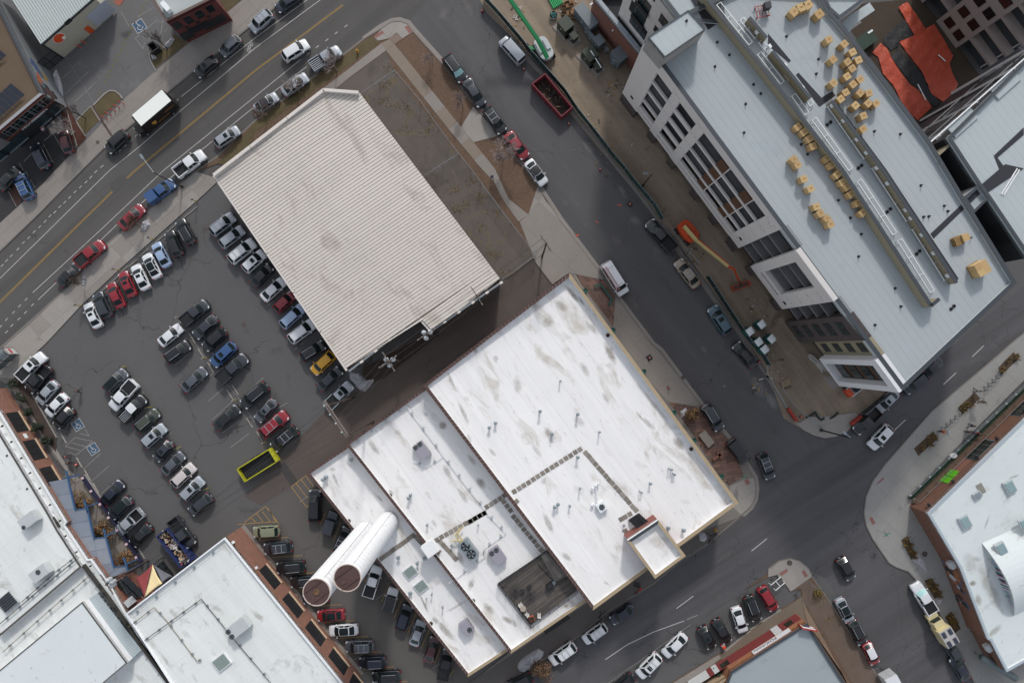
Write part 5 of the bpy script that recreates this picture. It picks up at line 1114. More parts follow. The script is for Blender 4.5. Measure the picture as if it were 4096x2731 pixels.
# skylights on the hall
def skylight(par, t, x, y, z, w, l, rz, m=None, name='skylight'):
    c = W(t, x, y, z); o = MB().box((c.x, c.y, z+.2), (w, l, .4), rz).build(name, M_acw, par)
    MB().box((c.x, c.y, z+.45), (w-.2, l-.2, .1), rz, 0, .9).build('dome', m or mat('skylight_glass', '7f9497', .25, (2, .1)), o); return o
for q in (('33', 1800, 85), ('33', 2130, 330), ('32', 2210, 1330), ('33', 2351, 105)): skylight(mk, *q, 4.7 if q[1] < 1900 or q[0] == '32' else 5.6, 1.5, 2.0, R(28))
skylight(mk, '32', 1915, 1405, 4.7, 1.2, 1.0, R(35), M_galv); MB().box(tuple(W('32', 1955, 1350, 4.72)), (1.0, 1.6, .06), R(28)).build('roof_patch', mat('patch_grey2', '807d76', .9), mk)
# ---------------------------------------------------------------- bottom: brick shop with grey roof and shop sign
Zf = 4.2
pf = P('33:358,1018 -340,1460 23:1960,1600 23:1990,1720 33:830,1760', Zf)
sh = thing('brick_shop', 'orange brick shop with grey flat roof and long white name sign', 'shop', cen(pf))
M_obr = mat('orange_brick', '8a5a3e', .9, (.8, .1), brick=(R(33), .45, .2, '9a7a62'))
block(sh, pf, 3.9, Zf, M_obr, mat('shop_roof_grey', '8d9599', .88, (.15, .1), (9, .07), stain=(.2, .58, '767e84', .5)), M_obr, M_cope, .25)
ff = Face(pf[0], pf[1], sh)
ff.box('red_band', .1, 19.5, .02, 2.35, -.02, .03, mat('red_paint_band', '6f2c2c', .8, (1, .12)))
for a, c in ((1.4, 2.7), (13.2, 14.7)): ff.box('window', a, c, .9, 2.2, 0, .06, mat('window_glass_olive', '22261f'))
for a, c in ((3.6, 4.9), (15.2, 16.1), (17.0, 20.4), (21.8, 23.6)): ff.box('door', a, c, .05, 2.4, 0, .08, mat('door_pale', 'b9bcbc', .6))
sgb = ff.box('name_sign', 2.6, 9.4, 2.75, 3.75, .05, .16, mat('sign_white2', 'c9c9cb', .6))
right = Vector((-ff.n.y, ff.n.x)); sgn = 1 if right.dot(ff.d) > 0 else -1
ff.text('FOX', 5.0 if sgn > 0 else 6.9, 2.9, .95, .18, mat('letter_maroon', '4b1a1e', .6), sh)
b = MB()
for i in range(11): 
    u = (7.0+i*.2) if sgn > 0 else (4.9-i*.2); hh = .25+.3*((i*7) % 3)/3
    b.hexa([ff.pt(u, 3.0, .165), ff.pt(u+.1, 3.0, .165), ff.pt(u+.1, 3.0, .175), ff.pt(u, 3.0, .175), ff.pt(u, 3.05+hh, .165), ff.pt(u+.1, 3.0+hh, .165), ff.pt(u+.1, 3.0+hh, .175), ff.pt(u, 3.05+hh, .175)])
b.build('small_lettering', M_black, sgb)
# projecting red framed sign
ps = thing('projecting_sign', 'white projecting sign with red frame at the shop corner', 'sign', tuple(W('33', 300, 1050, 3.0)))
a = Vector(P('33:300,1050', 4.4)[0]); c = Vector(P('33:440,1075', 4.4)[0]); fp = Face(a, c, ps)
if fp.n.y < 0: fp.n = -fp.n
fp.box('sign_frame', 0, fp.L, 3.5, 5.0, -.08, .08, mat('sign_red', '9a2c1c', .6)); fp.box('sign_board', .18, fp.L-.18, 3.68, 4.82, -.1, .1, mat('sign_white2', 'c9c9cb')); fp.box('bracket', .1, .25, 3.0, 3.5, -.05, .05, M_black)
for i in range(7): fp.box('sign_text', .4+i*.38, .62+i*.38, 4.1, 4.35, .1, .11, mat('text_dark', '3c3c50', .6))
paved('shop_walk', '33:310,770 130,885 -150,1065 23:1960,1275 1900,1300 2000,1480 33:-330,1440 355,1010 300,800', .16, mat('tan_walk', '6b6053', .9, (.4, .1), (10, .1)), '33:300,780', '33:0,980', 3.2, 2.6)
paved('shop_walk', '33:305,790 360,1010 880,1760 770,1640', .15, mat('tan_walk2', '7b6a5a', .9, (.4, .1), (10, .1)), '33:330,850', '33:700,1500', 2.6, 2.6)
ann = thing('tan_shop', 'tan stucco shop front with two black window openings at the pavement', 'shop', tuple(W('23', 1800, 1540)))
block(ann, P('23:2010,1500 1640,1720 1700,1800 2050,1700', 3.5), 3.3, 3.5, mat('tan_stucco2', '97826a', .9, (.5, .08)), mat('tan_roof', '8d8a84', .9), mat('tan_stucco2', '97826a'), M_tan, .2)
# ---------------------------------------------------------------- vehicles
CT = {  # length, width, roof z, belt z, cowl, roof front, roof rear, rear base (fractions of length), roof width ratio
 'sedan': (4.75, 1.84, 1.44, .98, .27, .095, -.19, -.395, .69), 'hatch': (4.2, 1.8, 1.52, 1.0, .28, .12, -.31, -.455, .69),
 'suv': (4.75, 1.93, 1.72, 1.08, .27, .125, -.35, -.46, .71), 'wagon': (4.75, 1.83, 1.50, 1.0, .27, .11, -.34, -.46, .70),
 'pickup': (5.6, 2.0, 1.86, 1.16, .265, .155, -.08, -.125, .73), 'van': (5.4, 2.0, 2.15, 1.2, .36, .25, -.46, -.485, .80), 'jeep': (4.3, 1.86, 1.82, 1.12, .20, .165, -.42, -.45, .86)}
WORD = {'sedan': 'sedan', 'hatch': 'hatchback', 'suv': 'SUV', 'wagon': 'estate car', 'pickup': 'pickup truck', 'van': 'van', 'jeep': 'boxy off-roader'}
PAINT = {}
def paint(c):
    if c not in PAINT: PAINT[c] = mat('car_paint_'+c, {'white': 'c9cbce', 'silver': '8f959c', 'grey': '4d5158', 'dark grey': '2e3138', 'black': '131418', 'navy': '161b2c', 'blue': '2b4a74', 'light blue': '8fa2bd', 'red': '7e1722', 'dark red': '3d141a', 'yellow': 'c4911a', 'gold': '8d8070', 'olive': '3a3f36', 'teal': '3c5561', 'pearl': 'b7b0ae', 'pale green': '737660', 'orange': 'b8401a', 'cream': 'c3b68d'}[c], .35, coat=.7, metal=.15 if c in ('silver', 'grey', 'dark grey', 'light blue', 'gold') else 0)
    return PAINT[c]
M_tyre = mat('tyre_rubber', '101012', .9); M_rim = mat('wheel_rim', '7d8085', .35, metal=.6); M_cglass = mat('car_glass', '1a2224', .22, spec=.22)
M_head = mat('headlight', 'b9bec2', .15, spec=.8); M_tail = mat('tail_light', '7c0d12', .25); M_trim = mat('black_trim', '0f1012', .6); M_chrome = mat('rack_silver', 'b9bdc1', .3, metal=.6)
CM = {}
def grid_face(b, f, nu, nv, flip=False):
    o = [[f(i/nu, j/nv) for j in range(nv+1)] for i in range(nu+1)]; vs = [p for r in o for p in r]; k = nv+1
    b.add(vs, [([i*k+j, (i+1)*k+j, (i+1)*k+j+1, i*k+j+1][::-1 if flip else 1]) for i in range(nu) for j in range(nv)])
def car_meshes(ty):
    if ty in CM: return CM[ty]
    L, Wd, zr, zb, xc, xf, xr, xb, rw = CT[ty]; h = Wd/2; D = {}
    sharp = ty in ('van', 'jeep'); pk = ty == 'pickup'
    st = [(.5, .70, .60), (.488, .84, .72), (.455, .94, .80), (.38, .99, .87), (.25, 1, .96), (.05, 1, 1), (-.12, 1, 1.0), (-.30, 1, 1.01), (-.40, .985, 1.0), (-.455, .95, .97), (-.488, .88, .90), (-.5, .78, .72)]
    if sharp: st = [(x, w*.5+.5, .5*t+.5 if x > 0 else t*.3+.7) for x, w, t in st]
    if pk: st = [(x, w if x > 0 else .5*w+.5, (t if x > -.1 else .66)) for x, w, t in st]; st = st[:6]+[(-.128, 1, 1.0), (-.134, 1, .66)]+st[7:]; st = [s for s in st if s[0] != -.12]
    b = MB(); rings = []
    for x, w, t in st:
        z = zb*t; hw = h*w; top = [(hw*.90, z-.03), (hw*.55, z+.015), (0, z+.03)]
        half = [(hw*.90, .24), (hw*.985, .40), (hw, .60 if z > .75 else z*.75), (hw*.975, max(z-.12, z*.82))]+top
        rings.append([(x*L, -y, zz) for y, zz in half]+[(x*L, y, zz) for y, zz in half[-2::-1]])
    n = len(rings[0]); vs = [p for r in rings for p in r]
    b.add(vs, [[i*n+j, i*n+(j+1) % n, (i+1)*n+(j+1) % n, (i+1)*n+j] for i in range(len(rings)-1) for j in range(n)]+[list(range(n))[::-1], [(len(rings)-1)*n+j for j in range(n)]])
    D['body'] = b.mesh(ty+'_body', paint('white'), smooth=True)
    wb, wr = h*.90, h*rw; z0 = zb-.03; z1 = zr-.07; bl = .16 if not sharp else .06
    fb = lambda y: (xc*L+bl*(1-y*y), y*wb, z0); ft = lambda y: (xf*L+bl*.7*(1-y*y), y*wr, z1+.035*(1-y*y))
    rb = lambda y: (xb*L-bl*.6*(1-y*y), y*wb, z0); rt = lambda y: (xr*L-bl*.4*(1-y*y), y*wr, z1+.035*(1-y*y))
    mixp = lambda a, c, t: tuple(a[i]+(c[i]-a[i])*t for i in range(3))
    b = MB(); grid_face(b, lambda u, v: mixp(fb(2*v-1), ft(2*v-1), u), 2, 8, True); grid_face(b, lambda u, v: mixp(rb(2*v-1), rt(2*v-1), u), 2, 8)
    for s in (-1, 1): grid_face(b, lambda u, v: mixp(mixp(rb(s), fb(s), v), mixp(rt(s), ft(s), v), u), 1, 4, s > 0)
    D['cabin_frame'] = b.mesh(ty+'_cabin', paint('white'))
    b = MB(); grid_face(b, lambda u, v: (lambda p: (p[0], p[1], p[2]+.035*math.sin(math.pi*u)))(mixp(rt(2*v-1), ft(2*v-1), u)), 6, 8, True); D['roof'] = b.mesh(ty+'_roof', paint('white'), smooth=True)
    def off(p, d): return (p[0]+d[0], p[1]+d[1], p[2]+d[2])
    b = MB(); grid_face(b, lambda u, v: off(mixp(fb((2*v-1)*.93), ft((2*v-1)*.92), .05+.88*u), (.015, 0, .02)), 2, 8, True); D['windshield'] = b.mesh(ty+'_ws', M_cglass, smooth=True)
    b = MB(); grid_face(b, lambda u, v: off(mixp(rb((2*v-1)*.88), rt((2*v-1)*.88), .16+.74*u), (-.015, 0, .02)), 2, 8); D['rear_window'] = b.mesh(ty+'_rw', M_cglass, smooth=True)
    sp_ = [(.10, .50), (.54, .93)] if not pk else [(.08, .46), (.52, .92)]
    for s, nm in ((-1, 'R'), (1, 'L')):
        for q, (a, c) in enumerate(sp_):
            b = MB(); grid_face(b, lambda u, v: off(mixp(mixp(rb(s), fb(s), a+(c-a)*v), mixp(rt(s), ft(s), a+(c-a)*v), .08+.80*u), (0, s*.015, .008)), 1, 2, s > 0); D['side_window%s%d' % (nm, q)] = b.mesh(ty+'_sw', M_cglass)
    r = .34 if ty in ('sedan', 'hatch', 'wagon') else (.40 if ty in ('suv', 'van') else .44); b = MB(); b.tube((0, -.11, 0), (0, .11, 0), r, n=16); D['wheel'] = b.mesh('tyre', M_tyre); D['wr'] = r
    b = MB(); b.tube((0, -.118, 0), (0, .118, 0), r*.62, n=12); D['rim'] = b.mesh('rim', M_rim)
    b = MB(); b.hexa([(.488*L-.30, h*.60, zb*.66), (.488*L+.0, h*.56, zb*.66), (.45*L+.05, h*.90, zb*.68), (.40*L, h*.955, zb*.70), (.488*L-.30, h*.62, zb*.81+.02), (.47*L, h*.56, zb*.79), (.45*L, h*.86, zb*.80), (.40*L, h*.93, zb*.85)]); D['headlight'] = b.mesh('headlight', M_head)
    zt = zb*(.86 if not pk else .72); b = MB(); b.box((-.485*L, h*.78, zt), (.14, h*.26, .20)); D['tail_light'] = b.mesh('tail_light', M_tail)
    b = MB(); b.box((xc*L-.28, h+.10, zb+.05), (.12, .22, .14)); D['mirror'] = b.mesh('mirror', paint('white'))
    b = MB(); b.box(((xf*.75+xr*.25)*L, 0, zr+.005), (.52*(1 if ty == 'sedan' else 1.2), wr*1.15, .02)); D['sunroof'] = b.mesh('sunroof', M_cglass)
    b = MB(); grid_face(b, lambda u, v: (lambda p: (p[0], p[1]*.93, p[2]+.035*math.sin(math.pi*u)+.012))(mixp(rt(2*v-1), ft(2*v-1), .02+.97*u)), 6, 8, True); D['glass_roof'] = b.mesh('glass_roof', M_cglass, smooth=True)
    b = MB(); y = wr*.92; b.beam((xf*L-.1, y, zr+.02), (xr*L+.05, y, zr+.02), .05, .05); D['roof_rail'] = b.mesh('roof_rail', M_chrome)
    for k, fr in (('cross_barA', .28), ('cross_barB', .68)):
        b = MB(); x = (xf+(xr-xf)*fr)*L; b.beam((x, -wr*.95, zr+.06), (x, wr*.95, zr+.06), .06, .05); D[k] = b.mesh('cross_bar', M_chrome)
    b = MB(); b.box((.494*L, 0, .48), (.10, Wd*.62, .18)); D['grille'] = b.mesh('grille', M_trim)
    b = MB(); b.box((-.502*L, 0, .62), (.03, .32, .16)); D['number_plate'] = b.mesh('plate', M_head)
    if pk:
        x0, x1 = -.138*L, -.497*L; b = MB()
        for s in (-1, 1): b.box(((x0+x1)/2, s*(h-.06), zb*.5+.30+.1), (abs(x1-x0), .13, zb-.35))
        b.box((x1+.04, 0, zb*.5+.38), (.08, Wd*.94, zb-.4)); D['bed_side'] = b.mesh('bed_side', paint('white'))
        b = MB(); b.box(((x0+x1)/2, 0, zb*.66+.03), (abs(x1-x0)-.05, Wd-.28, .04)); D['bed_floor'] = b.mesh('bed_floor', M_trim)
        b = MB(); b.box(((x0+x1)/2, 0, zb+.05), (abs(x1-x0)-.03, Wd-.12, .05)); D['bed_cover'] = b.mesh('bed_cover', M_trim)
        b = MB(); b.box(((x0+x1)/2, 0, zb+.38), (abs(x1-x0)-.04, Wd-.1, .66), 0, 0, .92); D['topper'] = b.mesh('topper', paint('white'))
    CM[ty] = D; return D
def put(me, name, par, loc=(0, 0, 0), pm=None, rot=None, mirror=False):
    o = bpy.data.objects.new(name, me); COL.objects.link(o); o.parent = par; o.location = loc
    if rot: o.rotation_euler = rot
    if mirror: o.scale = (1, -1, 1)
    if pm: o.material_slots[0].link = 'OBJECT'; o.material_slots[0].material = pm
    return o
M_shade = mat('sunshade', '8fb8b8', .4)
def car(t, nose, tail, ty, col, feats='', label=None, group=None, z=0.0):
    D = car_meshes(ty); L, Wd, zr, zb = CT[ty][:4]; a, c = W(t, *nose, .75), W(t, *tail, .75); d = a-c; m = (a+c)/2
    sc = max(.90, min(1.10, d.length/L)); o = thing({'pickup': 'pickup_truck', 'van': 'van', 'jeep': 'off_roader'}.get(ty, 'parked_car'), label, {'pickup': 'pickup', 'van': 'van'}.get(ty, 'car'), (m.x, m.y, z), math.atan2(d.y, d.x), group)
    o.scale = (sc, min(1.04, (sc+1)/2), 1); P_ = paint(col); F = set(feats.split()); roofc = P_
    if 'blackroof' in F: roofc = paint('black')
    if 'whiteroof' in F: roofc = paint('white')
    put(D['body'], 'body', o, pm=P_); put(D['cabin_frame'], 'cabin_frame', o, pm=P_); put(D['roof'], 'roof', o, pm=roofc)
    ws = put(D['windshield'], 'windshield', o)
    if 'shade' in F: ws.material_slots[0].link = 'OBJECT'; ws.material_slots[0].material = M_shade
    put(D['rear_window'], 'rear_window', o)
    for k in ('R0', 'R1', 'L0', 'L1'): put(D['side_window'+k], 'side_window', o)
    r = D['wr']
    for x in (.305*L, -.30*L):
        for s in (-1, 1):
            w = put(D['wheel'], 'wheel', o, (x, s*(Wd/2-.08), r)); put(D['rim'], 'rim', w)
    for s in (False, True): put(D['headlight'], 'headlight', o, mirror=s); put(D['tail_light'], 'tail_light', o, mirror=s); put(D['mirror'], 'mirror', o, pm=P_, mirror=s)
    put(D['grille'], 'grille', o); put(D['number_plate'], 'number_plate', o)
    if 'sunroof' in F: put(D['sunroof'], 'sunroof', o)
    if 'glass' in F: put(D['glass_roof'], 'glass_roof', o)
    if 'rails' in F or 'bars' in F:
        for s in (False, True): put(D['roof_rail'], 'roof_rail', o, mirror=s)
    if 'bars' in F: put(D['cross_barA'], 'cross_bar', o); put(D['cross_barB'], 'cross_bar', o)
    if ty == 'pickup':
        put(D['bed_side'], 'bed_side', o, pm=P_); put(D['bed_floor'], 'bed_floor', o)
        if 'cover' in F: put(D['bed_cover'], 'bed_cover', o)
        if 'topper' in F: put(D['topper'], 'topper', o, pm=P_)
        if 'slats' in F:
            for i in range(5): b = MB(); b.box((-.32*L, -.6+i*.3, zb+.05), (1.9, .1, .05)); put(b.mesh('slat', M_chrome), 'bed_slat', o)
    return o
FE = {'sunroof': 'with sunroof', 'glass': 'with glass roof', 'bars': 'with roof bars', 'rails': 'with roof rails', 'cover': 'with covered bed', 'topper': 'with canopy over its bed', 'slats': 'with slatted bed', 'blackroof': 'with black roof', 'shade': 'with pale sunshade'}
ORD = ['first', 'second', 'third', 'fourth', 'fifth', 'sixth', 'seventh', 'eighth', 'ninth', 'tenth', 'eleventh', 'twelfth', 'thirteenth']
def mk_label(col, ty, feats, where):
    fs = [FE[f] for f in feats.split() if f in FE][:1]
    return ' '.join(['%s %s' % (col, WORD[ty])]+fs)+', '+where
def row(where, group, cars, z=0.0):
    """where has %s for the ordinal; cars = 'tile nx,ny tx,ty type colour feats'"""
    for i, ln in enumerate(cars.strip().split('\n')):
        w = ln.split('|'); t, nz, tl = w[0].split(); ty, col = w[1].strip(), w[2].strip(); fe = w[3].strip() if len(w) > 3 else ''
        wh_ = (w[4].strip() if len(w) > 4 else where % ORD[i] if '%s' in where else where)
        car(t, tuple(map(float, nz.split(','))), tuple(map(float, tl.split(','))), ty, col, fe, mk_label(col, ty, fe, wh_), group, z)
row('in the pavement row, %s from the shed', 'cars along the north pavement of the lot', '''01 1650,460 1762,662|suv|black|rails
01 1550,560 1652,780|suv|black|
01 1425,665 1540,880|sedan|light blue|
01 1340,770 1447,980|sedan|white|glass
01 1235,865 1345,1090|sedan|white|sunroof
01 1120,930 1220,1150|sedan|red|sunroof
01 1015,1040 1112,1245|sedan|red|
01 890,1120 1000,1345|suv|dark grey|
01 800,1215 907,1440|sedan|white|sunroof''')
row('in the shed row, %s from the street', 'cars beside the ribbed shed', '''01 2150,410 1940,575|suv|silver|bars
01 2235,530 2025,690|wagon|silver|
01 2335,650 2110,830|suv|white|bars
01 2425,750 2245,915|suv|white|sunroof
11 140,870 -30,1050|sedan|black|
11 260,1000 60,1180|sedan|white|
11 345,1130 180,1280|hatch|red|
11 440,1240 235,1430|wagon|light blue|
11 540,1385 310,1560|suv|white|rails
12 630,20 420,150|suv|black|rails
12 520,285 710,110|hatch|yellow|
12 780,250 575,430|sedan|dark grey|
12 867,395 672,585|pickup|silver|sunroof cover''')
row('in the middle double row, %s from the pavement', 'cars in the middle double row', '''01 1900,1215 1690,1395|pickup|dark grey|cover
01 1785,1525 1985,1345|sedan|dark grey|
01 1875,1635 2065,1465|suv|black|
02 1950,215 2155,25|suv|blue|sunroof
02 2265,135 2015,360|pickup|dark grey|cover
02 2225,590 2450,400|suv|black|rails
12 5,725 175,540|sedan|grey|sunroof
12 283,660 50,855|suv|red|bars
12 150,985 372,800|suv|black|bars''')
row('in the sparse west half row, %s from the pavement', 'cars in the west half of the double row', '''01 1662,1428 1468,1592|sedan|white|
02 1738,20 1528,172|suv|black|rails
02 1887,255 1678,442|sedan|grey|
02 2192,605 1982,792|sedan|black|''')
row('in the long centre row, %s from the street end', 'cars in the long centre row', '''02 1158,270 975,452|suv|grey|glass
02 1028,615 1242,375|pickup|white|cover
02 1315,525 1140,705|pickup|black|whiteroof slats
02 1452,640 1253,808|wagon|olive|rails
02 1512,778 1318,952|suv|silver|sunroof
02 1425,1085 1575,925|hatch|dark grey|sunroof
02 1683,1030 1498,1208|sedan|grey|
02 1778,1138 1588,1318|hatch|pearl|
02 1858,1262 1672,1442|suv|silver|sunroof
02 1748,1570 1935,1418|suv|dark grey|''')
row('by the evergreen shrubs, %s from the bus shelter', 'cars by the evergreen shrubs', '''02 402,120 188,342|pickup|white|cover sunroof
02 268,448 442,248|pickup|black|
02 358,552 508,385|sedan|silver|
02 438,668 598,500|sedan|white|
02 508,782 662,618|hatch|black|''')
row('by the blue patio wall, %s from the access bays', 'cars by the blue patio wall', '''02 1122,1290 948,1482|sedan|navy|
02 1028,1602 1188,1450|suv|dark grey|glass
03 1093,172 1292,0|pickup|silver|
03 1213,292 1372,130|sedan|black|
03 1772,312 1588,55|pickup|dark grey||beside the blue dumpster with rubbish in its bed''')
row('facing the brick warehouse, %s from the yellow hatching', 'cars facing the brick warehouse', '''13 -8,180 197,168|suv|pale green|
13 68,336 333,308|suv|dark grey|bars
13 183,512 452,488|suv|black|rails
13 313,642 562,622|suv|black|rails
13 433,797 660,770|sedan|navy||half hidden under the silo
13 558,952 817,932|sedan|red|glass
13 668,1088 938,1073|sedan|white|glass
13 818,1232 1083,1222|suv|grey|bars
13 943,1378 1197,1367|suv|navy|rails
13 1058,1512 1333,1498|suv|black|rails''')
row('under the white warehouse, %s from the yellow hatching', 'cars under the white warehouse', '''12 545,1342 538,1660|suv|black|
13 715,0 655,195|jeep|dark grey|
13 850,130 748,365|suv|black|bars
13 1117,500 1033,762|pickup|white|cover
13 1270,690 1208,905|jeep|white|blackroof
13 1402,850 1323,1068|suv|navy|
13 1522,1000 1448,1212|sedan|silver|
13 1647,1150 1583,1362|sedan|dark red|
13 1772,1260 1718,1505|pickup|black|cover''')
row('', 'cars along the north street', '''00 1800,695 1988,540|hatch|black|sunroof|at the far kerb behind the grey hatchback
00 2030,502 2203,348|hatch|grey||at the far kerb below the red brick house
10 -45,280 140,115|suv|silver|bars|at the far kerb beyond the bicycle symbol
10 185,92 410,-55|sedan|navy||at the far kerb cut by the picture edge
00 983,1392 1163,1222|suv|black||at the kerb ahead of the brown delivery truck
00 2192,1185 1980,1332|wagon|silver|sunroof|beside the mulch strip near the shed corner
00 1872,1408 1622,1602|pickup|white||at the kerb beside the tall street lamp
10 475,395 250,540|suv|white||driving along the double yellow line
10 773,455 515,625|pickup|silver|slats|under the bare tree near the corner
10 470,698 245,858|sedan|silver||half under a bare tree beside the shed
10 180,888 5,1005|sedan|silver|blackroof|behind the other silver sedan by the shed
01 1592,108 1378,272|pickup|blue|topper|under the street lamp arm
01 1313,328 1108,522|sedan|red||beside the bright snow heap
01 952,663 718,862|pickup|red|cover|in front of the black sedan at the kerb
01 712,873 548,1042|sedan|black||behind the red pickup at the kerb''')
row('', 'cars along the east street', '''10 1912,748 1743,518|suv|black|shade rails|at the kerb beside the mulch strip
10 2082,975 1928,733|sedan|dark grey||at the kerb between two black SUVs
10 2272,1222 2113,998|suv|black|bars|at the kerb by the pale concrete driveway
20 130,1452 -42,1222|sedan|red||under the large bare tree at the kerb
21 302,125 143,-90|sedan|white|blackroof|behind the red sedan at the kerb
20 -88,368 92,572|van|silver||parked along the construction fence by the green lift
21 1248,463 1483,733|pickup|black||at the construction fence beside the orange lift
21 1518,823 1703,1062|sedan|gold|bars|at the construction fence past the black pickup
21 1828,1248 1988,1492|suv|teal|sunroof|at the fence beside the portable toilets
22 2047,18 2230,222|sedan|black||at the fence behind the teal SUV
22 1917,812 1768,578|suv|dark grey|rails|at the flagstones beside the golden shrub
22 2152,1102 1998,908|jeep|black||at the flagstones beside the stone bench
22 2378,1262 2288,1028|suv|dark grey|bars|driving past the street corner''')
row('', 'cars around the south street', '''32 943,972 1122,778|suv|white|sunroof|driving past the construction corner
32 808,822 993,638|pickup|black||at the kerb of the construction corner
32 1008,632 1183,458|sedan|silver|sunroof|under the projecting white bay
33 772,615 658,418|hatch|black||crossing the junction
33 757,1002 653,798|sedan|silver|glass|at the kerb of the brick shop
33 872,1202 768,998|suv|black|rails|at the kerb between silver and red cars
33 987,1382 903,1208|hatch|red|whiteroof|at the kerb with a white roof stripe
33 1648,1192 1752,1352|sedan|dark grey||behind the cream camper truck
33 1718,1362 1803,1502|sedan|navy||last at the kerb beyond the camper truck
33 62,892 -62,688|suv|red||nose to the brick shop by the corner
23 2255,993 2168,768|suv|black|rails|nose to the brick shop beside the red SUV
23 2122,1082 2058,888|sedan|white||nose to the brick shop between black cars
23 1987,1197 1868,985|sedan|black||nose to the brick shop beside the orange barrel
23 1842,1247 1738,1048|hatch|black|sunroof|nose to the brick shop at the end of its row
23 1398,1312 1592,1122|sedan|white||parked parallel ahead of the large white SUV
23 1163,1502 1352,1308|suv|white|bars sunroof|parked parallel on the brick shop side
23 958,1622 1072,1528|suv|black||behind the large white SUV, cut by the picture edge
23 663,1178 857,1038|suv|white|bars|at the warehouse kerb behind the navy sedan
23 353,1372 578,1212|suv|white|bars|at the warehouse kerb beside the snow bank
23 908,1002 1113,865|sedan|navy||at the warehouse kerb ahead of the white SUVs
23 -22,1602 162,1508|suv|black||at the orange shrub, cut by the picture edge''')
row('', 'cars in the studio lot', '''00 590,1235 635,1372|hatch|dark red||in the dark lot under the pale bare tree
00 325,1340 425,1532|suv|navy||in the dark lot in front of the studio windows
01 188,62 272,238|suv|blue|bars|on the brown painted square
01 152,5 25,145|sedan|black||at the studio front beside the blue SUV''', .106)
# partly hidden cars under the overhang
row('', 'cars around the south street', '''32 1290,432 1420,330|suv|navy||half hidden below the apartment eaves
32 1435,300 1560,185|sedan|black||fully in the shade below the apartment eaves''')
# ---------------------------------------------------------------- special vehicles
def frame(t, nose, tail, z):
    a, c = W(t, *nose, z), W(t, *tail, z); d = a-c; m = (a+c)/2; return m, math.atan2(d.y, d.x), d.length
def lb(o, name, c, s, m, top=1.0): b = MB(); b.box(c, s, 0, 0, top); q = put(b.mesh(name, m), name, o); OFF[q.name] = OFF[o.name]; return q
def lw(o, x, y, r=.45, w=.3):
    b = MB(); b.tube((0, -w/2, 0), (0, w/2, 0), r, n=16); q = put(b.mesh('wheel', M_tyre), 'wheel', o, (x, y, r)); b = MB(); b.tube((0, -w/2-.01, 0), (0, w/2+.01, 0), r*.55, n=10); put(b.mesh('rim', M_rim), 'rim', q)
# brown delivery truck
M_upb = mat('truck_brown', '1d1513', .5); M_gold = mat('truck_gold', 'b58a3a', .5)
a1, a2 = W('00', 1250, 1110, 3.4), W('00', 1530, 872, 3.4); d = a2-a1; ang = math.atan2(d.y, d.x)+math.pi; m = (a1+a2)/2; BL = d.length
tr = thing('delivery_truck', 'brown delivery truck with bright white roof and gold shield on its side', 'truck', (m.x, m.y, 0), ang)
lb(tr, 'cargo_box', (0, 0, 1.95), (BL, 2.35, 2.7), M_upb); lb(tr, 'roof', (0, 0, 3.33), (BL-.12, 2.2, .08), mat('truck_roof', 'd9dcd6', .6))
lb(tr, 'chassis', (.3, 0, .5), (BL+1.0, 1.0, .25), M_trim); lb(tr, 'hood', (BL/2+.75, 0, 1.0), (1.5, 1.9, .9), M_upb, .82); lb(tr, 'cab_front', (BL/2+.12, 0, 1.9), (.3, 2.2, 2.2), M_upb)
lb(tr, 'windshield', (BL/2+.3, 0, 2.25), (.06, 1.9, .9), M_cglass); lb(tr, 'bumper', (BL/2+1.55, 0, .55), (.15, 2.0, .25), M_trim)
for s in (-1, 1): lw(tr, BL/2+.6, s*.95, .46); lw(tr, -BL/2+1.5, s*1.0, .46, .45); lb(tr, 'mirror', (BL/2+.35, s*1.3, 2.2), (.15, .25, .4), M_trim); lb(tr, 'headlight', (BL/2+1.48, s*.7, 1.0), (.1, .25, .2), M_head)
for s in (-1, 1):
    b = MB(); y = s*1.182; x0 = BL/2-1.7; o_ = .006*s
    b.add([(x0-.35, y+o_, 2.3), (x0+.35, y+o_, 2.3), (x0+.35, y+o_, 1.75), (x0+.18, y+o_, 1.5), (x0, y+o_, 1.42), (x0-.18, y+o_, 1.5), (x0-.35, y+o_, 1.75)], [list(range(7)) if s < 0 else list(range(7))[::-1]]); sh_ = put(b.mesh('shield_emblem', M_gold), 'shield_emblem', tr)
    cu = bpy.data.curves.new('t', 'FONT'); cu.body = 'ups'; cu.size = .42; cu.align_x = 'CENTER'; ob = bpy.data.objects.new('t', cu); COL.objects.link(ob)
    me = bpy.data.meshes.new_from_object(ob.evaluated_get(bpy.context.evaluated_depsgraph_get())); bpy.data.objects.remove(ob); me.materials.clear(); me.materials.append(M_upb)
    me.transform(Matrix.Translation((x0, y+2*o_, 1.72)) @ Matrix.Rotation(0 if s < 0 else math.pi, 4, 'Z') @ Matrix.Rotation(math.pi/2, 4, 'X')); put(me, 'lettering', sh_)
    lb(tr, 'gold_stripe', (x0-1.6, y, 1.3), (2.2, .012, .05), M_gold); lb(tr, 'gold_stripe', (-BL/2+1.3, y, 2.2), (1.9, .012, .06), M_gold)
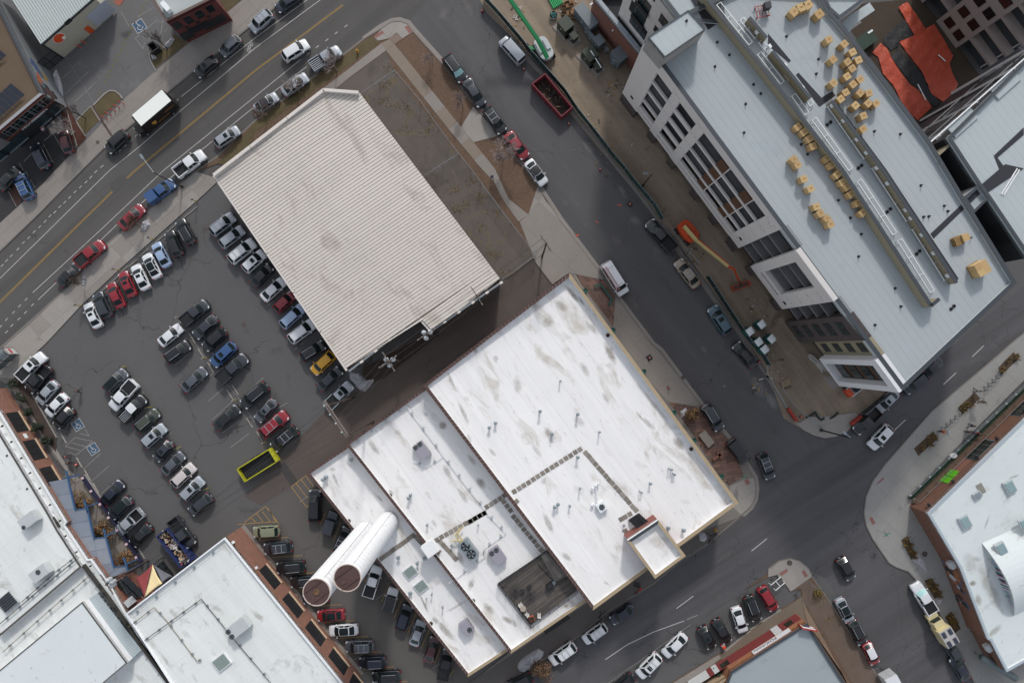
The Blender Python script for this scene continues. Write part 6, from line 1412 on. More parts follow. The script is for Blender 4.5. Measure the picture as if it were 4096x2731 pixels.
# white van's ladder, white work van
m, ang, L_ = frame('21', (1030, 1132), (850, 848), .9)
wv = car('21', (1030, 1132), (850, 848), 'van', 'white', '', 'white work van carrying a red ladder on the east street', None)
o = thing('ladder', 'red and silver ladder strapped on the white work van roof', 'ladder', (m.x, m.y, 2.18), ang); M_lad = mat('ladder_red', 'a0453c', .6)
for s in (-.2, .2): lb(o, 'stile', (-.2, -.55+s, .06), (4.3, .06, .1), M_lad)
for i in range(13): lb(o, 'rung', (-2.2+i*.33, -.55, .06), (.05, .4, .05), M_chrome)
for x in (-1.8, 1.2): lb(o, 'rack_bar', (x, -.1, .0), (.06, 1.5, .05), M_chrome)
# large white pickup with covered bed by the market hall
car('33', (1345, 648), (1505, 915), 'pickup', 'white', 'cover shade', 'long white pickup with reflective sunshade and black bed cover by planters', None)
# cream camper truck with solar panels
m, ang, L_ = frame('33', (1498, 928), (1655, 1190), 1.2)
cpk = thing('camper_truck', 'cream camper truck with four solar panels on its box roof', 'camper', (m.x, m.y, 0), ang); M_crm = paint('cream')
lb(cpk, 'chassis', (0, 0, .55), (L_, 1.5, .3), M_trim); lb(cpk, 'hood', (L_/2-.55, 0, .95), (1.1, 1.85, .6), M_crm, .92); lb(cpk, 'cab', (L_/2-1.75, 0, 1.45), (1.5, 1.9, 1.2), M_crm, .86); lb(cpk, 'windshield', (L_/2-1.1, 0, 1.55), (.5, 1.6, .7), M_cglass, .8)
lb(cpk, 'camper_box', (-.95, 0, 1.75), (L_-2.4, 2.15, 2.2), M_crm); rf = lb(cpk, 'box_roof', (-.95, 0, 2.87), (L_-2.45, 2.1, .06), mat('camper_roof', 'a3a1a0', .6))
for x in (-1.8, -.2):
    for y in (-.55, .55): lb(cpk, 'solar_panel', (x, y, 2.94), (.95, .6, .05), mat('solar_blue', '353a44'))
for s in (-1, 1): lw(cpk, L_/2-.9, s*.85, .42); lw(cpk, -L_/2+1.0, s*.9, .42); lb(cpk, 'headlight', (L_/2-.03, s*.65, .95), (.08, .25, .2), M_head)
# white box van at the bottom edge
m, ang, L_ = frame('33', (1240, 1760), (1085, 1475), 1.4)
bv = thing('box_van', 'white box van at the lower kerb cut by the picture edge', 'van', (m.x, m.y, 0), ang)
lb(bv, 'cargo_box', (-.6, 0, 1.65), (L_-1.3, 2.1, 2.3), paint('white'), .97); lb(bv, 'cab', (L_/2-.7, 0, 1.2), (1.4, 1.95, 1.5), paint('white'), .85); lb(bv, 'windshield', (L_/2-.2, 0, 1.5), (.4, 1.6, .7), M_cglass, .7)
for s in (-1, 1): lw(bv, L_/2-.9, s*.85, .4); lw(bv, -L_/2+1.1, s*.85, .4); lb(bv, 'rear_door', (-L_/2+.03, s*.5, 1.5), (.04, .95, 1.9), mat('door_grey', 'a5a8aa', .5))
# lime dump trailer
m, ang, L_ = frame('o', (633, 1042), (556, 1090), 1.0)
dtm = thing('dump_trailer', 'lime green dump trailer with black bed parked behind the black SUV', 'trailer', (m.x, m.y, 0), ang); M_lime = mat('trailer_lime', '9c9a14', .6, (2, .1)); Wt = 2.3
for s in (-1, 1): lb(dtm, 'side_wall', (0, s*Wt/2, 1.0), (L_, .16, 1.0), M_lime); lw(dtm, -.5, s*(Wt/2+.12), .38); lw(dtm, .5, s*(Wt/2+.12), .38)
lb(dtm, 'end_wall', (-L_/2, 0, 1.0), (.18, Wt, 1.0), M_lime); lb(dtm, 'end_wall', (L_/2-.2, 0, 1.05), (.5, Wt+.1, 1.1), M_lime); lb(dtm, 'bed_floor', (0, 0, .62), (L_-.2, Wt-.1, .1), M_trim)
for i in range(9): lb(dtm, 'floor_rib', (-L_/2+.5+i*.42, 0, .70), (.1, Wt-.3, .08), mat('trailer_rib', '232529', .7))
lb(dtm, 'drawbar', (L_/2+.5, 0, .5), (1.0, .2, .15), M_trim)
# ---------------------------------------------------------------- roof equipment
M_fan = mat('fan_black', '1a1b1e', .6)
def vent(t, x, y, z, r, h, label, grp, m=None):
    c = W(t, x, y, z+h); o = MB().lathe((c.x, c.y, z-.02), [(r*.55, 0), (r*.55, h-.25*r), (r*.7, h-.2*r), (r*1.05, h), (r*1.05, h+.12*r), (r*.8, h+.45*r), (r*.3, h+.62*r)], 12)
    return o.build('roof_vent', m or M_galv, label=label, cat='vent', group=grp, smooth=False)
VL, VG = 'small galvanised mushroom vent on the big white roof', 'mushroom vents on the warehouse roof'
for x, y, r, h in ((445, 362, .17, 1.0), (258, 640, .26, 1.2), (605, 667, .26, 1.2), (368, 848, .28, .8), (808, 832, .16, 1.2), (605, 1062, .27, 1.0), (1450, 1170, .15, 1.0), (1470, 1178, .17, .8), (1485, 1215, .15, .9), (1498, 1222, .17, .8), (1275, 1305, .22, .9), (1180, 1380, .12, 1.0), (1195, 1388, .14, .8), (392, 1520, .27, .9), (423, 1495, .27, .9), (532, 1510, .2, .8), (628, 1352, .16, 1.2)):
    p_ = W('22', x, y, 8.2); vent('22', x, y, rzA(p_.x, p_.y), r, h, VL, VG)
for t, x, y, r, h in (('12', 2200, 748, .27, .8), ('12', 2143, 790, .27, .8), ('23', 1437, 143, .3, .6), ('23', 1578, 165, .3, .7), ('23', 1030, 120, .2, .7)): p_ = W(t, x, y, 8.2); vent(t, x, y, rzA(p_.x, p_.y), r, h, VL, VG)
VL2 = 'galvanised mushroom vent on the middle white roof'
for t, x, y, r, h in (('12', 1398, 1437, .27, 1.0), ('12', 1418, 1410, .25, .8), ('13', 1570, 118, .2, .8), ('13', 2040, 120, .14, .8), ('13', 1795, 305, .2, .6)): vent(t, x, y, 5.5, r, h, VL2, 'vents on the middle roof')
VL3 = 'galvanised mushroom vent on the lowest warehouse roof'
for t, x, y, r, h in (('12', 612, 1268, .28, 1.0), ('12', 640, 1245, .32, .8), ('12', 872, 1085, .28, .6), ('13', 1305, 415, .3, .7), ('13', 1480, 468, .26, .8), ('13', 1548, 420, .3, .3), ('13', 1417, 742, .32, .5), ('13', 1612, 755, .16, .9), ('13', 1562, 800, .12, .8), ('13', 1713, 875, .16, .9)): vent(t, x, y, 4.3, r, h, VL3, 'vents on the lowest roof')
for t, x, y, z, g in (('12', 1960, 910, 7.5, 0), ('21', 880, 1510, 7.2, 0), ('22', 1645, 985, 7.2, 0), ('23', 397, 365, 7.5, 0), ('12', 1233, 1412, 5.5, 1), ('13', 1995, 808, 5.5, 1), ('13', 1607, 1017, 4.3, 2), ('13', 853, 77, 4.3, 2)):
    c = W(t, x, y, z); MB().lathe((c.x, c.y, z), [(.3, 0), (.3, .1), (.2, .16), (.2, .05)], 12).build('roof_drain', mat('drain_rust', '4a3a2e', .8, (2, .2)), label=('round rusty drain on the big white roof', 'round rusty drain on the middle white roof', 'round rusty drain on the lowest white roof')[g], cat='drain', group=('drains big roof', 'drains middle roof', 'drains lowest roof')[g])
def fan_unit(t, x, y, z, w, l, h, rz, label, fans, m=None, fr=.42):
    c = W(t, x, y, z+h); o = thing('rooftop_unit', label, 'air conditioner', (c.x, c.y, z), rz)
    lb(o, 'casing', (0, 0, h/2+.1), (l, w, h-.1), m or M_acg); lb(o, 'base_curb', (0, 0, .06), (l*.92, w*.92, .14), M_frame)
    for fx, fy in fans:
        b = MB(); b.lathe((fx, fy, h+.05), [(fr, 0), (fr, .07), (fr*.9, .07), (fr*.9, .02)], 16); g = put(b.mesh('fan', M_fan), 'fan', o)
        b = MB()
        for k in range(5): a = 2*math.pi*k/5; b.add([(fx+.08*math.cos(a), fy+.08*math.sin(a), h+.09), (fx+fr*.8*math.cos(a-.25), fy+fr*.8*math.sin(a-.25), h+.10), (fx+fr*.8*math.cos(a+.25), fy+fr*.8*math.sin(a+.25), h+.08)], [[0, 1, 2]])
        put(b.mesh('blade', M_galv), 'fan_blades', g)
    return o
fan_unit('12', 1520, 1000, 5.5, 1.6, 2.5, 1.2, R(-52), 'grey air conditioner with two fans near the alley edge', ((-.9, .42), (-.9, -.42)), None, .36)
lb(_ := fan_unit('13', 1950, 345, 5.5, 1.7, 3.0, 1.5, R(-53), 'galvanised chiller with two large fans and yellow pipes', ((-.72, 0), (.72, 0)), M_galv, .68), 'control_box', (-1.0, .6, 1.7), (.6, .5, .5), M_galv)
fan_unit('13', 2215, 400, 5.5, 1.7, 2.5, 1.2, R(-55), 'grey air conditioner with two fans beside the chiller', ((-.8, .42), (-.8, -.42)), None, .36)
fan_unit('13', 1930, 1060, 4.3, 1.6, 1.9, 1.2, R(-55), 'grey air conditioner with one fan on the lowest roof', ((.5, .3),), None, .36)
fan_unit('22', 825, 1518, 7.3, 1.3, 1.3, 1.0, R(33), 'square white fan unit with black round fan on white roof', ((0, 0),), M_white_m, .42)
fan_unit('03', 250, 75, 5.3, 1.7, 2.6, 1.3, R(37), 'pale rooftop unit with a side fan nearest the canopy', ((-1.0, -.5),), M_acw, .3)
fan_unit('03', 355, 560, 5.3, 1.7, 2.7, 1.3, R(38), 'pale rooftop unit standing on the upper restaurant roof', ((.1, .2),), M_acw, .36)
fan_unit('03', 2180, 1065, 6.1, 1.9, 3.2, 1.4, R(38), 'pale rooftop unit with two fans on the brick warehouse', ((-1.35, .45), (-1.35, -.45)), M_acw, .38)
hl = thing('louvre_hood', 'black louvred roof hood near the picture edge', 'roof hood', tuple(W('03', 85, 810, 5.3)), R(40))
for i in range(6): lb(hl, 'louvre', (0, -.9+i*.36, .5), (2.4, .24, .12), M_frame)
lb(hl, 'frame', (0, 0, .2), (2.5, 2.3, .4), M_acw)
for t, x, y, w_, z_ in (('13', 1420, 540, 1.9, 4.3), ('13', 1518, 672, 1.9, 4.3), ('03', 2040, 1365, 2.4, 6.1)):
    c = W(t, x, y, z_); o = thing('skylight', {1420: 'greenish glass skylight on the lowest roof near the silos', 1518: 'second greenish skylight beyond the one near the silos', 2040: 'grey glazed skylight on the brick warehouse roof'}[x], 'skylight', (c.x, c.y, z_), R(38))
    lb(o, 'curb', (0, 0, .15), (w_, w_*.85, .3), M_par)
    for i in range(3):
        for j in range(3): lb(o, 'pane', ((i-1)*w_*.3, (j-1)*w_*.25, .33), (w_*.28, w_*.23, .05), mat('skylight_green', '7c8a84', .3, (2, .1)))
M_wpipe = mat('white_pipe', 'd3d6d8', .5)
piperun(wh, '12', '870,960 1380,588 1590,860 1720,1040 2110,1540', 5.85, .05, M_wpipe, 2.6); piperun(wh, '12', '1720,1045 1560,1150 1440,1090', 5.8, .04, M_wpipe, 2.2); piperun(wh, '13', '2120,0 2300,180 2090,325 2100,400 1960,500 1770,650', 5.85, .05, M_wpipe, 2.4)
MB().box(tuple(W('13', 1602, 325, 6.9)), (2.0, 2.0, 1.3), R(36)).build('rooftop_hatch', M_par, label='white square hatch box on the parapet between two roofs', cat='hatch')
yp = thing('yellow_pipes', 'bent pale yellow gas pipes beside the chiller', 'pipe', tuple(W('13', 1880, 200, 5.5)))
for s in ('1900,130 1850,190 1900,260', '1870,150 1830,210 1880,280', '1900,260 1800,255'):
    pts = [W('13', *map(float, q.split(',')), 6.3) for q in s.split()]
    for a, c in zip(pts[:-1], pts[1:]): MB().tube(a, c, .11, n=8).build('pipe', mat('pipe_cream', 'b3a578', .6), yp)
for q in ((1900, 260), (1850, 200)): a = W('13', *q, 6.3); MB().tube((a.x, a.y, 5.5), (a.x, a.y, 6.3), .1).build('riser', mat('pipe_cream', 'b3a578'), yp)
wm = thing('pipe_manifold', 'white pipe rack with round caps beside the square fan', 'pipe', tuple(W('22', 770, 1400, 7.3)))
MB().tube(W('22', 770, 1330, 8.0), W('22', 785, 1510, 8.0), .07).build('pipe', M_wpipe, wm)
for q in ((740, 1345), (770, 1320), (793, 1303), (745, 1490), (735, 1500)): a = W('22', *q, 8.0); MB().tube((a.x, a.y, 7.2), (a.x, a.y, 8.0), .09).ball((a.x, a.y, 8.05), .2, 8).build('capped_riser', M_wpipe, wm)
# deck furniture
def chair(t, x, y, z, rz, m, label, grp):
    c = W(t, x, y, z); o = thing('garden_chair', label, 'chair', (c.x, c.y, z), rz, grp)
    for s in (-.22, .22):
        for q in (-.22, .22): lb(o, 'leg', (s, q, .22), (.05, .05, .44), m)
    for i in range(4): lb(o, 'seat_slat', (0, -.2+i*.13, .45), (.5, .09, .03), m)
    for i in range(4): lb(o, 'back_slat', (-.24-.02*i, 0, .55+i*.11), (.03, .5, .07), m)
M_furn = mat('white_furniture', 'c5c3bd', .6)
chair('23', 80, 835, 6.0, .6, M_furn, 'white garden chair at the deck corner by the round table', 'white chairs by the table'); chair('23', 135, 925, 6.0, 2.4, M_furn, 'white garden chair at the deck corner by the round table', 'white chairs by the table'); chair('23', 248, 930, 6.0, 1.6, M_furn, 'white slatted chair standing alone by the deck railing', None)
c = W('23', 102, 882, 6.7); o = thing('round_table', 'small round pale table on the roof deck', 'table', (c.x, c.y, 6.0)); MB().lathe((c.x, c.y, 6.68), [(.45, 0), (.45, .04)], 16).build('table_top', mat('table_top', '9b9184', .7), o); MB().tube((c.x, c.y, 6.0), (c.x, c.y, 6.7), .05).lathe((c.x, c.y, 6.0), [(.25, 0), (.25, .03)], 10).build('pedestal', M_furn, o)
M_mesh = mat('black_wire', '222327', .6)
for x, y, k in ((170, 750, 'large'), (30, 720, 'second'),):
    c = W('23', x, y, 6.7); o = thing('wire_table', '%s round black wire table on the roof deck' % k, 'table', (c.x, c.y, 6.0)); b = MB()
    for i in range(24):
        a, e = 2*math.pi*i/24, 2*math.pi*(i+1)/24
        for r in (.3, .6, .9): b.beam((c.x+r*math.cos(a), c.y+r*math.sin(a), 6.7), (c.x+r*math.cos(e), c.y+r*math.sin(e), 6.7), .03, .02)
        b.beam((c.x, c.y, 6.7), (c.x+.9*math.cos(a), c.y+.9*math.sin(a), 6.7), .02, .02)
    b.build('wire_top', M_mesh, o); MB().tube((c.x, c.y, 6.0), (c.x, c.y, 6.7), .06).build('pedestal', M_mesh, o)
chair('23', 95, 710, 6.0, 2.0, M_mesh, 'black wire chair beside the black wire tables', 'black chairs on the deck'); chair('23', 160, 670, 6.0, .9, M_mesh, 'black wire chair beside the black wire tables', 'black chairs on the deck')
c = W('23', 182, 965, 6.0); o = thing('planter_box', 'terracotta square planter on the roof deck', 'planter', (c.x, c.y, 6.0), .3); lb(o, 'pot', (0, 0, .25), (.75, .75, .5), mat('terracotta', '8a4f38', .85)); lb(o, 'soil', (0, 0, .51), (.6, .6, .04), mat('soil_dark', '2e2018', .95))
c = W('23', 345, 655, 6.0); o = thing('grill', 'black grill cart on the roof deck', 'grill', (c.x, c.y, 6.0), .6); lb(o, 'cart', (0, 0, .4), (1.1, .55, .8), M_black); lb(o, 'lid', (0, 0, .95), (.9, .5, .3), M_frame, .8); lb(o, 'side_shelf', (.75, 0, .8), (.4, .5, .05), M_galv)
# awnings on the south front
c = W('23', 412, 1030, 3.0); o = thing('awning', 'black ribbed awning on the warehouse street front', 'awning', (c.x, c.y, 2.8), R(33))
for i in range(10): lb(o, 'awning_rib', (-2.1+i*.46, 0, .0), (.4, .75, .12), M_black)
# ---------------------------------------------------------------- boxes on the grey roof
def carton(t, x, y, h=1.25, s=.84, lab=0, rz=None):
    zt = zr+h; c = W(t, x, y, zt); o = thing('cardboard_box', ('tall brown box among those scattered between screen and courtyard edge', 'brown cardboard box lined up along the beige roof screen', 'large brown box in the cluster near the red wire cart', 'brown box in the small groups between screen and west facade')[lab], 'box', (c.x, c.y, zr), R(33)+random.uniform(-.25, .25) if rz is None else rz, ('scattered roof boxes', 'boxes beside the roof screen', 'large boxes', 'boxes on the facade side')[lab])
    m = random.choice(M_card); lb(o, 'pallet', (0, 0, .06), (s, s, .12), mat('pallet_wood', '8a6f48', .85)); lb(o, 'carton', (0, 0, h/2+.06), (s*.97, s*.97, h-.14), m); lb(o, 'lid', (0, 0, h-.02), (s*1.02, s*1.02, .1), random.choice(M_card)); lb(o, 'print', (.05, .02, h+.035), (s*.35, s*.22, .006), mat('carton_print', '8a6c45', .85)); lb(o, 'tape', (0, 0, h+.034), (s*1.0, .07, .005), mat('carton_tape', 'a88b5c', .5))
for x, y in ((240, 110), (305, 70), (370, 45), (472, 130)): carton('30', x, y, 1.2, 1.02, 2)
for x, y in ((560, 365), (703, 405), (778, 480), (600, 548), (732, 570), (832, 553), (775, 630), (728, 703), (848, 730), (783, 775), (603, 763), (715, 850), (848, 855), (928, 855), (668, 910), (805, 970), (922, 950), (995, 950), (878, 1065), (875, 1185)): carton('30', x, y)
for x, y in ((275, 1165), (333, 1213), (383, 1273), (415, 1343), (545, 1455), (590, 1515)): carton('30', x, y, 1.1, .88, 1)
for x, y in ((637, 35), (688, 105), (728, 148), (765, 215), (828, 298), (873, 385)): carton('31', x, y, 1.15, .86, 1)
for t, x, y in (('30', 240, 1465), ('30', 275, 1515), ('31', 330, 75), ('31', 392, 165), ('31', 447, 330), ('31', 483, 390), ('31', 543, 440), ('31', 575, 492)): carton(t, x, y, lab=3)
c = W('31', 1975, 895, zr+1.5)
o = thing('carton_pallet', 'wide pallet of four brown cartons near the roof corner', 'boxes', (c.x, c.y, zr), R(30)); lb(o, 'pallet', (0, 0, .07), (1.8, 1.8, .14), mat('pallet_wood', '8a6f48'))
for dx, dy in ((-.43, -.43), (.43, -.43), (-.43, .43), (.43, .43)): lb(o, 'carton', (dx, dy, .8), (.84, .84, 1.3), random.choice(M_card)); lb(o, 'lid', (dx, dy, 1.48), (.86, .86, .08), random.choice(M_card))
c = W('31', 1765, 640, zr+1.0); o = thing('pallet_stack', 'stack of wooden pallets with a tilted carton on the grey roof', 'pallets', (c.x, c.y, zr), R(22))
for i in range(6):
    for k in range(5): lb(o, 'pallet_board', (-.45+k*.22, 0, .08+i*.15), (.16, 1.2, .05), mat('pallet_wood', '8a6f48'))
lb(o, 'carton', (.8, .1, .6), (.9, .9, 1.1), M_card[0])
# white rail frames on the roof
def ladder_frame(t, s, w, i):
    a, c = [Vector((*p, zr+.45)) for p in P('%s:%s' % (t, s), zr+.45)]; d = (c-a).normalized(); e = Vector((-d.y, d.x, 0))*w; o = thing('rail_frame', 'white steel ladder-like rail frame between the beige roof screens', 'rail frame', tuple((a+c)/2-Vector((0, 0, .45))), 0, 'rail frames on the roof')
    for k in (0, 1): MB().beam(a+e*k, c+e*k, .09, .09).build('rail', M_white_m, o)
    n = max(2, round((c-a).length/2.4))
    for k in range(n+1):
        q = a.lerp(c, k/n); MB().beam(q, q+e, .06, .06).build('rung', M_white_m, o)
        for kk in (0, 1): g = q+e*kk; MB().beam((g.x, g.y, zr), (g.x, g.y, zr+.45), .06, .06).build('foot', M_white_m, o)
for i, (t, s) in enumerate((('20', '1880,50 2175,415'), ('20', '2095,190 2230,355'), ('20', '2265,395 2365,515'), ('20', '2255,505 2465,775'), ('30', '75,585 190,740'), ('30', '260,800 385,975'), ('30', '215,885 340,1060'), ('30', '405,1105 740,1568'), ('30', '545,980 880,1460'), ('31', '820,100 1145,590'), ('31', '955,-20 1270,465'), ('31', '1190,645 1490,1120'), ('31', '1325,540 1620,1010'), )): ladder_frame(t, s, .62, i)
for t, x, y in (('30', 15, 428), ('30', 155, 600), ('30', 315, 805), ('30', 593, 968), ('30', 698, 1105), ('30', 822, 1277), ('30', 908, 1400), ('30', 1002, 1540), ('31', 1103, 113), ('31', 1270, 357), ('31', 1318, 433), ('31', 1418, 585), ('31', 1526, 755), ('31', 1655, 962), ('20', 2252, 295)):
    c = W(t, x, y, zr+1.1); o = thing('wall_box', 'small white electrical box hung on the beige roof screen', 'electrical box', (c.x, c.y, zr), R(-53), 'electrical boxes along the screen'); lb(o, 'box', (0, 0, 1.0), (.5, .3, .5), M_white_m); lb(o, 'post', (0, -.1, .45), (.08, .08, .9), M_galv); lb(o, 'cover', (0, .17, 1.0), (.44, .04, .44), mat('cover_white', 'e0e3e4', .4))
for t, x, y in (('31', 1092, 378), ('31', 1122, 352), ('31', 1363, 765), ('31', 1390, 738), ('30', 542, 1148), ('30', 572, 1125), ('30', 828, 1545), ('30', 857, 1522), ('31', 1680, 1268), ('31', 1706, 1242)):
    c = W(t, x, y, zr); MB().lathe((c.x, c.y, zr), [(.22, 0), (.22, .12), (.14, .16), (.14, .05)], 12).build('roof_collar', M_black, label='black round pipe collar on the grey roof', cat='roof pipe', group='paired pipe collars')
for t, x, y in (('30', 180, 325), ('30', 475, 535), ('30', 455, 670), ('30', 315, 1320), ('30', 375, 1410), ('20', 1893, 378), ('20', 2005, 495), ('20', 1872, 603), ('20', 2228, 768), ('20', 2295, 852), ('20', 2155, 948), ('20', 2140, 1212), ('20', 1610, 182), ('31', 660, 265), ('31', 770, 428), ('31', 870, 578), ('31', 845, 785), ('31', 1183, 1077), ('31', 1235, 1245), ('31', 997, 1415), ('31', 1420, 130), ('31', 1635, 318), ('31', 1668, 367), ('31', 1445, 420), ('31', 1493, 415), ('31', 1875, 613), ('30', 990, 1200), ('30', 1230, 1225)):
    zz = 23.45 if (t, x) == ('20', 1610) else zr; c = W(t, x, y, zz+.4); MB().tube((c.x, c.y, zz-.02), (c.x, c.y, zz+.45), .07, n=8).lathe((c.x, c.y, zz), [(.2, 0), (.2, .03)], 8).build('vent_pipe', M_frame, label='short dark vent pipe on the grey roof', cat='vent pipe', group='vent pipes on the grey roof')
c = W('20', 2310, 90, zr+.8); o = thing('lift_cart', 'red wire cart with a condenser near the top roof edge', 'cart', (c.x, c.y, zr), .2)
for k in range(5): lb(o, 'cart_bar', (-.8+k*.4, 0, .35), (.06, 1.5, .06), mat('cart_red', '9c3423', .6))
for s in (-.75, .75): lb(o, 'cart_rail', (0, s, .35), (1.9, .07, .07), mat('cart_red', '9c3423')); lb(o, 'caster', (s, .6, .12), (.15, .1, .24), M_black); lb(o, 'caster', (s, -.6, .12), (.15, .1, .24), M_black)
lb(o, 'condenser', (.5, .3, .85), (.8, .8, .9), M_frame)
# ---------------------------------------------------------------- parking lot furniture
def wheel_stop(t, x, y, ang, lab, grp):
    c = W(t, x, y, .1); o = MB(); co, si = math.cos(ang), math.sin(ang); vs = []
    for z, w in ((0.005, .09), (.13, .05)):
        for a, b_ in ((-.95, -w), (.95, -w), (.95, w), (-.95, w)): vs.append((c.x+co*a-si*b_, c.y+si*a+co*b_, z))
    o.hexa(vs).build('wheel_stop', M_stop, label=lab, cat='wheel stop', group=grp)
for x, y in ((1770, 365), (1690, 430), (1575, 530), (1460, 632), (1325, 750), (1225, 845), (1135, 912), (1042, 1008), (940, 1102), (845, 1192)): wheel_stop('01', x, y, R(41), 'concrete wheel stop along the pavement edge of the lot', 'pavement wheel stops')
for t, x, y in (('01', 1680, 1430), ('01', 1765, 1540), ('02', 1845, 110), ('02', 1932, 235), ('02', 2020, 360), ('02', 2110, 487), ('02', 2160, 445), ('02', 2195, 615), ('02', 2290, 745), ('12', 30, 870)): wheel_stop(t, x, y, R(-57), 'concrete wheel stop in the middle of the double row', 'double row wheel stops')
for t, x, y in (('02', 580, 885), ('02', 725, 1110), ('02', 800, 1225), ('02', 878, 1345), ('03', 1300, 378)): wheel_stop(t, x, y, R(-60), 'concrete wheel stop along the restaurant side of the lot', 'restaurant wheel stops')
M_ypost = mat('post_yellow', '9a8a2c', .6)
def post_sign(t, x, y, lab, grp, dx=-1, mcol='574a66'):
    c = W(t, x, y); o = thing('parking_sign', lab, 'sign', (c.x, c.y, 0), 0, grp); b = MB(); b.tube((0, 0, 0), (0, 0, 2.1), .06, n=8); put(b.mesh('post', M_ypost), 'post', o)
    b = MB(); b.box((0, -.02, 1.95), (.32, .04, .46)); put(b.mesh('plate', mat('plate_'+mcol, mcol, .6)), 'plate', o, rot=(0, 0, R(40)))
for x, y in ((1815, 288), (1418, 632), (1103, 915), (757, 1240)): post_sign('01', x, y, 'yellow sign post along the pavement edge of the lot', 'pavement sign posts')
for t, x, y in (('01', 1668, 1350), ('02', 1908, 150), ('02', 2180, 533), ('12', 100, 915)): post_sign(t, x, y, 'yellow sign post in the middle of the double row', 'double row sign posts', mcol='b9a9a9')
for x, y in ((1162, 228), (1400, 598), (1658, 968), (1923, 1338)): post_sign('02', x, y, 'yellow sign post at the head of the long centre row', 'centre row sign posts', mcol='3f4a56')
# dumpsters and skips
def skip(t, corners, h, label, m, floor_m, junk, name='dumpster', nj=150, top=1.0):
    pts = P(t+':'+corners, h); q = ccw(pts); c = cen(q); o = thing(name, label, 'dumpster', c); inn = inset(q, .16)
    for i in range(4):
        j = (i+1) % 4; MB().hexa([(*q[i], 0.02), (*q[j], 0.02), (*inn[j], 0.02), (*inn[i], 0.02), (*q[i], h), (*q[j], h), (*inn[j], h), (*inn[i], h)]).build('wall_panel', m, o)
        a, b_ = Vector(q[i]), Vector(q[j]); n_ = max(2, int((b_-a).length/.8)); d = (b_-a).normalized(); out = Vector((d.y, -d.x))*.05
        for k in range(1, n_): p_ = a.lerp(b_, k/n_)+out; MB().beam((p_.x, p_.y, .15), (p_.x, p_.y, h-.1), .1, .1).build('wall_rib', m, o)
    MB().sheet(inn, .25).build('floor', floor_m, o)
    if junk:
        b = MB(); random.seed(len(label)); cols = [mat('junk_'+k, k, .85) for k in junk]
        for i in range(nj):
            u, v = random.random(), random.random(); p_ = l2(l2(inn[0], inn[1], u), l2(inn[3], inn[2], u), v); L3 = random.uniform(.25, .9); a = random.uniform(0, 3.14); z = .3+random.random()*(h-.55)*top; e = random.uniform(-.25, .25)
            b.beam((p_[0]-math.cos(a)*L3/2, p_[1]-math.sin(a)*L3/2, z-e*L3/2), (p_[0]+math.cos(a)*L3/2, p_[1]+math.sin(a)*L3/2, z+e*L3/2), random.uniform(.06, .3), .04, random.randrange(len(cols)))
        b.build('rubbish', cols, o, kind='stuff')
    return o
M_dred = mat('dumpster_red', '68202a', .7, (1.5, .2)); M_rdirt = mat('dumpster_dirt', '2f2722', .95, (1, .3), (6, .3))
skip('20', '305,672 180,770 455,1075 560,985', 1.7, 'dark red roll-off dumpster with dirt and cardboard at the fence', M_dred, M_rdirt, ('5b4a33', '3b3029', '3a3029', '2a2420', '2d2622', '241f1b', '8a6f48'), nj=45, top=.35)
skip('03', '1528,145 1430,222 1655,515 1765,440', 1.9, 'navy roll-off dumpster heaped with timber scraps behind the brick warehouse', mat('dumpster_navy', '1d2a55', .6, (1, .15)), M_rdirt, ('a58f6c', '8f8d8c', 'b5a68a', '6f675c', 'b3b3b5', '8c4b42'))
skip('00', '1345,410 1405,375 1460,440 1395,485', 1.3, 'small black waste container on the grass by the brick house', M_black, M_black, None)
# electrical cabinets
def cabinet(t, x, y, h, l, w, rz, m, label, pad=None):
    c = W(t, x, y, h); o = thing('electrical_cabinet', label, 'cabinet', (c.x, c.y, .02), rz)
    if pad: lb(o, 'concrete_pad', (0, 0, .06), (l+pad, w+pad, .14), M_conc)
    lb(o, 'casing', (0, 0, h/2+.1), (l, w, h-.15), m); lb(o, 'roof_plate', (0, 0, h+.03), (l+.06, w+.06, .07), m)
    k = max(1, int(l/.8))
    for i in range(k): lb(o, 'door', (-l/2+(i+.5)*l/k, -w/2-.012, h/2+.08), (l/k-.05, .02, h-.35), m)
    lb(o, 'warning_plate', (0, -w/2-.03, h*.6), (.22, .02, .18), M_white_m)
M_tg = mat('transformer_green', '2b3227', .6, (1, .08)); M_sg = mat('switchgear_grey', '5f676b', .5, (1, .08))
for x, y, h, l, w, m, lab, pad in ((495, 215, 2.0, 2.0, 1.8, M_tg, 'large dark green transformer box on a pad nearest the long cabinet', 1.0), (567, 325, 1.5, 1.2, 1.0, M_tg, 'small dark green transformer box beside the first large one', .9), (720, 490, 2.0, 2.1, 1.8, M_tg, 'large dark green transformer box with a white pipe leaning on it', 1.0), (795, 600, 1.5, 1.2, 1.0, M_tg, 'small dark green transformer box near the white facade corner', .9), (685, 145, 2.6, 4.0, 1.7, M_sg, 'long grey switchgear cabinet along the brick podium wall', 0), (800, 370, 2.2, 1.5, 1.3, M_sg, 'medium grey cabinet between the transformers and the podium', 0), (988, 500, 2.6, 2.2, 1.7, M_sg, 'tall grey cabinet at the end of the brick podium', 0), (690, 270, 1.6, .9, .5, M_sg, 'narrow grey meter cabinet next to the long cabinet', 0), (730, 325, 1.8, 1.4, .5, M_sg, 'narrow grey meter bank behind the medium cabinet', 0), (870, 450, 1.4, .7, .4, M_sg, 'slim grey box standing alone by the podium', 0), (935, 560, 1.4, 1.2, .4, M_sg, 'grey panel board on a wooden stand', 0)):
    cabinet('20', x, y, h, l, w, R(-52), m, lab, pad)
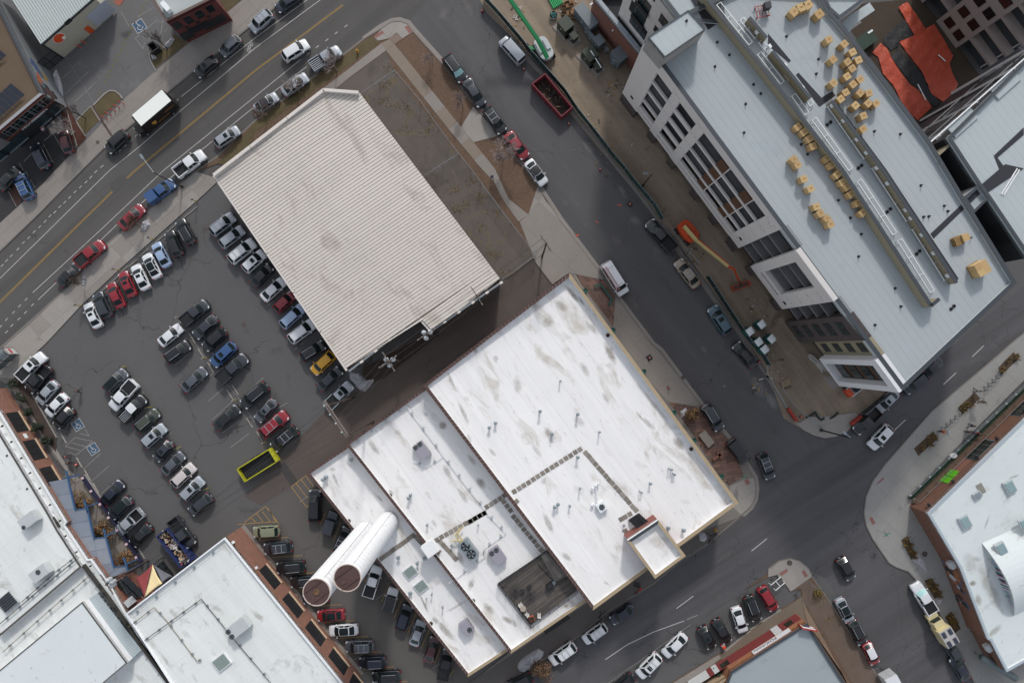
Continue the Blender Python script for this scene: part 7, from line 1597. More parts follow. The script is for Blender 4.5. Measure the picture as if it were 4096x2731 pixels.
a, c = W('20', 722, 465, 2.15), W('20', 822, 625, 1.7); MB().tube(a, c, .09).build('white_pipe', M_wpipe, label='long white pipe lying across the green transformer boxes', cat='pipe')
# green pipes pile, cartons, debris in the dirt
M_gp = mat('pipe_green', '2f9a5c', .5)
gp = thing('pipe_stack', 'stack of bright green plastic pipes in the dirt yard', 'pipes', tuple(W('20', 380, 20)))
for i in range(14):
    a, c = W('20', 325+(i % 7)*16, -30+(i % 7)*-6), W('20', 385+(i % 7)*13, 88-(i % 7)*8); z = .1+.2*(i//7); MB().tube((a.x, a.y, z), (c.x, c.y, z), .1, n=8).build('pipe', M_gp, gp)
for i, (x, y, rz) in enumerate(((475, 65, .3), (478, 122, 0), (540, 115, .9), (520, 130, .5), (560, 155, -.4), (505, 30, .4), (540, 45, .8))):
    c = W('20', x, y, .4); o = thing('carton', 'open brown carton on the dirt beside the long grey cabinet', 'carton', (c.x, c.y, .02), rz, 'cartons in the dirt yard')
    for q in ((-.4, 0, .04, .6), (.4, 0, .04, .6), (0, -.3, .8, .04), (0, .3, .8, .04)): lb(o, 'side', (q[0], q[1], .2), (q[2], q[3], .4), mat('carton_brown', '74553a', .9))
    lb(o, 'flap', (.62, 0, .38), (.4, .58, .02), mat('carton_brown', '74553a'))
c = W('20', 382, 140, .6); o = thing('basket', 'wire basket filled with teal fittings', 'basket', (c.x, c.y, .02)); MB().lathe((c.x, c.y, .02), [(.62, 0), (.7, .6), (.62, .6), (.55, .1)], 12).build('basket_wall', mat('basket_grey', '6a655c', .8), o); b = MB()
for i in range(26): b.ball((c.x+random.uniform(-.4, .4), c.y+random.uniform(-.4, .4), .45+random.uniform(0, .2)), .14, 6)
b.build('fittings', mat('fitting_teal', '1d5c58', .5), o)
rb2 = MB(); random.seed(3)
for i in range(230):
    t_, x0, x1, y0, y1 = random.choice((('20', 0, 120, 60, 480), ('20', 380, 600, 0, 180), ('20', 850, 1050, 720, 900), ('21', 1580, 1760, 700, 860), ('22', 2200, 2340, 330, 480), ('21', 2150, 2340, 1180, 1360), ('32', 0, 200, 100, 420), ('20', 500, 1300, 900, 1500)))
    c = W(t_, random.uniform(x0, x1), random.uniform(y0, y1)); s_ = random.uniform(.05, .22); a = random.uniform(0, 6.3); rb2.box((c.x, c.y, .03+s_*.2), (s_*random.uniform(1, 3.5), s_, s_*.6), a, random.randrange(3))
rb2.build('rubble', [mat('rubble_pale', 'a19c96', .9), mat('rubble_wood', '8a7350', .9), mat('rubble_dark', '4c443c', .9)], kind='stuff', label='scattered rubble and scraps on the construction dirt', cat='rubble')
# portable toilets
for i, (x, y) in enumerate(((3049, 1297), (3002, 1325), (3037, 1367), (3089, 1355), (3061, 1397))):
    c = W('n', x, y, 2.2); o = thing('portable_toilet', 'teal portable toilet with white roof, ' + ('standing farthest from the fence near the teal SUV', 'against the fence next to the teal SUV', 'against the fence in the middle of the cluster', 'standing alone on the facade side of the cluster', 'against the fence next to the black sedan')[i], 'toilet', (c.x, c.y, .02), R(-50)+random.uniform(-.1, .1), 'portable toilets at the fence')
    m = mat('toilet_teal', '1c5b58', .6, (2, .08)); lb(o, 'cabin', (0, 0, 1.05), (1.1, 1.1, 2.1), m, .97); lb(o, 'roof', (0, 0, 2.17), (1.16, 1.16, .14), mat('toilet_roof', 'c9cdce', .5), .86); lb(o, 'roof_dome', (0, 0, 2.28), (.8, .8, .1), mat('toilet_roof', 'c9cdce'), .7); lb(o, 'door', (-.56, 0, 1.0), (.04, .7, 1.8), mat('toilet_door', '245f5b', .6)); lb(o, 'vent_pipe', (.4, .4, 2.35), (.1, .1, .35), M_frame); lb(o, 'skid', (0, 0, .04), (1.2, 1.2, .1), M_frame)
# boom lifts
def boomlift(name, label, base, ang, m, boomm, segs, basket, cw):
    o = thing(name, label, 'boom lift', (base.x, base.y, .02), ang); lb(o, 'chassis', (0, 0, .6), (3.2, 1.5, .45), M_frame)
    for x in (-1.2, 1.2):
        for s in (-1, 1): lw(o, x, s*1.05, .5, .42)
    b = MB(); pr = []
    for i in range(20): a = 2*math.pi*i/20; pr.append((1.75*abs(math.cos(a))**.6*(1 if math.cos(a) > 0 else -1)*(1 if math.cos(a) > 0 else 1.1), 1.15*abs(math.sin(a))**.6*(1 if math.sin(a) > 0 else -1)))
    b.prism(pr, .9, 1.75, 0, bottom=True); put(b.mesh('turntable', cw), 'turntable', o); lb(o, 'engine_cover', (-.4, .62, 1.85), (1.8, .6, .3), cw); lb(o, 'engine_cover', (-.4, -.62, 1.85), (1.8, .6, .3), cw)
    for i, (p, q, w, mm) in enumerate(segs): MB().beam(p, q, w, w*1.15).build('boom_section', mm, o)
    OFF[o.name] = Vector((base.x, base.y, .02)); 
    return o
def unrot(o):   # beams were given in world space: undo the turn of the empty for them
    for ch in o.children:
        if ch.name.startswith(('boom_section', 'basket')): ch.data.transform(Matrix.Rotation(-o.rotation_euler.z, 4, 'Z'))
M_gl = mat('lift_green', '1d7a48', .5, (1, .06)); M_glg = mat('lift_grey', 'a3a7a8', .5, (1, .05)); M_ol = mat('lift_orange', 'b23f14', .5, (1, .06)); M_olc = mat('lift_cream', 'b3a46f', .5, (1, .06))
g0 = W('20', 290, 490); p0 = W('20', 325, 535, 2.2); p1 = W('20', 240, 370, 3.6); p2 = W('20', -30, -20, 6.5); p3 = W('20', -200, -260, 8.5)
lf = boomlift('boom_lift', 'green boom lift with grey counterweight in the dirt yard', g0, R(-62), M_gl, M_gl, [(p0, p1, .55, M_gl), (p1, p2, .5, M_gl), (p2, p3, .4, M_glg)], None, M_glg)
a = W('20', 150, 440, .8); MB().beam((g0.x, g0.y, .8), a, .5, .4).build('boom_section', M_gl, lf); unrot(lf)
lw(lf, -1.9, -1.9, .5, .42)
o0 = W('21', 1600, 575); q0 = W('21', 1580, 510, 2.3); q1 = W('21', 1690, 640, 2.6); q2 = W('21', 1985, 880, 3.4); q3 = W('21', 2040, 905, 3.2); q4 = W('21', 2085, 1010, 1.2); q5 = W('21', 2105, 1050, .9)
lo = boomlift('boom_lift', 'orange boom lift with cream boom reaching over the dirt', o0, R(-50), M_ol, M_olc, [(q0, q1, .5, M_olc), (q1+Vector((.15, .2, .1)), q2+Vector((.15, .2, .1)), .2, M_ol), (q1, q2, .38, M_olc), (q2, q3, .3, M_ol), (q3, q4, .22, M_ol), (q4, q5, .2, M_frame)], None, M_ol)
bp = P('21:2020,1060 2175,1005 2195,1050 2035,1105', 1.0); cb_ = (0, 0)
for z in (.35, .8, 1.3):
    for i in range(4): MB().beam((*bp[i], z), (*bp[(i+1) % 4], z), .06, .06).build('basket_rail', M_ol, lo)
for i in range(4): MB().beam((*bp[i], .35), (*bp[i], 1.3), .06, .06).build('basket_post', M_ol, lo)
MB().sheet(bp, .36).build('basket_floor', mat('basket_floor', '5c4338', .8), lo); unrot(lo)
# ---------------------------------------------------------------- fences
def fence(s, h, label, m_panel, step, mesh=False, name='construction_fence', z=0.02, printed=None):
    pts = [Vector(p) for p in P(s)]; mid = pts[len(pts)//2]; o = thing(name, label, 'fence', (mid.x, mid.y, z))
    for a, c in zip(pts[:-1], pts[1:]):
        k = max(1, round((c-a).length/step))
        for i in range(k):
            p, q = a.lerp(c, i/k), a.lerp(c, (i+1)/k); MB().tube((p.x, p.y, z), (p.x, p.y, z+h), .035, n=6).build('post', M_galv, o)
            MB().tube((p.x, p.y, z+h), (q.x, q.y, z+h), .03, n=6).build('top_rail', M_galv, o)
            if mesh:
                b = MB(); n_ = int((q-p).length/.35)
                for e in range(n_): u = p.lerp(q, e/n_); v = p.lerp(q, min(1, (e+2)/n_)); b.beam((u.x, u.y, z+.05), (v.x, v.y, z+h), .012, .012); b.beam((v.x, v.y, z+.05), (u.x, u.y, z+h), .012, .012)
                b.build('chain_mesh', M_galv, o, kind='stuff')
            else: MB().beam((p.x, p.y, z+h/2), (q.x, q.y, z+h/2), .03, h-.12).build('screen_panel', random.choice(m_panel), o)
    p = pts[-1]; MB().tube((p.x, p.y, z), (p.x, p.y, z+h), .035, n=6).build('post', M_galv, o); return o
M_scr = [mat('screen_green', '16302c', .7, (1.5, .2)), mat('screen_green_b', '1b3632', .7, (1.5, .2)), mat('screen_dark', '13282a', .7, (1.5, .25))]
fence('10:2090,0 2220,140 20:-20,270 90,400 170,505 330,685 480,855 600,1035 800,1285 940,1465 1030,1568 21:1110,105', 1.9, 'green screened construction fence from the junction to the street lamp', M_scr, 2.5)
fence('21:1110,105 1290,315 1370,450', 1.9, 'graffiti covered green fence panels beside the street lamp', [mat('screen_graf', '1c3a38', .7, (.9, .4), stain=(1.2, .55, '6d8088', .8))]+M_scr[:1], 2.0)
fence('21:1780,975 1850,1080 1930,1205 2060,1400 2180,1580 22:2250,60 2340,215', 1.9, 'green screened fence along the portable toilets', [mat('screen_graf', '1c3a38')]+M_scr, 2.4)
fence('21:1440,520 1560,700 1710,860', 1.2, 'low wire mesh barrier lying beside the orange lift', None, 2.5, True, 'wire_barrier')
fence('10:1000,890 1290,690 1520,960 1680,1190 1870,1440 11:1975,0 2150,240 2340,490 21:215,790 0,950 11:2265,1010', 1.8, 'chain link fence around the weedy vacant lot', None, 3.0, True, 'chain_link_fence', .11)
fence('10:1870,1440 11:1570,65', 1.8, 'chain link cross fence dividing the vacant lot', None, 3.0, True, 'chain_link_fence', .11)
fence('32:110,420 200,560 330,670 480,780', 1.1, 'thin wire fence around the new corner ramp', None, 2.6, True, 'wire_barrier')
fence('32:1200,400 1040,500 850,660', 1.7, 'screened fence along the parked cars at the corner', [mat('screen_greyg', '33383a', .7)], 2.4)
for s, lab in (('32:170,610 250,725', 'red plastic barrier at the kerb of the junction'), ('32:745,755 840,680', 'red plastic barrier in front of the black pickup')):
    a, c = [Vector((*p, .0)) for p in P(s)]; o = thing('plastic_barrier', lab, 'barrier', tuple((a+c)/2)); d = c-a
    for i in range(3): MB().beam(a+d*(i/3+.01)+Vector((0, 0, .5)), a+d*((i+.97)/3)+Vector((0, 0, .5)), .4, .9).build('barrier_block', mat('barrier_red', '8f2d1d', .6, (2, .1)), o)
# ---------------------------------------------------------------- bare trees
def bare_tree(t, bx, by, h, spread, label, mcol='6f625f', name='bare_tree', z=.1, seed=1, lean=(0, 0), dens=1.0, tw=.02):
    rnd = random.Random(seed); c = W(t, bx, by, z); o = thing(name, label, 'tree', (c.x, c.y, z)); M_ = mat('bark_'+mcol, mcol, .9, (3, .2)); tr, tw_ = MB(), MB()
    def grow(p, d, L, r, lv):
        q = p+d*L; (tr if lv < 2 else tw_).tube(p, q, r, r*.62, n=6 if lv < 2 else 4, cap=lv == 0)
        if lv >= 4: return
        k = (4, 4, 3, 3)[lv]; k = max(2, round(k*dens+rnd.uniform(-.4, .6)))
        for i in range(k):
            a = rnd.uniform(0, 6.283); s_ = rnd.uniform(.35, .95)*spread; dd = (d+Vector((math.cos(a)*s_, math.sin(a)*s_, rnd.uniform(-.05, .45)))).normalized(); dd.z = max(dd.z, .12); dd.normalize()
            st = p.lerp(q, rnd.uniform(.55, 1.0)) if lv else p.lerp(q, rnd.uniform(.7, 1)); grow(st, dd, L*rnd.uniform(.58, .82), max(tw, r*rnd.uniform(.45, .62)), lv+1)
    grow(Vector(c), Vector((lean[0], lean[1], 1)).normalized(), h*.33, .045*h*.42, 0)
    tr.build('trunk', M_, o); tw_.build('crown', M_, o); return o
bare_tree('10', 745, 650, 5.6, 1.0, 'grey bare tree over the silver pickup near the corner', '8f827e', seed=3, dens=1.25)
bare_tree('10', 400, 845, 5.0, 1.0, 'grey bare tree over the silver sedan beside the shed', '8f827e', seed=4, dens=1.2)
bare_tree('10', 105, 1070, 5.2, 1.05, 'brownish bare tree at the corner of the shed verge', '6e5f57', seed=5, dens=1.25)
bare_tree('01', 1330, 495, 5.0, 1.0, 'brown bare street tree beside the bright snow heap', '54463c', seed=6, dens=1.2)
bare_tree('01', 790, 1000, 5.0, 1.0, 'brown bare street tree beside the black sedan', '54463c', seed=7, dens=1.2)
bare_tree('00', 690, 1215, 5.6, 1.05, 'pale bare tree spreading over the dark studio lot', '8d8480', seed=8, dens=1.3)
bare_tree('00', 790, 1090, 5.4, .8, 'thin brown tree on the grass verge beside the yard', '4a3f3a', seed=9)
bare_tree('00', 1540, 450, 5.2, .8, 'thin dark tree beside the small black container', '453d3b', seed=10)
bare_tree('10', 1600, 590, 3.6, .9, 'small bare sapling on the mulch strip near the corner', '8f827e', seed=11, dens=1.1)
bare_tree('10', 1900, 985, 4.4, .9, 'bare sapling beside the dark grey sedan', '8a7b78', seed=12, dens=1.2)
bare_tree('10', 2270, 1450, 6.0, 1.1, 'large pale bare tree beside the red sedan', '9a8c88', seed=13, dens=1.45, z=.12)
bare_tree('23', 1800, 190, 3.8, .9, 'dark bare sapling on the pavement by the yellow hydrant', '3c3433', seed=14, z=.13)
bare_tree('23', 815, 905, 3.8, .9, 'dark bare sapling beside the navy sedan', '3c3433', seed=15, z=.13)
bare_tree('32', 1900, 560, 2.6, .9, 'small twiggy shrub in the middle plaza planter', '5a4a35', seed=16, z=.13)
# ---------------------------------------------------------------- shrubs
def shrub(t, x, y, r, h, label, cols, leaf=.10, n=700, name='shrub', z=.1, grp=None, cat='shrub', top=1.0, cone=0):
    c = W(t, x, y, z); rnd = random.Random(int(x*7+y)); o = thing(name, label, cat, (c.x, c.y, z), 0, grp); b = MB(); ms = [mat('leaf_'+k, k, .85) for k in cols]
    lobes = [(rnd.uniform(-.5, .5)*r, rnd.uniform(-.5, .5)*r, rnd.uniform(.3, .75)*h, rnd.uniform(.4, .65)*r) for _ in range(6)]
    for i in range(n):
        lx, ly, lz, lr = rnd.choice(lobes); v = Vector((rnd.gauss(0, 1), rnd.gauss(0, 1), rnd.gauss(0, .8))).normalized()*lr*rnd.uniform(.6, 1.08)
        if cone: k = 1-.55*max(0, (lz+v.z)/h); v.x *= k; v.y *= k
        p = Vector((c.x+lx+v.x, c.y+ly+v.y, max(z+.05, z+lz+v.z))); a = Vector((rnd.gauss(0, 1), rnd.gauss(0, 1), rnd.gauss(0, 1))).normalized()*leaf*rnd.uniform(.6, 1.4); e = a.cross(v).normalized()*leaf*.6
        b.add([p-a, p+e, p+a, p-e], [[0, 1, 2, 3]], rnd.randrange(len(ms)))
    b.build('foliage', ms, o); s = MB()
    for i in range(5): a = rnd.uniform(0, 6.3); s.tube((c.x, c.y, z), (c.x+math.cos(a)*r*.5, c.y+math.sin(a)*r*.5, z+h*.6), .04, .015, n=5)
    s.build('stem', mat('stem_brown', '3c3029', .9), o); return o
for i, (x, y) in enumerate(((155, 382), (225, 507), (295, 637), (365, 783), (450, 895))): shrub('02', x, y, .95, 1.3, '%s evergreen shrub from the bus shelter along the restaurant' % ORD[i], ('1f2a1c', '2b3a25', '26301f'), .11, 800, 'evergreen_shrub', .13, 'evergreen shrubs by the restaurant', cone=1)
BR = ('6b5237', '7d6142', '574330', '8a6c48')
for i, (t, x, y) in enumerate((('02', 790, 1462), ('03', 985, 150), ('03', 1168, 410))): shrub(t, x, y, 1.7, 1.6, 'tan dry ornamental shrub in the patio, %s from the street' % ORD[i], BR, .13, 1300, 'dry_shrub', .06, 'dry shrubs in the patio')
shrub('22', 1640, 655, 1.4, 1.5, 'golden dry shrub on the flagstones behind the warehouse', ('6e5638', '856945', '54412c'), .12, 1000, 'dry_shrub', .14)
shrub('23', 275, 1440, 2.0, 2.4, 'orange dry bush at the snow bank on the south pavement', ('6b5440', '7a5e46', '54412f'), .13, 1300, 'dry_shrub', .13)
shrub('23', 1885, 1465, 1.4, 2.4, 'green conifer shrub in front of the tan shop', ('2a3324', '38422d', '4a4f38'), .12, 1300, 'evergreen_shrub', .13)
shrub('33', 455, 745, .9, .9, 'yellowed plant on the dirt corner of the brick shop', ('6b5a2c', '857038', '574a2a'), .10, 400, 'dry_shrub', .12)
# planter beds with ornamental grass on the plaza
def tufts(par_label, s, n, cols, grp, snow=False):
    poly = ccw(P(s)); c = cen(poly); o = thing('planter_bed', par_label, 'planter', (c[0], c[1], .13), 0, grp); MB().prism(poly, .1, .16).build('soil', mat('planter_soil', '473a2c', .98, (1, .3), (6, .3)), o)
    rnd = random.Random(n+len(s)); b = MB(); ms = [mat('leaf_'+k, k, .85) for k in cols]
    for i in range(n):
        u, v = rnd.random(), rnd.random(); p = l2(l2(poly[0], poly[1], u), l2(poly[3], poly[2], u), v)
        for k in range(26):
            a = rnd.uniform(0, 6.28); L3 = rnd.uniform(.3, .75); e = Vector((-math.sin(a), math.cos(a), 0))*.035; q0 = Vector((*p, .15)); q1 = q0+Vector((math.cos(a)*L3*.5, math.sin(a)*L3*.5, L3*.8)); q2 = q1+Vector((math.cos(a)*L3*.5, math.sin(a)*L3*.5, -L3*.2)); b.add([q0-e, q0+e, q1+e, q1-e, q2], [[0, 1, 2, 3], [3, 2, 4]], k % len(ms))
    b.build('grass_tuft', ms, o)
GO = ('5c4a26', '6b562d', '483b21')
for i, s in enumerate(('32:1335,980 1515,820 1550,885 1378,1047', '32:1740,605 1895,462 1940,520 1778,668', '32:2110,238 2250,95 2292,160 2142,302')): tufts('brown planter bed with golden grass, %s from the market steps' % ORD[i], s, 6, GO, 'plaza planter beds')
for i, s in enumerate(('33:1218,250 1275,215 1350,390 1310,432', '33:1430,620 1500,600 1588,745 1525,790', '33:1620,955 1680,905 1765,1060 1705,1108')): tufts('snowy planter bed along the graffiti wall, %s from the junction' % ORD[i], s, 7, ('5a4620', '6d5626', '473a22'), 'planter beds by the graffiti wall')
# weeds on the vacant lot
b = MB(); rnd = random.Random(12)
spots = [('10', 1225, 630), ('10', 1180, 780), ('10', 1390, 1010), ('10', 1300, 965), ('10', 1590, 1200), ('10', 1375, 1190), ('11', 1830, 165), ('11', 1990, 95), ('11', 1840, 350), ('11', 1930, 320), ('11', 2070, 240), ('11', 2200, 380), ('11', 2070, 520), ('11', 2200, 770), ('11', 2310, 930), ('10', 1170, 930), ('10', 1600, 1100), ('33', 480, 790), ('33', 600, 970), ('33', 500, 1150)]
for t, x, y in spots:
    for k in range(60):
        p = W(t, x+rnd.gauss(0, 38), y+rnd.gauss(0, 26), .12); a = rnd.uniform(0, 6.3); L3 = rnd.uniform(.12, .4); e = Vector((-math.sin(a), math.cos(a), 0))*.04; q = p+Vector((math.cos(a)*L3, math.sin(a)*L3, L3*.6)); b.add([p-e, p+e, q], [[0, 1, 2]], k % 2)
b.build('weeds', [mat('weed_tan', '7d6a45', .9), mat('weed_brown', '5c4c34', .9)], kind='stuff', label='dry weeds growing through the vacant lot asphalt', cat='weeds')
# ---------------------------------------------------------------- poles, lamps, wires
M_wood = mat('pole_wood', '3a2f2a', .9, (2, .2)); M_wire = mat('wire_black', '2a2a2c', .6); M_tf = mat('transformer_grey', 'a6abb0', .5)
def pole(t, bx, by, h, label, arms, tfs=(), z=0, m=None, r=.16, top=True):
    c = W(t, bx, by, z+h if top else z); c.z = z; o = thing('utility_pole', label, 'utility pole', (c.x, c.y, z)); MB().tube((c.x, c.y, z), (c.x, c.y, z+h), r, r*.7, n=10).build('post', m or M_wood, o)
    for ang, L3, hh in arms:
        d = Vector((math.cos(ang), math.sin(ang), 0))*L3/2; p = Vector((c.x, c.y, z+hh)); MB().beam(p-d, p+d, .14, .16).build('crossarm', mat('crossarm_wood', '6b625c', .9, (2, .2)), o)
        for k in (-.95, -.5, .5, .95): q = p+d*k; MB().lathe((q.x, q.y, q.z+.08), [(.05, 0), (.09, .1), (.05, .22)], 8).build('insulator', M_galv, o)
    for ang, hh in tfs: q = Vector((c.x+math.cos(ang)*.55, c.y+math.sin(ang)*.55, z+hh)); MB().lathe((q.x, q.y, q.z), [(.3, 0), (.32, .1), (.32, .9), (.22, 1.0), (.08, 1.15)], 14).build('transformer', M_tf, o)
    return Vector((c.x, c.y, z+h))
A35, A55 = R(35), R(-57)
t1 = pole('21', 275, 795, 14.5, 'wooden utility pole on the concrete driveway with a pale arm', ((A55, 3.0, 14.2), (A55, 2.4, 13.4)), z=.14, top=False)
t2 = pole('12', 905, 512, 15.5, 'wooden pole of the two pole frame beside the silver pickup', (), z=0, top=False)
t3 = pole('12', 1078, 733, 16.5, 'wooden pole of the two pole frame against the warehouse wall', (), z=0, top=False)
a, c = W('12', 625, 550, 15.6), W('12', 842, 872, 15.6); o = thing('pole_crossarm', 'long double timber crossarm bridging the two pole frame', 'crossarm', tuple((a+c)/2)); 
for k in (-.14, .14): MB().beam(a+Vector((k, k*.6, 0)), c+Vector((k, k*.6, 0)), .16, .25).build('beam', mat('crossarm_wood', '6b625c'), o)
for k in (.1, .35, .6, .85): q = a.lerp(c, k); MB().lathe((q.x-.3, q.y-.1, q.z), [(.07, 0), (.13, .12), (.07, .3)], 8).build('insulator', mat('insulator_glass', '9fb4b8', .3), o)
t4 = pole('12', 1205, 185, 13, 'utility pole with three white transformers in the alley', ((A35, 3.0, 12.6), (A35, 2.4, 11.6), (A55, 3.2, 11.9)), ((R(150), 10.6), (R(30), 10.6), (R(270), 10.4)), z=.01)
t5 = pole('11', 1560, 1500, 13, 'utility pole with white transformers at the shed notch', ((A35, 3.0, 12.6),), ((R(150), 10.8), (R(40), 10.8), (R(250), 10.6)), z=.01)
t6 = pole('11', 2025, 1145, 13.5, 'utility pole with angled arms beside the shed east corner', ((A35, 2.8, 13.1), (A55, 3.0, 12.4)), (), z=.01)
t7 = pole('03', 970, 665, 11.5, 'utility pole with three transformers behind the patio canopy', ((R(-57), 3.4, 11.2), (R(-57), 3.0, 10.4)), ((R(20), 10.2), (R(80), 10.4), (R(-40), 10.0)), z=0)
def wire(par, a, c, sag=.7, r=.022):
    b = MB(); n = 10; pts = [a.lerp(c, i/n)-Vector((0, 0, sag*4*(i/n)*(1-i/n))) for i in range(n+1)]
    for p, q in zip(pts[:-1], pts[1:]): b.tube(p, q, r, n=4, cap=False)
    b.build('wire', M_wire, par)
wo_ = thing('power_lines', 'thin black power lines strung along the alley between poles', 'power lines', tuple(t4))
off = [Vector((.9*math.cos(A55)*k, .9*math.sin(A55)*k, 0)) for k in (-1, 0, 1)]
for k in off:
    for p, q in ((t1, t6), (t6, t5), (t5, t4), (t4, a.lerp(c, .5)), (a.lerp(c, .5), t7)): wire(wo_, p+k, q+k, .6)
wire(wo_, t2, t7, .9); wire(wo_, t3, W('12', -900, 1750, 9), .9); wire(wo_, t1, W('21', 0, 1000, 12), .2, .02)
def lamp(t, bx, by, h, label, arm, m, z=.1, r=.11, head=None):
    c = W(t, bx, by, z); o = thing('street_lamp', label, 'street lamp', (c.x, c.y, z)); MB().tube((c.x, c.y, z), (c.x, c.y, z+h), r, r*.65, n=10).build('post', m, o); MB().lathe((c.x, c.y, z), [(r*2, 0), (r*2, .2), (r*1.2, .3)], 10).build('base', m, o)
    p = Vector((c.x, c.y, z+h-.1)); q = p+Vector((*arm, .3)); MB().tube(p, q, r*.5, n=8).build('arm', M_galv, o); d = (q-p).normalized(); MB().beam(q, q+d*.75, .32, .16).build('lamp_head', M_galv, o)
a_ = W('00', 1310, 1455, 9.2); b_ = W('01', 1675, 150, .1); lamp('01', 1675, 150, 8.7, 'tall brown street lamp with long arm beside the blue pickup', ((a_.x-b_.x), (a_.y-b_.y)), mat('lamp_brown', '2e2422', .6), .12)
lamp('32', 487, 812, 9.8, 'dark green street lamp at the new corner ramp', (-.9, .6), mat('lamp_green', '17211f', .5), .13, .13)
c0 = W('21', 1203, 135, .02); c1 = W('21', 1222, 55, 5.8); lamp('21', 1203, 135, 7.6, 'dark green street lamp behind the graffiti fence', (c1.x-c0.x, c1.y-c0.y), mat('lamp_green', '17211f'), .02, .1)
# signs
def street_sign(t, x, y, h, label, plates, z=.13):
    c = W(t, x, y, z); o = thing('street_sign', label, 'sign', (c.x, c.y, z)); MB().tube((c.x, c.y, z), (c.x, c.y, z+h), .04, n=8).build('post', M_galv, o)
    for w_, hh, zz, ang, m in plates: MB().box((c.x, c.y+.06, z+zz), (w_, .03, hh), ang).build('plate', m, o)
    return o
M_sg = mat('sign_green', '1d6b4c', .6); M_sr = mat('sign_stop_red', '8f1d22', .6)
ss = street_sign('22', 2078, 1212, 3.0, 'stop sign with green street name plates at the corner', ((1.0, .22, 2.95, R(30), M_sg), (1.0, .22, 2.7, R(-55), M_sg))); c = W('22', 2078, 1212, .13); b = MB()
ang = R(-30); pr = [(c.x+.40*math.cos(R(22.5+45*i))*math.cos(ang), c.y-.08+.40*math.cos(R(22.5+45*i))*math.sin(ang), 2.2+.40*math.sin(R(22.5+45*i))) for i in range(8)]; b.add(pr+[(x-.02, y-.03, z) for x, y, z in pr], [list(range(8)), list(range(15, 7, -1))]+[[i, (i+1) % 8, 8+(i+1) % 8, 8+i] for i in range(8)]); b.build('stop_plate', M_sr, ss)
street_sign('33', 1003, 160, 3.0, 'green street name sign on the plaza corner', ((1.1, .22, 2.9, R(30), M_sg), (1.1, .22, 2.65, R(-55), M_sg))); street_sign('33', 385, 645, 2.8, 'thin green street name sign on the dirt corner', ((.9, .2, 2.7, R(-50), M_sg),))
street_sign('23', 1068, 800, 2.4, 'parking meter sign post by the navy sedan', ((.3, .45, 2.1, R(30), M_frame),)); street_sign('23', 1655, 365, 2.4, 'parking sign post by the bare sapling', ((.3, .45, 2.1, R(30), M_frame),)); street_sign('10', 1625, 560, 2.4, 'sign post on the mulch strip near the corner', ((.35, .45, 2.1, R(50), M_frame),))
# hydrants, cones, barrels
def hydrant(t, x, y, label, z=.13):
    c = W(t, x, y, z); o = thing('fire_hydrant', label, 'hydrant', (c.x, c.y, z)); m = mat('hydrant_yellow', 'a8791f', .6); MB().lathe((c.x, c.y, z), [(.2, 0), (.2, .06), (.14, .08), (.14, .55), (.19, .58), (.17, .7), (.06, .8)], 12).build('barrel', m, o); MB().tube((c.x-.25, c.y, z+.42), (c.x+.25, c.y, z+.42), .07).build('nozzle', m, o); MB().tube((c.x, c.y-.24, z+.38), (c.x, c.y, z+.38), .09).build('nozzle', m, o)
hydrant('10', 935, 480, 'yellow fire hydrant on the dead grass near the corner', .11); hydrant('23', 1862, 157, 'yellow fire hydrant on the south pavement by the warehouse')
def cone(t, x, y, label, z=.02, h=.75, tip=0):
    c = W(t, x, y, z); o = thing('traffic_cone', label, 'cone', (c.x, c.y, z)); MB().box((c.x, c.y, z+.03), (.42, .42, .06), .5).build('base', M_black, o); m = mat('cone_orange', 'c23c1b', .6); MB().lathe((c.x, c.y, z+.06), [(.16, 0), (.05, h-.08), (.03, h)], 12).build('cone_body', m, o); MB().lathe((c.x, c.y, z+.06), [(.118, .3), (.10, .46)], 12).build('stripe', mat('cone_white', 'cfcdca', .5), o)
for t, x, y, lab in (('10', 2077, 108, 'orange cone on the street near the wire fence'), ('20', 108, 640, 'orange cone beside the silver van'), ('20', 520, 1140, 'orange cone past the red dumpster'), ('20', 810, 1558, 'orange cone at the foot of the green fence'), ('21', 1083, 308, 'orange cone on the dark square in the street'), ('22', 1262, 150, 'orange cone on the dark square on the east pavement'), ('22', 1438, 422, 'orange cone alone on the east pavement'), ('02', 708, 1128, 'red cone beside the access bay'), ('32', 300, 690, 'orange cone at the new corner ramp'), ('22', 2270, 185, 'orange cone beside the black sedan at the fence')): cone(t, x, y, lab, .14 if t == '22' else .02)
MB().box(tuple(W('21', 1083, 308, .012))[:2]+(.014,), (.9, .9, .012), .9).build('manhole_plate', M_frame, label='dark square plate set in the east street', cat='plate'); MB().box(tuple(W('22', 1262, 150, .14))[:2]+(.14,), (.9, .9, .012), .6).build('manhole_plate', M_frame, label='dark square plate set in the east pavement', cat='plate')
c = W('23', 1942, 1228, .5); o = thing('traffic_barrel', 'orange traffic barrel beside the black sedan at the shop', 'barrel', (c.x, c.y, .02)); MB().lathe((c.x, c.y, .02), [(.36, 0), (.36, .08), (.29, .1), (.27, .95), (.2, 1.0)], 16).build('drum', mat('cone_orange', 'c23c1b'), o); MB().lathe((c.x, c.y, .02), [(.295, .35), (.29, .5)], 16).build('stripe', mat('cone_white', 'cfcdca'), o); MB().lathe((c.x, c.y, .02), [(.285, .65), (.28, .8)], 16).build('stripe', mat('cone_white', 'cfcdca'), o)
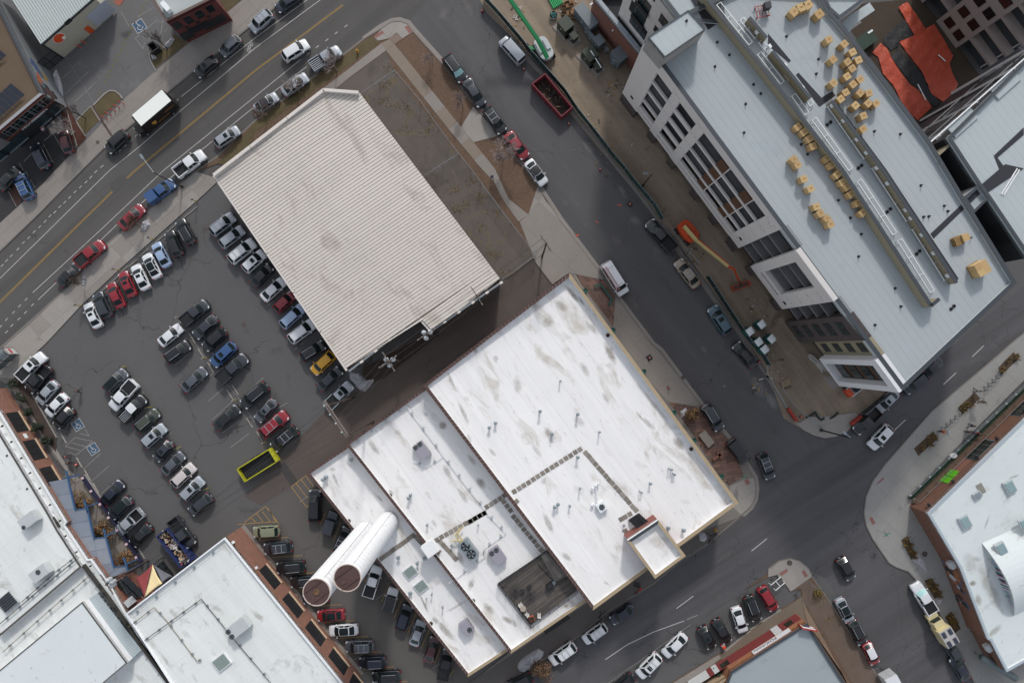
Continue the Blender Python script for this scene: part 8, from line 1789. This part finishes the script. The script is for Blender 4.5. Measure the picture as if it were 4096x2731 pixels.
for t, x, y, lab, nr in (('22', 1193, 272, 'green round planter nearest the alley end of the wall', 0), ('22', 1468, 648, 'green round planter by the golden shrub', 0), ('22', 1652, 900, 'green round planter by the stone bench', 0), ('22', 1903, 1232, 'green round planter by the stop sign', 0), ('21', 655, 1103, 'green round planter by the pipe bench', 0), ('21', 910, 1462, 'green round planter past the flagstones', 0), ('33', 198, 462, '', 1), ('33', 1440, 380, '', 1)):
    c = W(t, x, y, .14)
    if nr: MB().lathe((c.x, c.y, .138), [(.45, 0), (.45, .012), (.4, .016)], 18).build('manhole_cover', mat('manhole', '4a4340', .8, (3, .2)), label='round manhole cover on the %s' % ('brick shop corner' if x < 900 else 'plaza by the graffiti wall'), cat='manhole')
    else: MB().lathe((c.x+.25, c.y, .13), [(.28, 0), (.38, .5), (.38, .62), (.3, .62), (.25, .5)], 14).build('round_planter', mat('planter_teal', '1f4f48', .6, (2, .1)), label=lab, cat='planter')
for t, x, y, r in (('01', 2240, 1410, .4), ('21', 165, 1035, .45), ('00', 900, 1310, .3), ('22', 1570, 330, .35), ('32', 60, 830, .4), ('23', 1480, 590, .4)):
    c = W(t, x, y, .02); MB().lathe((c.x, c.y, .016 if t not in ('00',) else .118), [(r, 0), (r, .01), (r*.8, .014)], 16).build('manhole_cover', mat('manhole', '4a4340'), label={'01': 'oval dark cover in the parking lot by the sedans', '21': 'round manhole cover in the alley mouth', '00': 'round cover on the pavement by the dark lot', '22': 'round cover in the east street', '32': 'round cover in the junction', '23': 'round cover in the south street'}[t], cat='manhole')
# benches, stone table, bike racks
bn = thing('pipe_bench', 'green angular pipe bench on the flagstones by the van', 'bench', tuple(W('21', 850, 1130, .14))); pts = [W('21', x, y, .55) for x, y in ((755, 1058), (820, 1048), (915, 1180), (890, 1235))]
for p, q in zip(pts[:-1], pts[1:]): MB().beam(p, q, .32, .1).build('seat', mat('bench_green', '1c4a40', .6), bn)
for p in pts: MB().tube((p.x, p.y, .13), (p.x, p.y, .55), .05).build('leg', mat('bench_green', '1c4a40'), bn)
stb = thing('stone_slab', 'large pale stone slab bench on the flagstones', 'bench', tuple(W('22', 1788, 893, .14))); q = P('22:1775,812 1715,860 1805,975 1862,925', .6); MB().prism(q, .28, .6, bottom=True).build('slab_top', mat('stone_pale', '78736b', .9, (1, .12), (9, .1)), stb); MB().prism(inset(ccw(q), .3), .13, .28).build('slab_base', mat('stone_dark', '5a5550', .9), stb)
for i, (x, y, s) in enumerate(((1878, 1058, 1), (1905, 1040, 0))): MB().box(tuple(W('22', x, y, .3))[:2]+(.35,), (1.5 if s else 1.2, .45, .42), R(38 if s else -55)).build('stone_block', mat('stone_red', '6d4a3e', .9, (1.5, .15)), label=('reddish stone block bench near the black off-roader', 'second reddish stone block set across the first')[i], cat='bench')
def hoop(t, x, y, m, label, grp, ang, z=.13, s=1.0):
    c = W(t, x, y, z); o = thing('bike_rack', label, 'bike rack', (c.x, c.y, z), ang, grp); pr = [(-.4*s, 0, 0), (-.4*s, 0, .55), (-.28*s, 0, .78), (0, 0, .86), (.28*s, 0, .78), (.4*s, 0, .55), (.4*s, 0, 0)]
    b = MB()
    for p, q in zip(pr[:-1], pr[1:]): b.tube(p, q, .045, n=8)
    put(b.mesh('hoop', m), 'hoop', o)
    for k in (-.4*s, .4*s): lb(o, 'foot_plate', (k, 0, .01), (.18, .18, .02), m)
for i, (x, y) in enumerate(((1617, 780), (1657, 745), (1695, 710), (1738, 673), (1970, 447), (2005, 410), (2042, 375), (2080, 340), (2112, 308))): hoop('32', x, y, mat('rack_green', '1f2c2a', .5), 'dark hoop bike rack %s' % ('between the first two planter beds' if i < 4 else 'between the last two planter beds'), 'plaza bike racks near' if i < 4 else 'plaza bike racks far', R(20))
for i, (x, y) in enumerate(((965, 1085), (1000, 1050), (1040, 1018), (1078, 985), (1118, 950))): hoop('00', x, y, mat('rack_red', 'a03a22', .5), 'red hoop bike rack along the grass verge pavement', 'red bike racks', R(-20), .115)
for i, (x, y) in enumerate(((785, 402), (745, 440))):
    c = W('00', x, y, .11); o = thing('bollard', 'orange bollard %s the roller door warehouse' % ('nearer' if i == 0 else 'farther along'), 'bollard', (c.x, c.y, .1)); MB().lathe((c.x, c.y, .1), [(.1, 0), (.1, 1.1), (.05, 1.18)], 12).build('tube', mat('bollard_orange', 'a8411f', .6), o); MB().lathe((c.x, c.y, .1), [(.16, 0), (.16, .03)], 12).build('base_plate', M_galv, o)
sb_ = thing('bike_coil', 'black spiral bike rack with a red bicycle on the south pavement', 'bike rack', tuple(W('23', 1150, 670, .13))); b = MB(); prev = None
for i in range(90):
    u = i/90; p = W('23', 1120+u*60, 650+u*25, .45); a = u*2*math.pi*5; p = p+Vector((math.cos(a)*.1, math.sin(a)*.45, math.sin(a+.6)*.32))
    if prev is not None: b.tube(prev, p, .03, n=5, cap=False)
    prev = p
b.build('coil', M_black, sb_)
bk = thing('bicycle', 'red bicycle leaning at the spiral rack', 'bicycle', tuple(W('23', 1150, 710, .13)), R(50))
for x in (-.5, .5):
    b = MB(); n = 18
    for i in range(n): a, e = 2*math.pi*i/n, 2*math.pi*(i+1)/n; b.tube((x+.33*math.cos(a), 0, .34+.33*math.sin(a)), (x+.33*math.cos(e), 0, .34+.33*math.sin(e)), .025, n=5, cap=False)
    put(b.mesh('wheel', M_tyre), 'wheel', bk)
b = MB(); mrb = mat('bike_red', 'a01f1f', .5)
for p, q in (((-.5, 0, .34), (-.1, 0, .34)), ((-.1, 0, .34), (-.2, 0, .85)), ((-.2, 0, .78), (.35, 0, .8)), ((.35, 0, .8), (-.1, 0, .34)), ((.35, 0, .95), (.5, 0, .34)), ((-.5, 0, .34), (-.2, 0, .78))): b.tube(p, q, .04, n=6)
put(b.mesh('frame', mrb), 'frame', bk); lb(bk, 'saddle', (-.22, 0, .9), (.26, .14, .06), M_black); lb(bk, 'handlebar', (.35, 0, 1.0), (.06, .5, .04), M_black); lb(bk, 'basket', (.55, 0, .85), (.3, .35, .25), mrb)
# bus shelter
bs = thing('bus_shelter', 'arched glass bus shelter with red poster at the pavement', 'bus shelter', tuple(W('02', 60, 170, .12)), R(42)); n = 8; b = MB()
arc_ = [(-.75+.75*2*i/n, 2.3+.35*math.sin(math.pi*i/n)) for i in range(n+1)]
for (y0, z0), (y1, z1) in zip(arc_[:-1], arc_[1:]): b.add([(-2.1, y0, z0), (2.1, y0, z0), (2.1, y1, z1), (-2.1, y1, z1)], [[0, 1, 2, 3]])
put(b.mesh('roof', mat('shelter_roof', '5a6264', .2, spec=.7)), 'roof', bs)
for x in (-2.1, -.7, .7, 2.1):
    for y in (-.75, .75): lb(bs, 'column', (x, y, 1.15), (.08, .08, 2.3), M_frame)
    b = MB()
    for (y0, z0), (y1, z1) in zip(arc_[:-1], arc_[1:]): b.beam((x, y0, z0+.03), (x, y1, z1+.03), .07, .05)
    put(b.mesh('roof_rib', M_frame), 'roof_rib', bs)
for x in (-1.4, 0, 1.4): lb(bs, 'glass_panel', (x, -.72, 1.2), (1.25, .03, 1.7), mat('shelter_glass', '4a5556', .15, spec=.7))
lb(bs, 'poster_panel', (2.15, 0, 1.2), (.12, 1.2, 1.8), mat('poster_pale', 'a7a3a3', .5)); lb(bs, 'poster_stripe', (2.22, 0, 1.4), (.02, .9, .5), mat('poster_red', '9a2f33', .5)); lb(bs, 'bench', (0, -.4, .45), (2.6, .4, .06), M_galv)
for k in (-1, 1): lb(bs, 'bench_leg', (k, -.4, .22), (.08, .3, .44), M_galv)
# skid steer, lumber, pallet, sawhorse
c = W('32', 795, 425, 1.0); sk_ = thing('skid_loader', 'white and orange skid loader under the projecting bay', 'loader', (c.x, c.y, .02), R(38)); lb(sk_, 'body', (-.3, 0, .8), (2.2, 1.3, .8), mat('loader_white', 'a8a9a8', .5), .95); lb(sk_, 'engine_cover', (-1.2, 0, .95), (.8, 1.3, 1.0), mat('lift_orange', 'b23f14')); lb(sk_, 'cab', (.1, 0, 1.6), (1.2, .9, .9), M_cglass, .9); lb(sk_, 'bucket', (1.5, 0, .35), (.7, 1.7, .6), M_frame, .7)
for s in (-1, 1): lb(sk_, 'lift_arm', (.1, s*.75, 1.3), (2.8, .16, .2), mat('loader_white', 'a8a9a8')); lw(sk_, .6, s*.75, .42, .3); lw(sk_, -.8, s*.75, .42, .3)
lu = thing('lumber_pile', 'loose pile of white and pale lumber by the dark brick wall', 'lumber', tuple(W('32', 450, 200))); rnd = random.Random(4)
for i in range(26):
    p = W('32', 385+rnd.uniform(-15, 35), 135+rnd.uniform(-25, 25), .08+.02*i); q = W('32', 510+rnd.uniform(-30, 45), 265+rnd.uniform(-25, 20), .08+.02*i); MB().beam((p.x, p.y, .08+.018*i), (q.x, q.y, .08+.018*i), .14, .06).build('board', rnd.choice((mat('lumber_white', 'b5b3ae', .8), mat('lumber_tan', '9a8a70', .85), mat('lumber_grey', '8d8a86', .85))), lu)
sw = thing('sawhorse', 'pale wooden rack on the dirt near the junction', 'sawhorse', tuple(W('32', 152, 385)), R(25))
for i in range(6): lb(sw, 'slat', (-.6+i*.24, 0, .55+.03*(i % 2)), (.12, 1.1, .05), mat('lumber_tan', '9a8a70'))
for x in (-.6, .6):
    for y in (-.45, .45): lb(sw, 'leg', (x, y, .26), (.08, .08, .52), mat('lumber_tan', '9a8a70'))
lb(sw, 'black_cloth', (.1, -.55, .35), (1.1, .35, .3), M_black)
tb = thing('trash_corral', 'black slatted trash corral beside the shade sails', 'corral', tuple(W('03', 1520, 520)), R(-52))
for i in range(7): lb(tb, 'slat', (-1.6+i*.52, 0, 1.7), (.16, 2.0, .08), M_frame)
for x in (-1.7, 1.7):
    for y in (-.95, .95): lb(tb, 'post', (x, y, .85), (.12, .12, 1.7), M_frame)
for x in (-.7, .7): lb(tb, 'bin', (x, 0, .55), (1.1, 1.2, 1.0), mat('bin_dark', '1d2226', .6)); lb(tb, 'bin_lid', (x, 0, 1.1), (1.15, 1.25, .1), mat('bin_lid', '262c31', .6))
hm = thing('steel_rack', 'white H shaped steel pipe rack standing beside the red SUV', 'rack', tuple(W('33', 70, 635, .02)), R(40))
for y in (-.55, .55): lb(hm, 'upright', (0, y, .95), (2.0, .09, .09), M_white_m)
for x in (-.95, .95): 
    for y in (-.55, .55): lb(hm, 'foot', (x, y, .47), (.08, .08, .95), M_white_m)
lb(hm, 'cross_piece', (0, 0, .95), (.09, 1.1, .09), M_white_m)
# silt sock along the new pavement
so = thing('silt_sock', 'dark green silt sock winding behind the new corner ramp', 'silt sock', tuple(W('32', 440, 680))); pts = [W('32', x, y, .2) for x, y in ((355, 695), (400, 675), (435, 645), (455, 690), (490, 720), (518, 700))]
for p, q in zip(pts[:-1], pts[1:]): MB().tube(p, q, .16, n=8).build('sock_section', mat('sock_green', '1f2a28', .9), so)
pts = [W('32', x, y, .2) for x, y in ((570, 705), (610, 685), (645, 650))]
for p, q in zip(pts[:-1], pts[1:]): MB().tube(p, q, .16, n=8).build('sock_section', mat('sock_green', '1f2a28'), so)
# ---------------------------------------------------------------- people
def skinmesh(name, verts, edges, rad, m, par, sub=1):
    me = bpy.data.meshes.new(name); me.from_pydata(verts, edges, []); o = bpy.data.objects.new(name, me); COL.objects.link(o); o.parent = par; me.materials.append(m)
    sm = o.modifiers.new('skin', 'SKIN'); sm.use_smooth_shade = True
    if not me.skin_vertices: bpy.context.view_layer.objects.active = o
    for i, r in enumerate(rad): me.skin_vertices[0].data[i].radius = (r, r)
    me.skin_vertices[0].data[0].use_root = True
    s = o.modifiers.new('sub', 'SUBSURF'); s.levels = sub; s.render_levels = sub; return o
M_skin = mat('skin', '8a6350', .6)
def person(t, x, y, ang, label, top, legs, hair, stride=.0, z=.02, arm=.0, cap=None):
    c = W(t, x, y, z); o = thing('person', label, 'person', (c.x, c.y, z), ang); s = stride
    J = {'pel': (0, 0, .95), 'waist': (.01, 0, 1.1), 'chest': (.02, 0, 1.34), 'neck': (.02, 0, 1.5), 'chin': (.04, 0, 1.57), 'head': (.03, 0, 1.68), 'crown': (.01, 0, 1.76)}
    for k, sg in (('l', 1), ('r', -1)):
        J['hip'+k] = (0, sg*.1, .9); J['knee'+k] = (sg*s*.22+.04*abs(s), sg*.11, .5); J['ank'+k] = (sg*s*.42, sg*.11, .1); J['toe'+k] = (sg*s*.42+.17, sg*.13, .05)
        J['sho'+k] = (.01, sg*.19, 1.42); J['elb'+k] = (-sg*s*.16-.02+arm*.12, sg*.26, 1.14); J['wri'+k] = (-sg*s*.22+.06+arm*.3, sg*.25, .92+arm*.25); J['han'+k] = (-sg*s*.24+.09+arm*.36, sg*.24, .84+arm*.25)
    names = list(J); ix = {n_: i for i, n_ in enumerate(names)}
    E = [('pel', 'waist'), ('waist', 'chest'), ('chest', 'neck'), ('neck', 'chin'), ('chin', 'head'), ('head', 'crown')]
    for k in 'lr': E += [('pel', 'hip'+k), ('hip'+k, 'knee'+k), ('knee'+k, 'ank'+k), ('ank'+k, 'toe'+k), ('chest', 'sho'+k), ('sho'+k, 'elb'+k), ('elb'+k, 'wri'+k), ('wri'+k, 'han'+k)]
    RD = dict(pel=.13, waist=.12, chest=.14, neck=.055, chin=.075, head=.10, crown=.07)
    for k in 'lr': RD.update({'hip'+k: .085, 'knee'+k: .06, 'ank'+k: .042, 'toe'+k: .035, 'sho'+k: .065, 'elb'+k: .045, 'wri'+k: .033, 'han'+k: .035})
    skinmesh('body', [J[n_] for n_ in names], [(ix[a], ix[b]) for a, b in E], [RD[n_] for n_ in names], M_skin, o)
    def sub_(nm, ns, es, k, m): jx = {n_: i for i, n_ in enumerate(ns)}; skinmesh(nm, [J[n_] for n_ in ns], [(jx[a], jx[b]) for a, b in es], [RD[n_]*k+.012 for n_ in ns], m, o)
    sub_('jacket', ['pel', 'waist', 'chest', 'shol', 'elbl', 'wril', 'shor', 'elbr', 'wrir'], [('pel', 'waist'), ('waist', 'chest'), ('chest', 'shol'), ('shol', 'elbl'), ('elbl', 'wril'), ('chest', 'shor'), ('shor', 'elbr'), ('elbr', 'wrir')], 1.12, mat('cloth_'+top, top, .85))
    sub_('trousers', ['pel', 'hipl', 'kneel', 'ankl', 'hipr', 'kneer', 'ankr'], [('pel', 'hipl'), ('hipl', 'kneel'), ('kneel', 'ankl'), ('pel', 'hipr'), ('hipr', 'kneer'), ('kneer', 'ankr')], 1.1, mat('cloth_'+legs, legs, .85))
    b = MB(); b.ball((.0, 0, 1.71), .118, 10, 0, 1.0); put(b.mesh('hair', mat('hair_'+(cap or hair), cap or hair, .8)), 'cap' if cap else 'hair', o)
    for k in 'lr': p = J['toe'+k]; lb(o, 'shoe', (p[0]-.07, p[1], .04), (.26, .1, .08), M_black)
    b = MB(); b.ball((.145, 0, 1.64), .022, 6); put(b.mesh('nose', M_skin), 'nose', o)
    for sg in (-1, 1): b = MB(); b.ball((.12, sg*.04, 1.68), .014, 6); put(b.mesh('eye', M_black), 'eye', o)
person('02', 748, 452, R(70), 'person in black walking across the parking lot', '1a1b1f', '1d1e24', '241b17', .9, .01)
person('02', 648, 1046, R(-150), 'person in a maroon plaid shirt nearer the access bay', '5a3540', '2a2a33', '2b201a', .5, .12); person('02', 668, 1102, R(-60), 'person in a purple plaid shirt beside the red cone', '4c3044', '26262e', '2b201a', .3, .12)
person('11', 2170, 72, R(100), 'person in a blue jacket walking beside the vacant lot', '3a5878', '7a6a72', '1d1a1a', .7, .14)
person('32', 1886, 448, R(60), 'person in black and white at the end planter rack', '8b8b8b', '1d1d22', '1c1817', .6, .135); person('32', 1565, 818, R(-20), 'worker in an orange vest sweeping beside the first planter', 'c05a1e', '2a2c38', '3a2a20', .3, .135, .9, 'c2571f')
person('32', 1838, 765, R(-140), 'person in a navy coat walking along the planter wall', '20243c', '1b1c26', '2a1e1a', .7, .135); person('32', 1808, 822, R(-100), 'person in black standing by the green planting', '17181c', '17181c', '221a17', .2, .135)
person('32', 1862, 825, R(150), 'person in grey with a red cap by the green planting', '5d6470', '2c3440', '6a1f1c', .3, .135, 0, '8f2018'); person('32', 1898, 842, R(190), 'person in dark green leaning at the dock railing', '2a3527', '23251f', '2a211c', .2, .135)
person('00', 440, 1205, R(-30), 'person in a pale pink top at the studio entrance', 'b59aa5', '40404a', '5a4030', .4, .11); person('33', 1875, 1078, R(200), 'person in a green jacket by the brick market wall', '3f7a3a', '1d1f22', '221a17', .3, .135)
c = W('32', 1640, 828, .14); o = thing('broom', 'long broom and dust sheet held by the orange vest worker', 'broom', (c.x, c.y, .14), R(-10)); 
b = MB(); b.tube((-1.0, 0, .95), (.25, 0, .06), .025, n=6); put(b.mesh('handle', M_frame), 'handle', o); lb(o, 'head', (.3, 0, .06), (.14, .6, .1), mat('broom_blue', '8d9aa6', .7))
# green planting with lamps along the dock
hb = thing('hedge_strip', 'dark green planting strip with round lamps along the dock', 'hedge', tuple(W('32', 1750, 1000, .13))); rnd = random.Random(9); b = MB()
for i in range(2600):
    u = rnd.random(); v = rnd.random(); p = W('32', 1285+u*1150+v*22, 1432-u*1105+v*14, .13); a = Vector((rnd.gauss(0, 1), rnd.gauss(0, 1), rnd.gauss(0, .5))).normalized()*.12; e = Vector((-a.y, a.x, 0))*.5; p.z += rnd.uniform(.1, .6); b.add([p-a, p+e, p+a, p-e], [[0, 1, 2, 3]], i % 2)
b.build('foliage', [mat('leaf_1c3324', '1c3324', .85), mat('leaf_26402c', '26402c', .85)], hb)
for i in range(12): p = W('32', 1310+i*88, 1410-i*84, .7); MB().ball((p.x, p.y, .75), .16, 8).build('lamp_globe', mat('globe_white', 'b9bec0', .5), hb)
b = MB(); cc = W('32', 1705, 1045, .8); b.lathe((cc.x, cc.y, .75), [(.6, 0), (.6, .05)], 18, 0, 1.0, .7); b.build('round_disc', mat('globe_white', 'b9bec0'), hb)
# small things on the brick shop side and the courtyard
c = W('30', 885, 385, .6); o = thing('green_bin', 'green skip bin in the courtyard beside the orange tarp', 'bin', (c.x, c.y, .03), R(35)); lb(o, 'tub', (0, 0, .6), (3.0, 2.0, 1.2), mat('bin_green', '1c3326', .7, (1, .15)), 1.06); lb(o, 'white_rail', (1.2, .7, 1.25), (.9, .3, .08), M_white_m)
for t, x0, y0, x1, y1, lab in (('30', 1565, 505, 1630, 565, 'grey board lying on the wide orange tarp'), ('30', 1375, 775, 1450, 920, 'thin pole lying on the black sheeting'), ('31', 2145, 215, 2290, -20, 'first of two long white pipes on the east roof'), ('31', 2165, 225, 2310, -10, 'second of two long white pipes on the east roof')):
    zz = .55 if t == '30' else HR-.45; a, c = W(t, x0, y0, zz), W(t, x1, y1, zz); MB().beam(a, c, .14, .08).build('long_board', M_par, label=lab, cat='board')
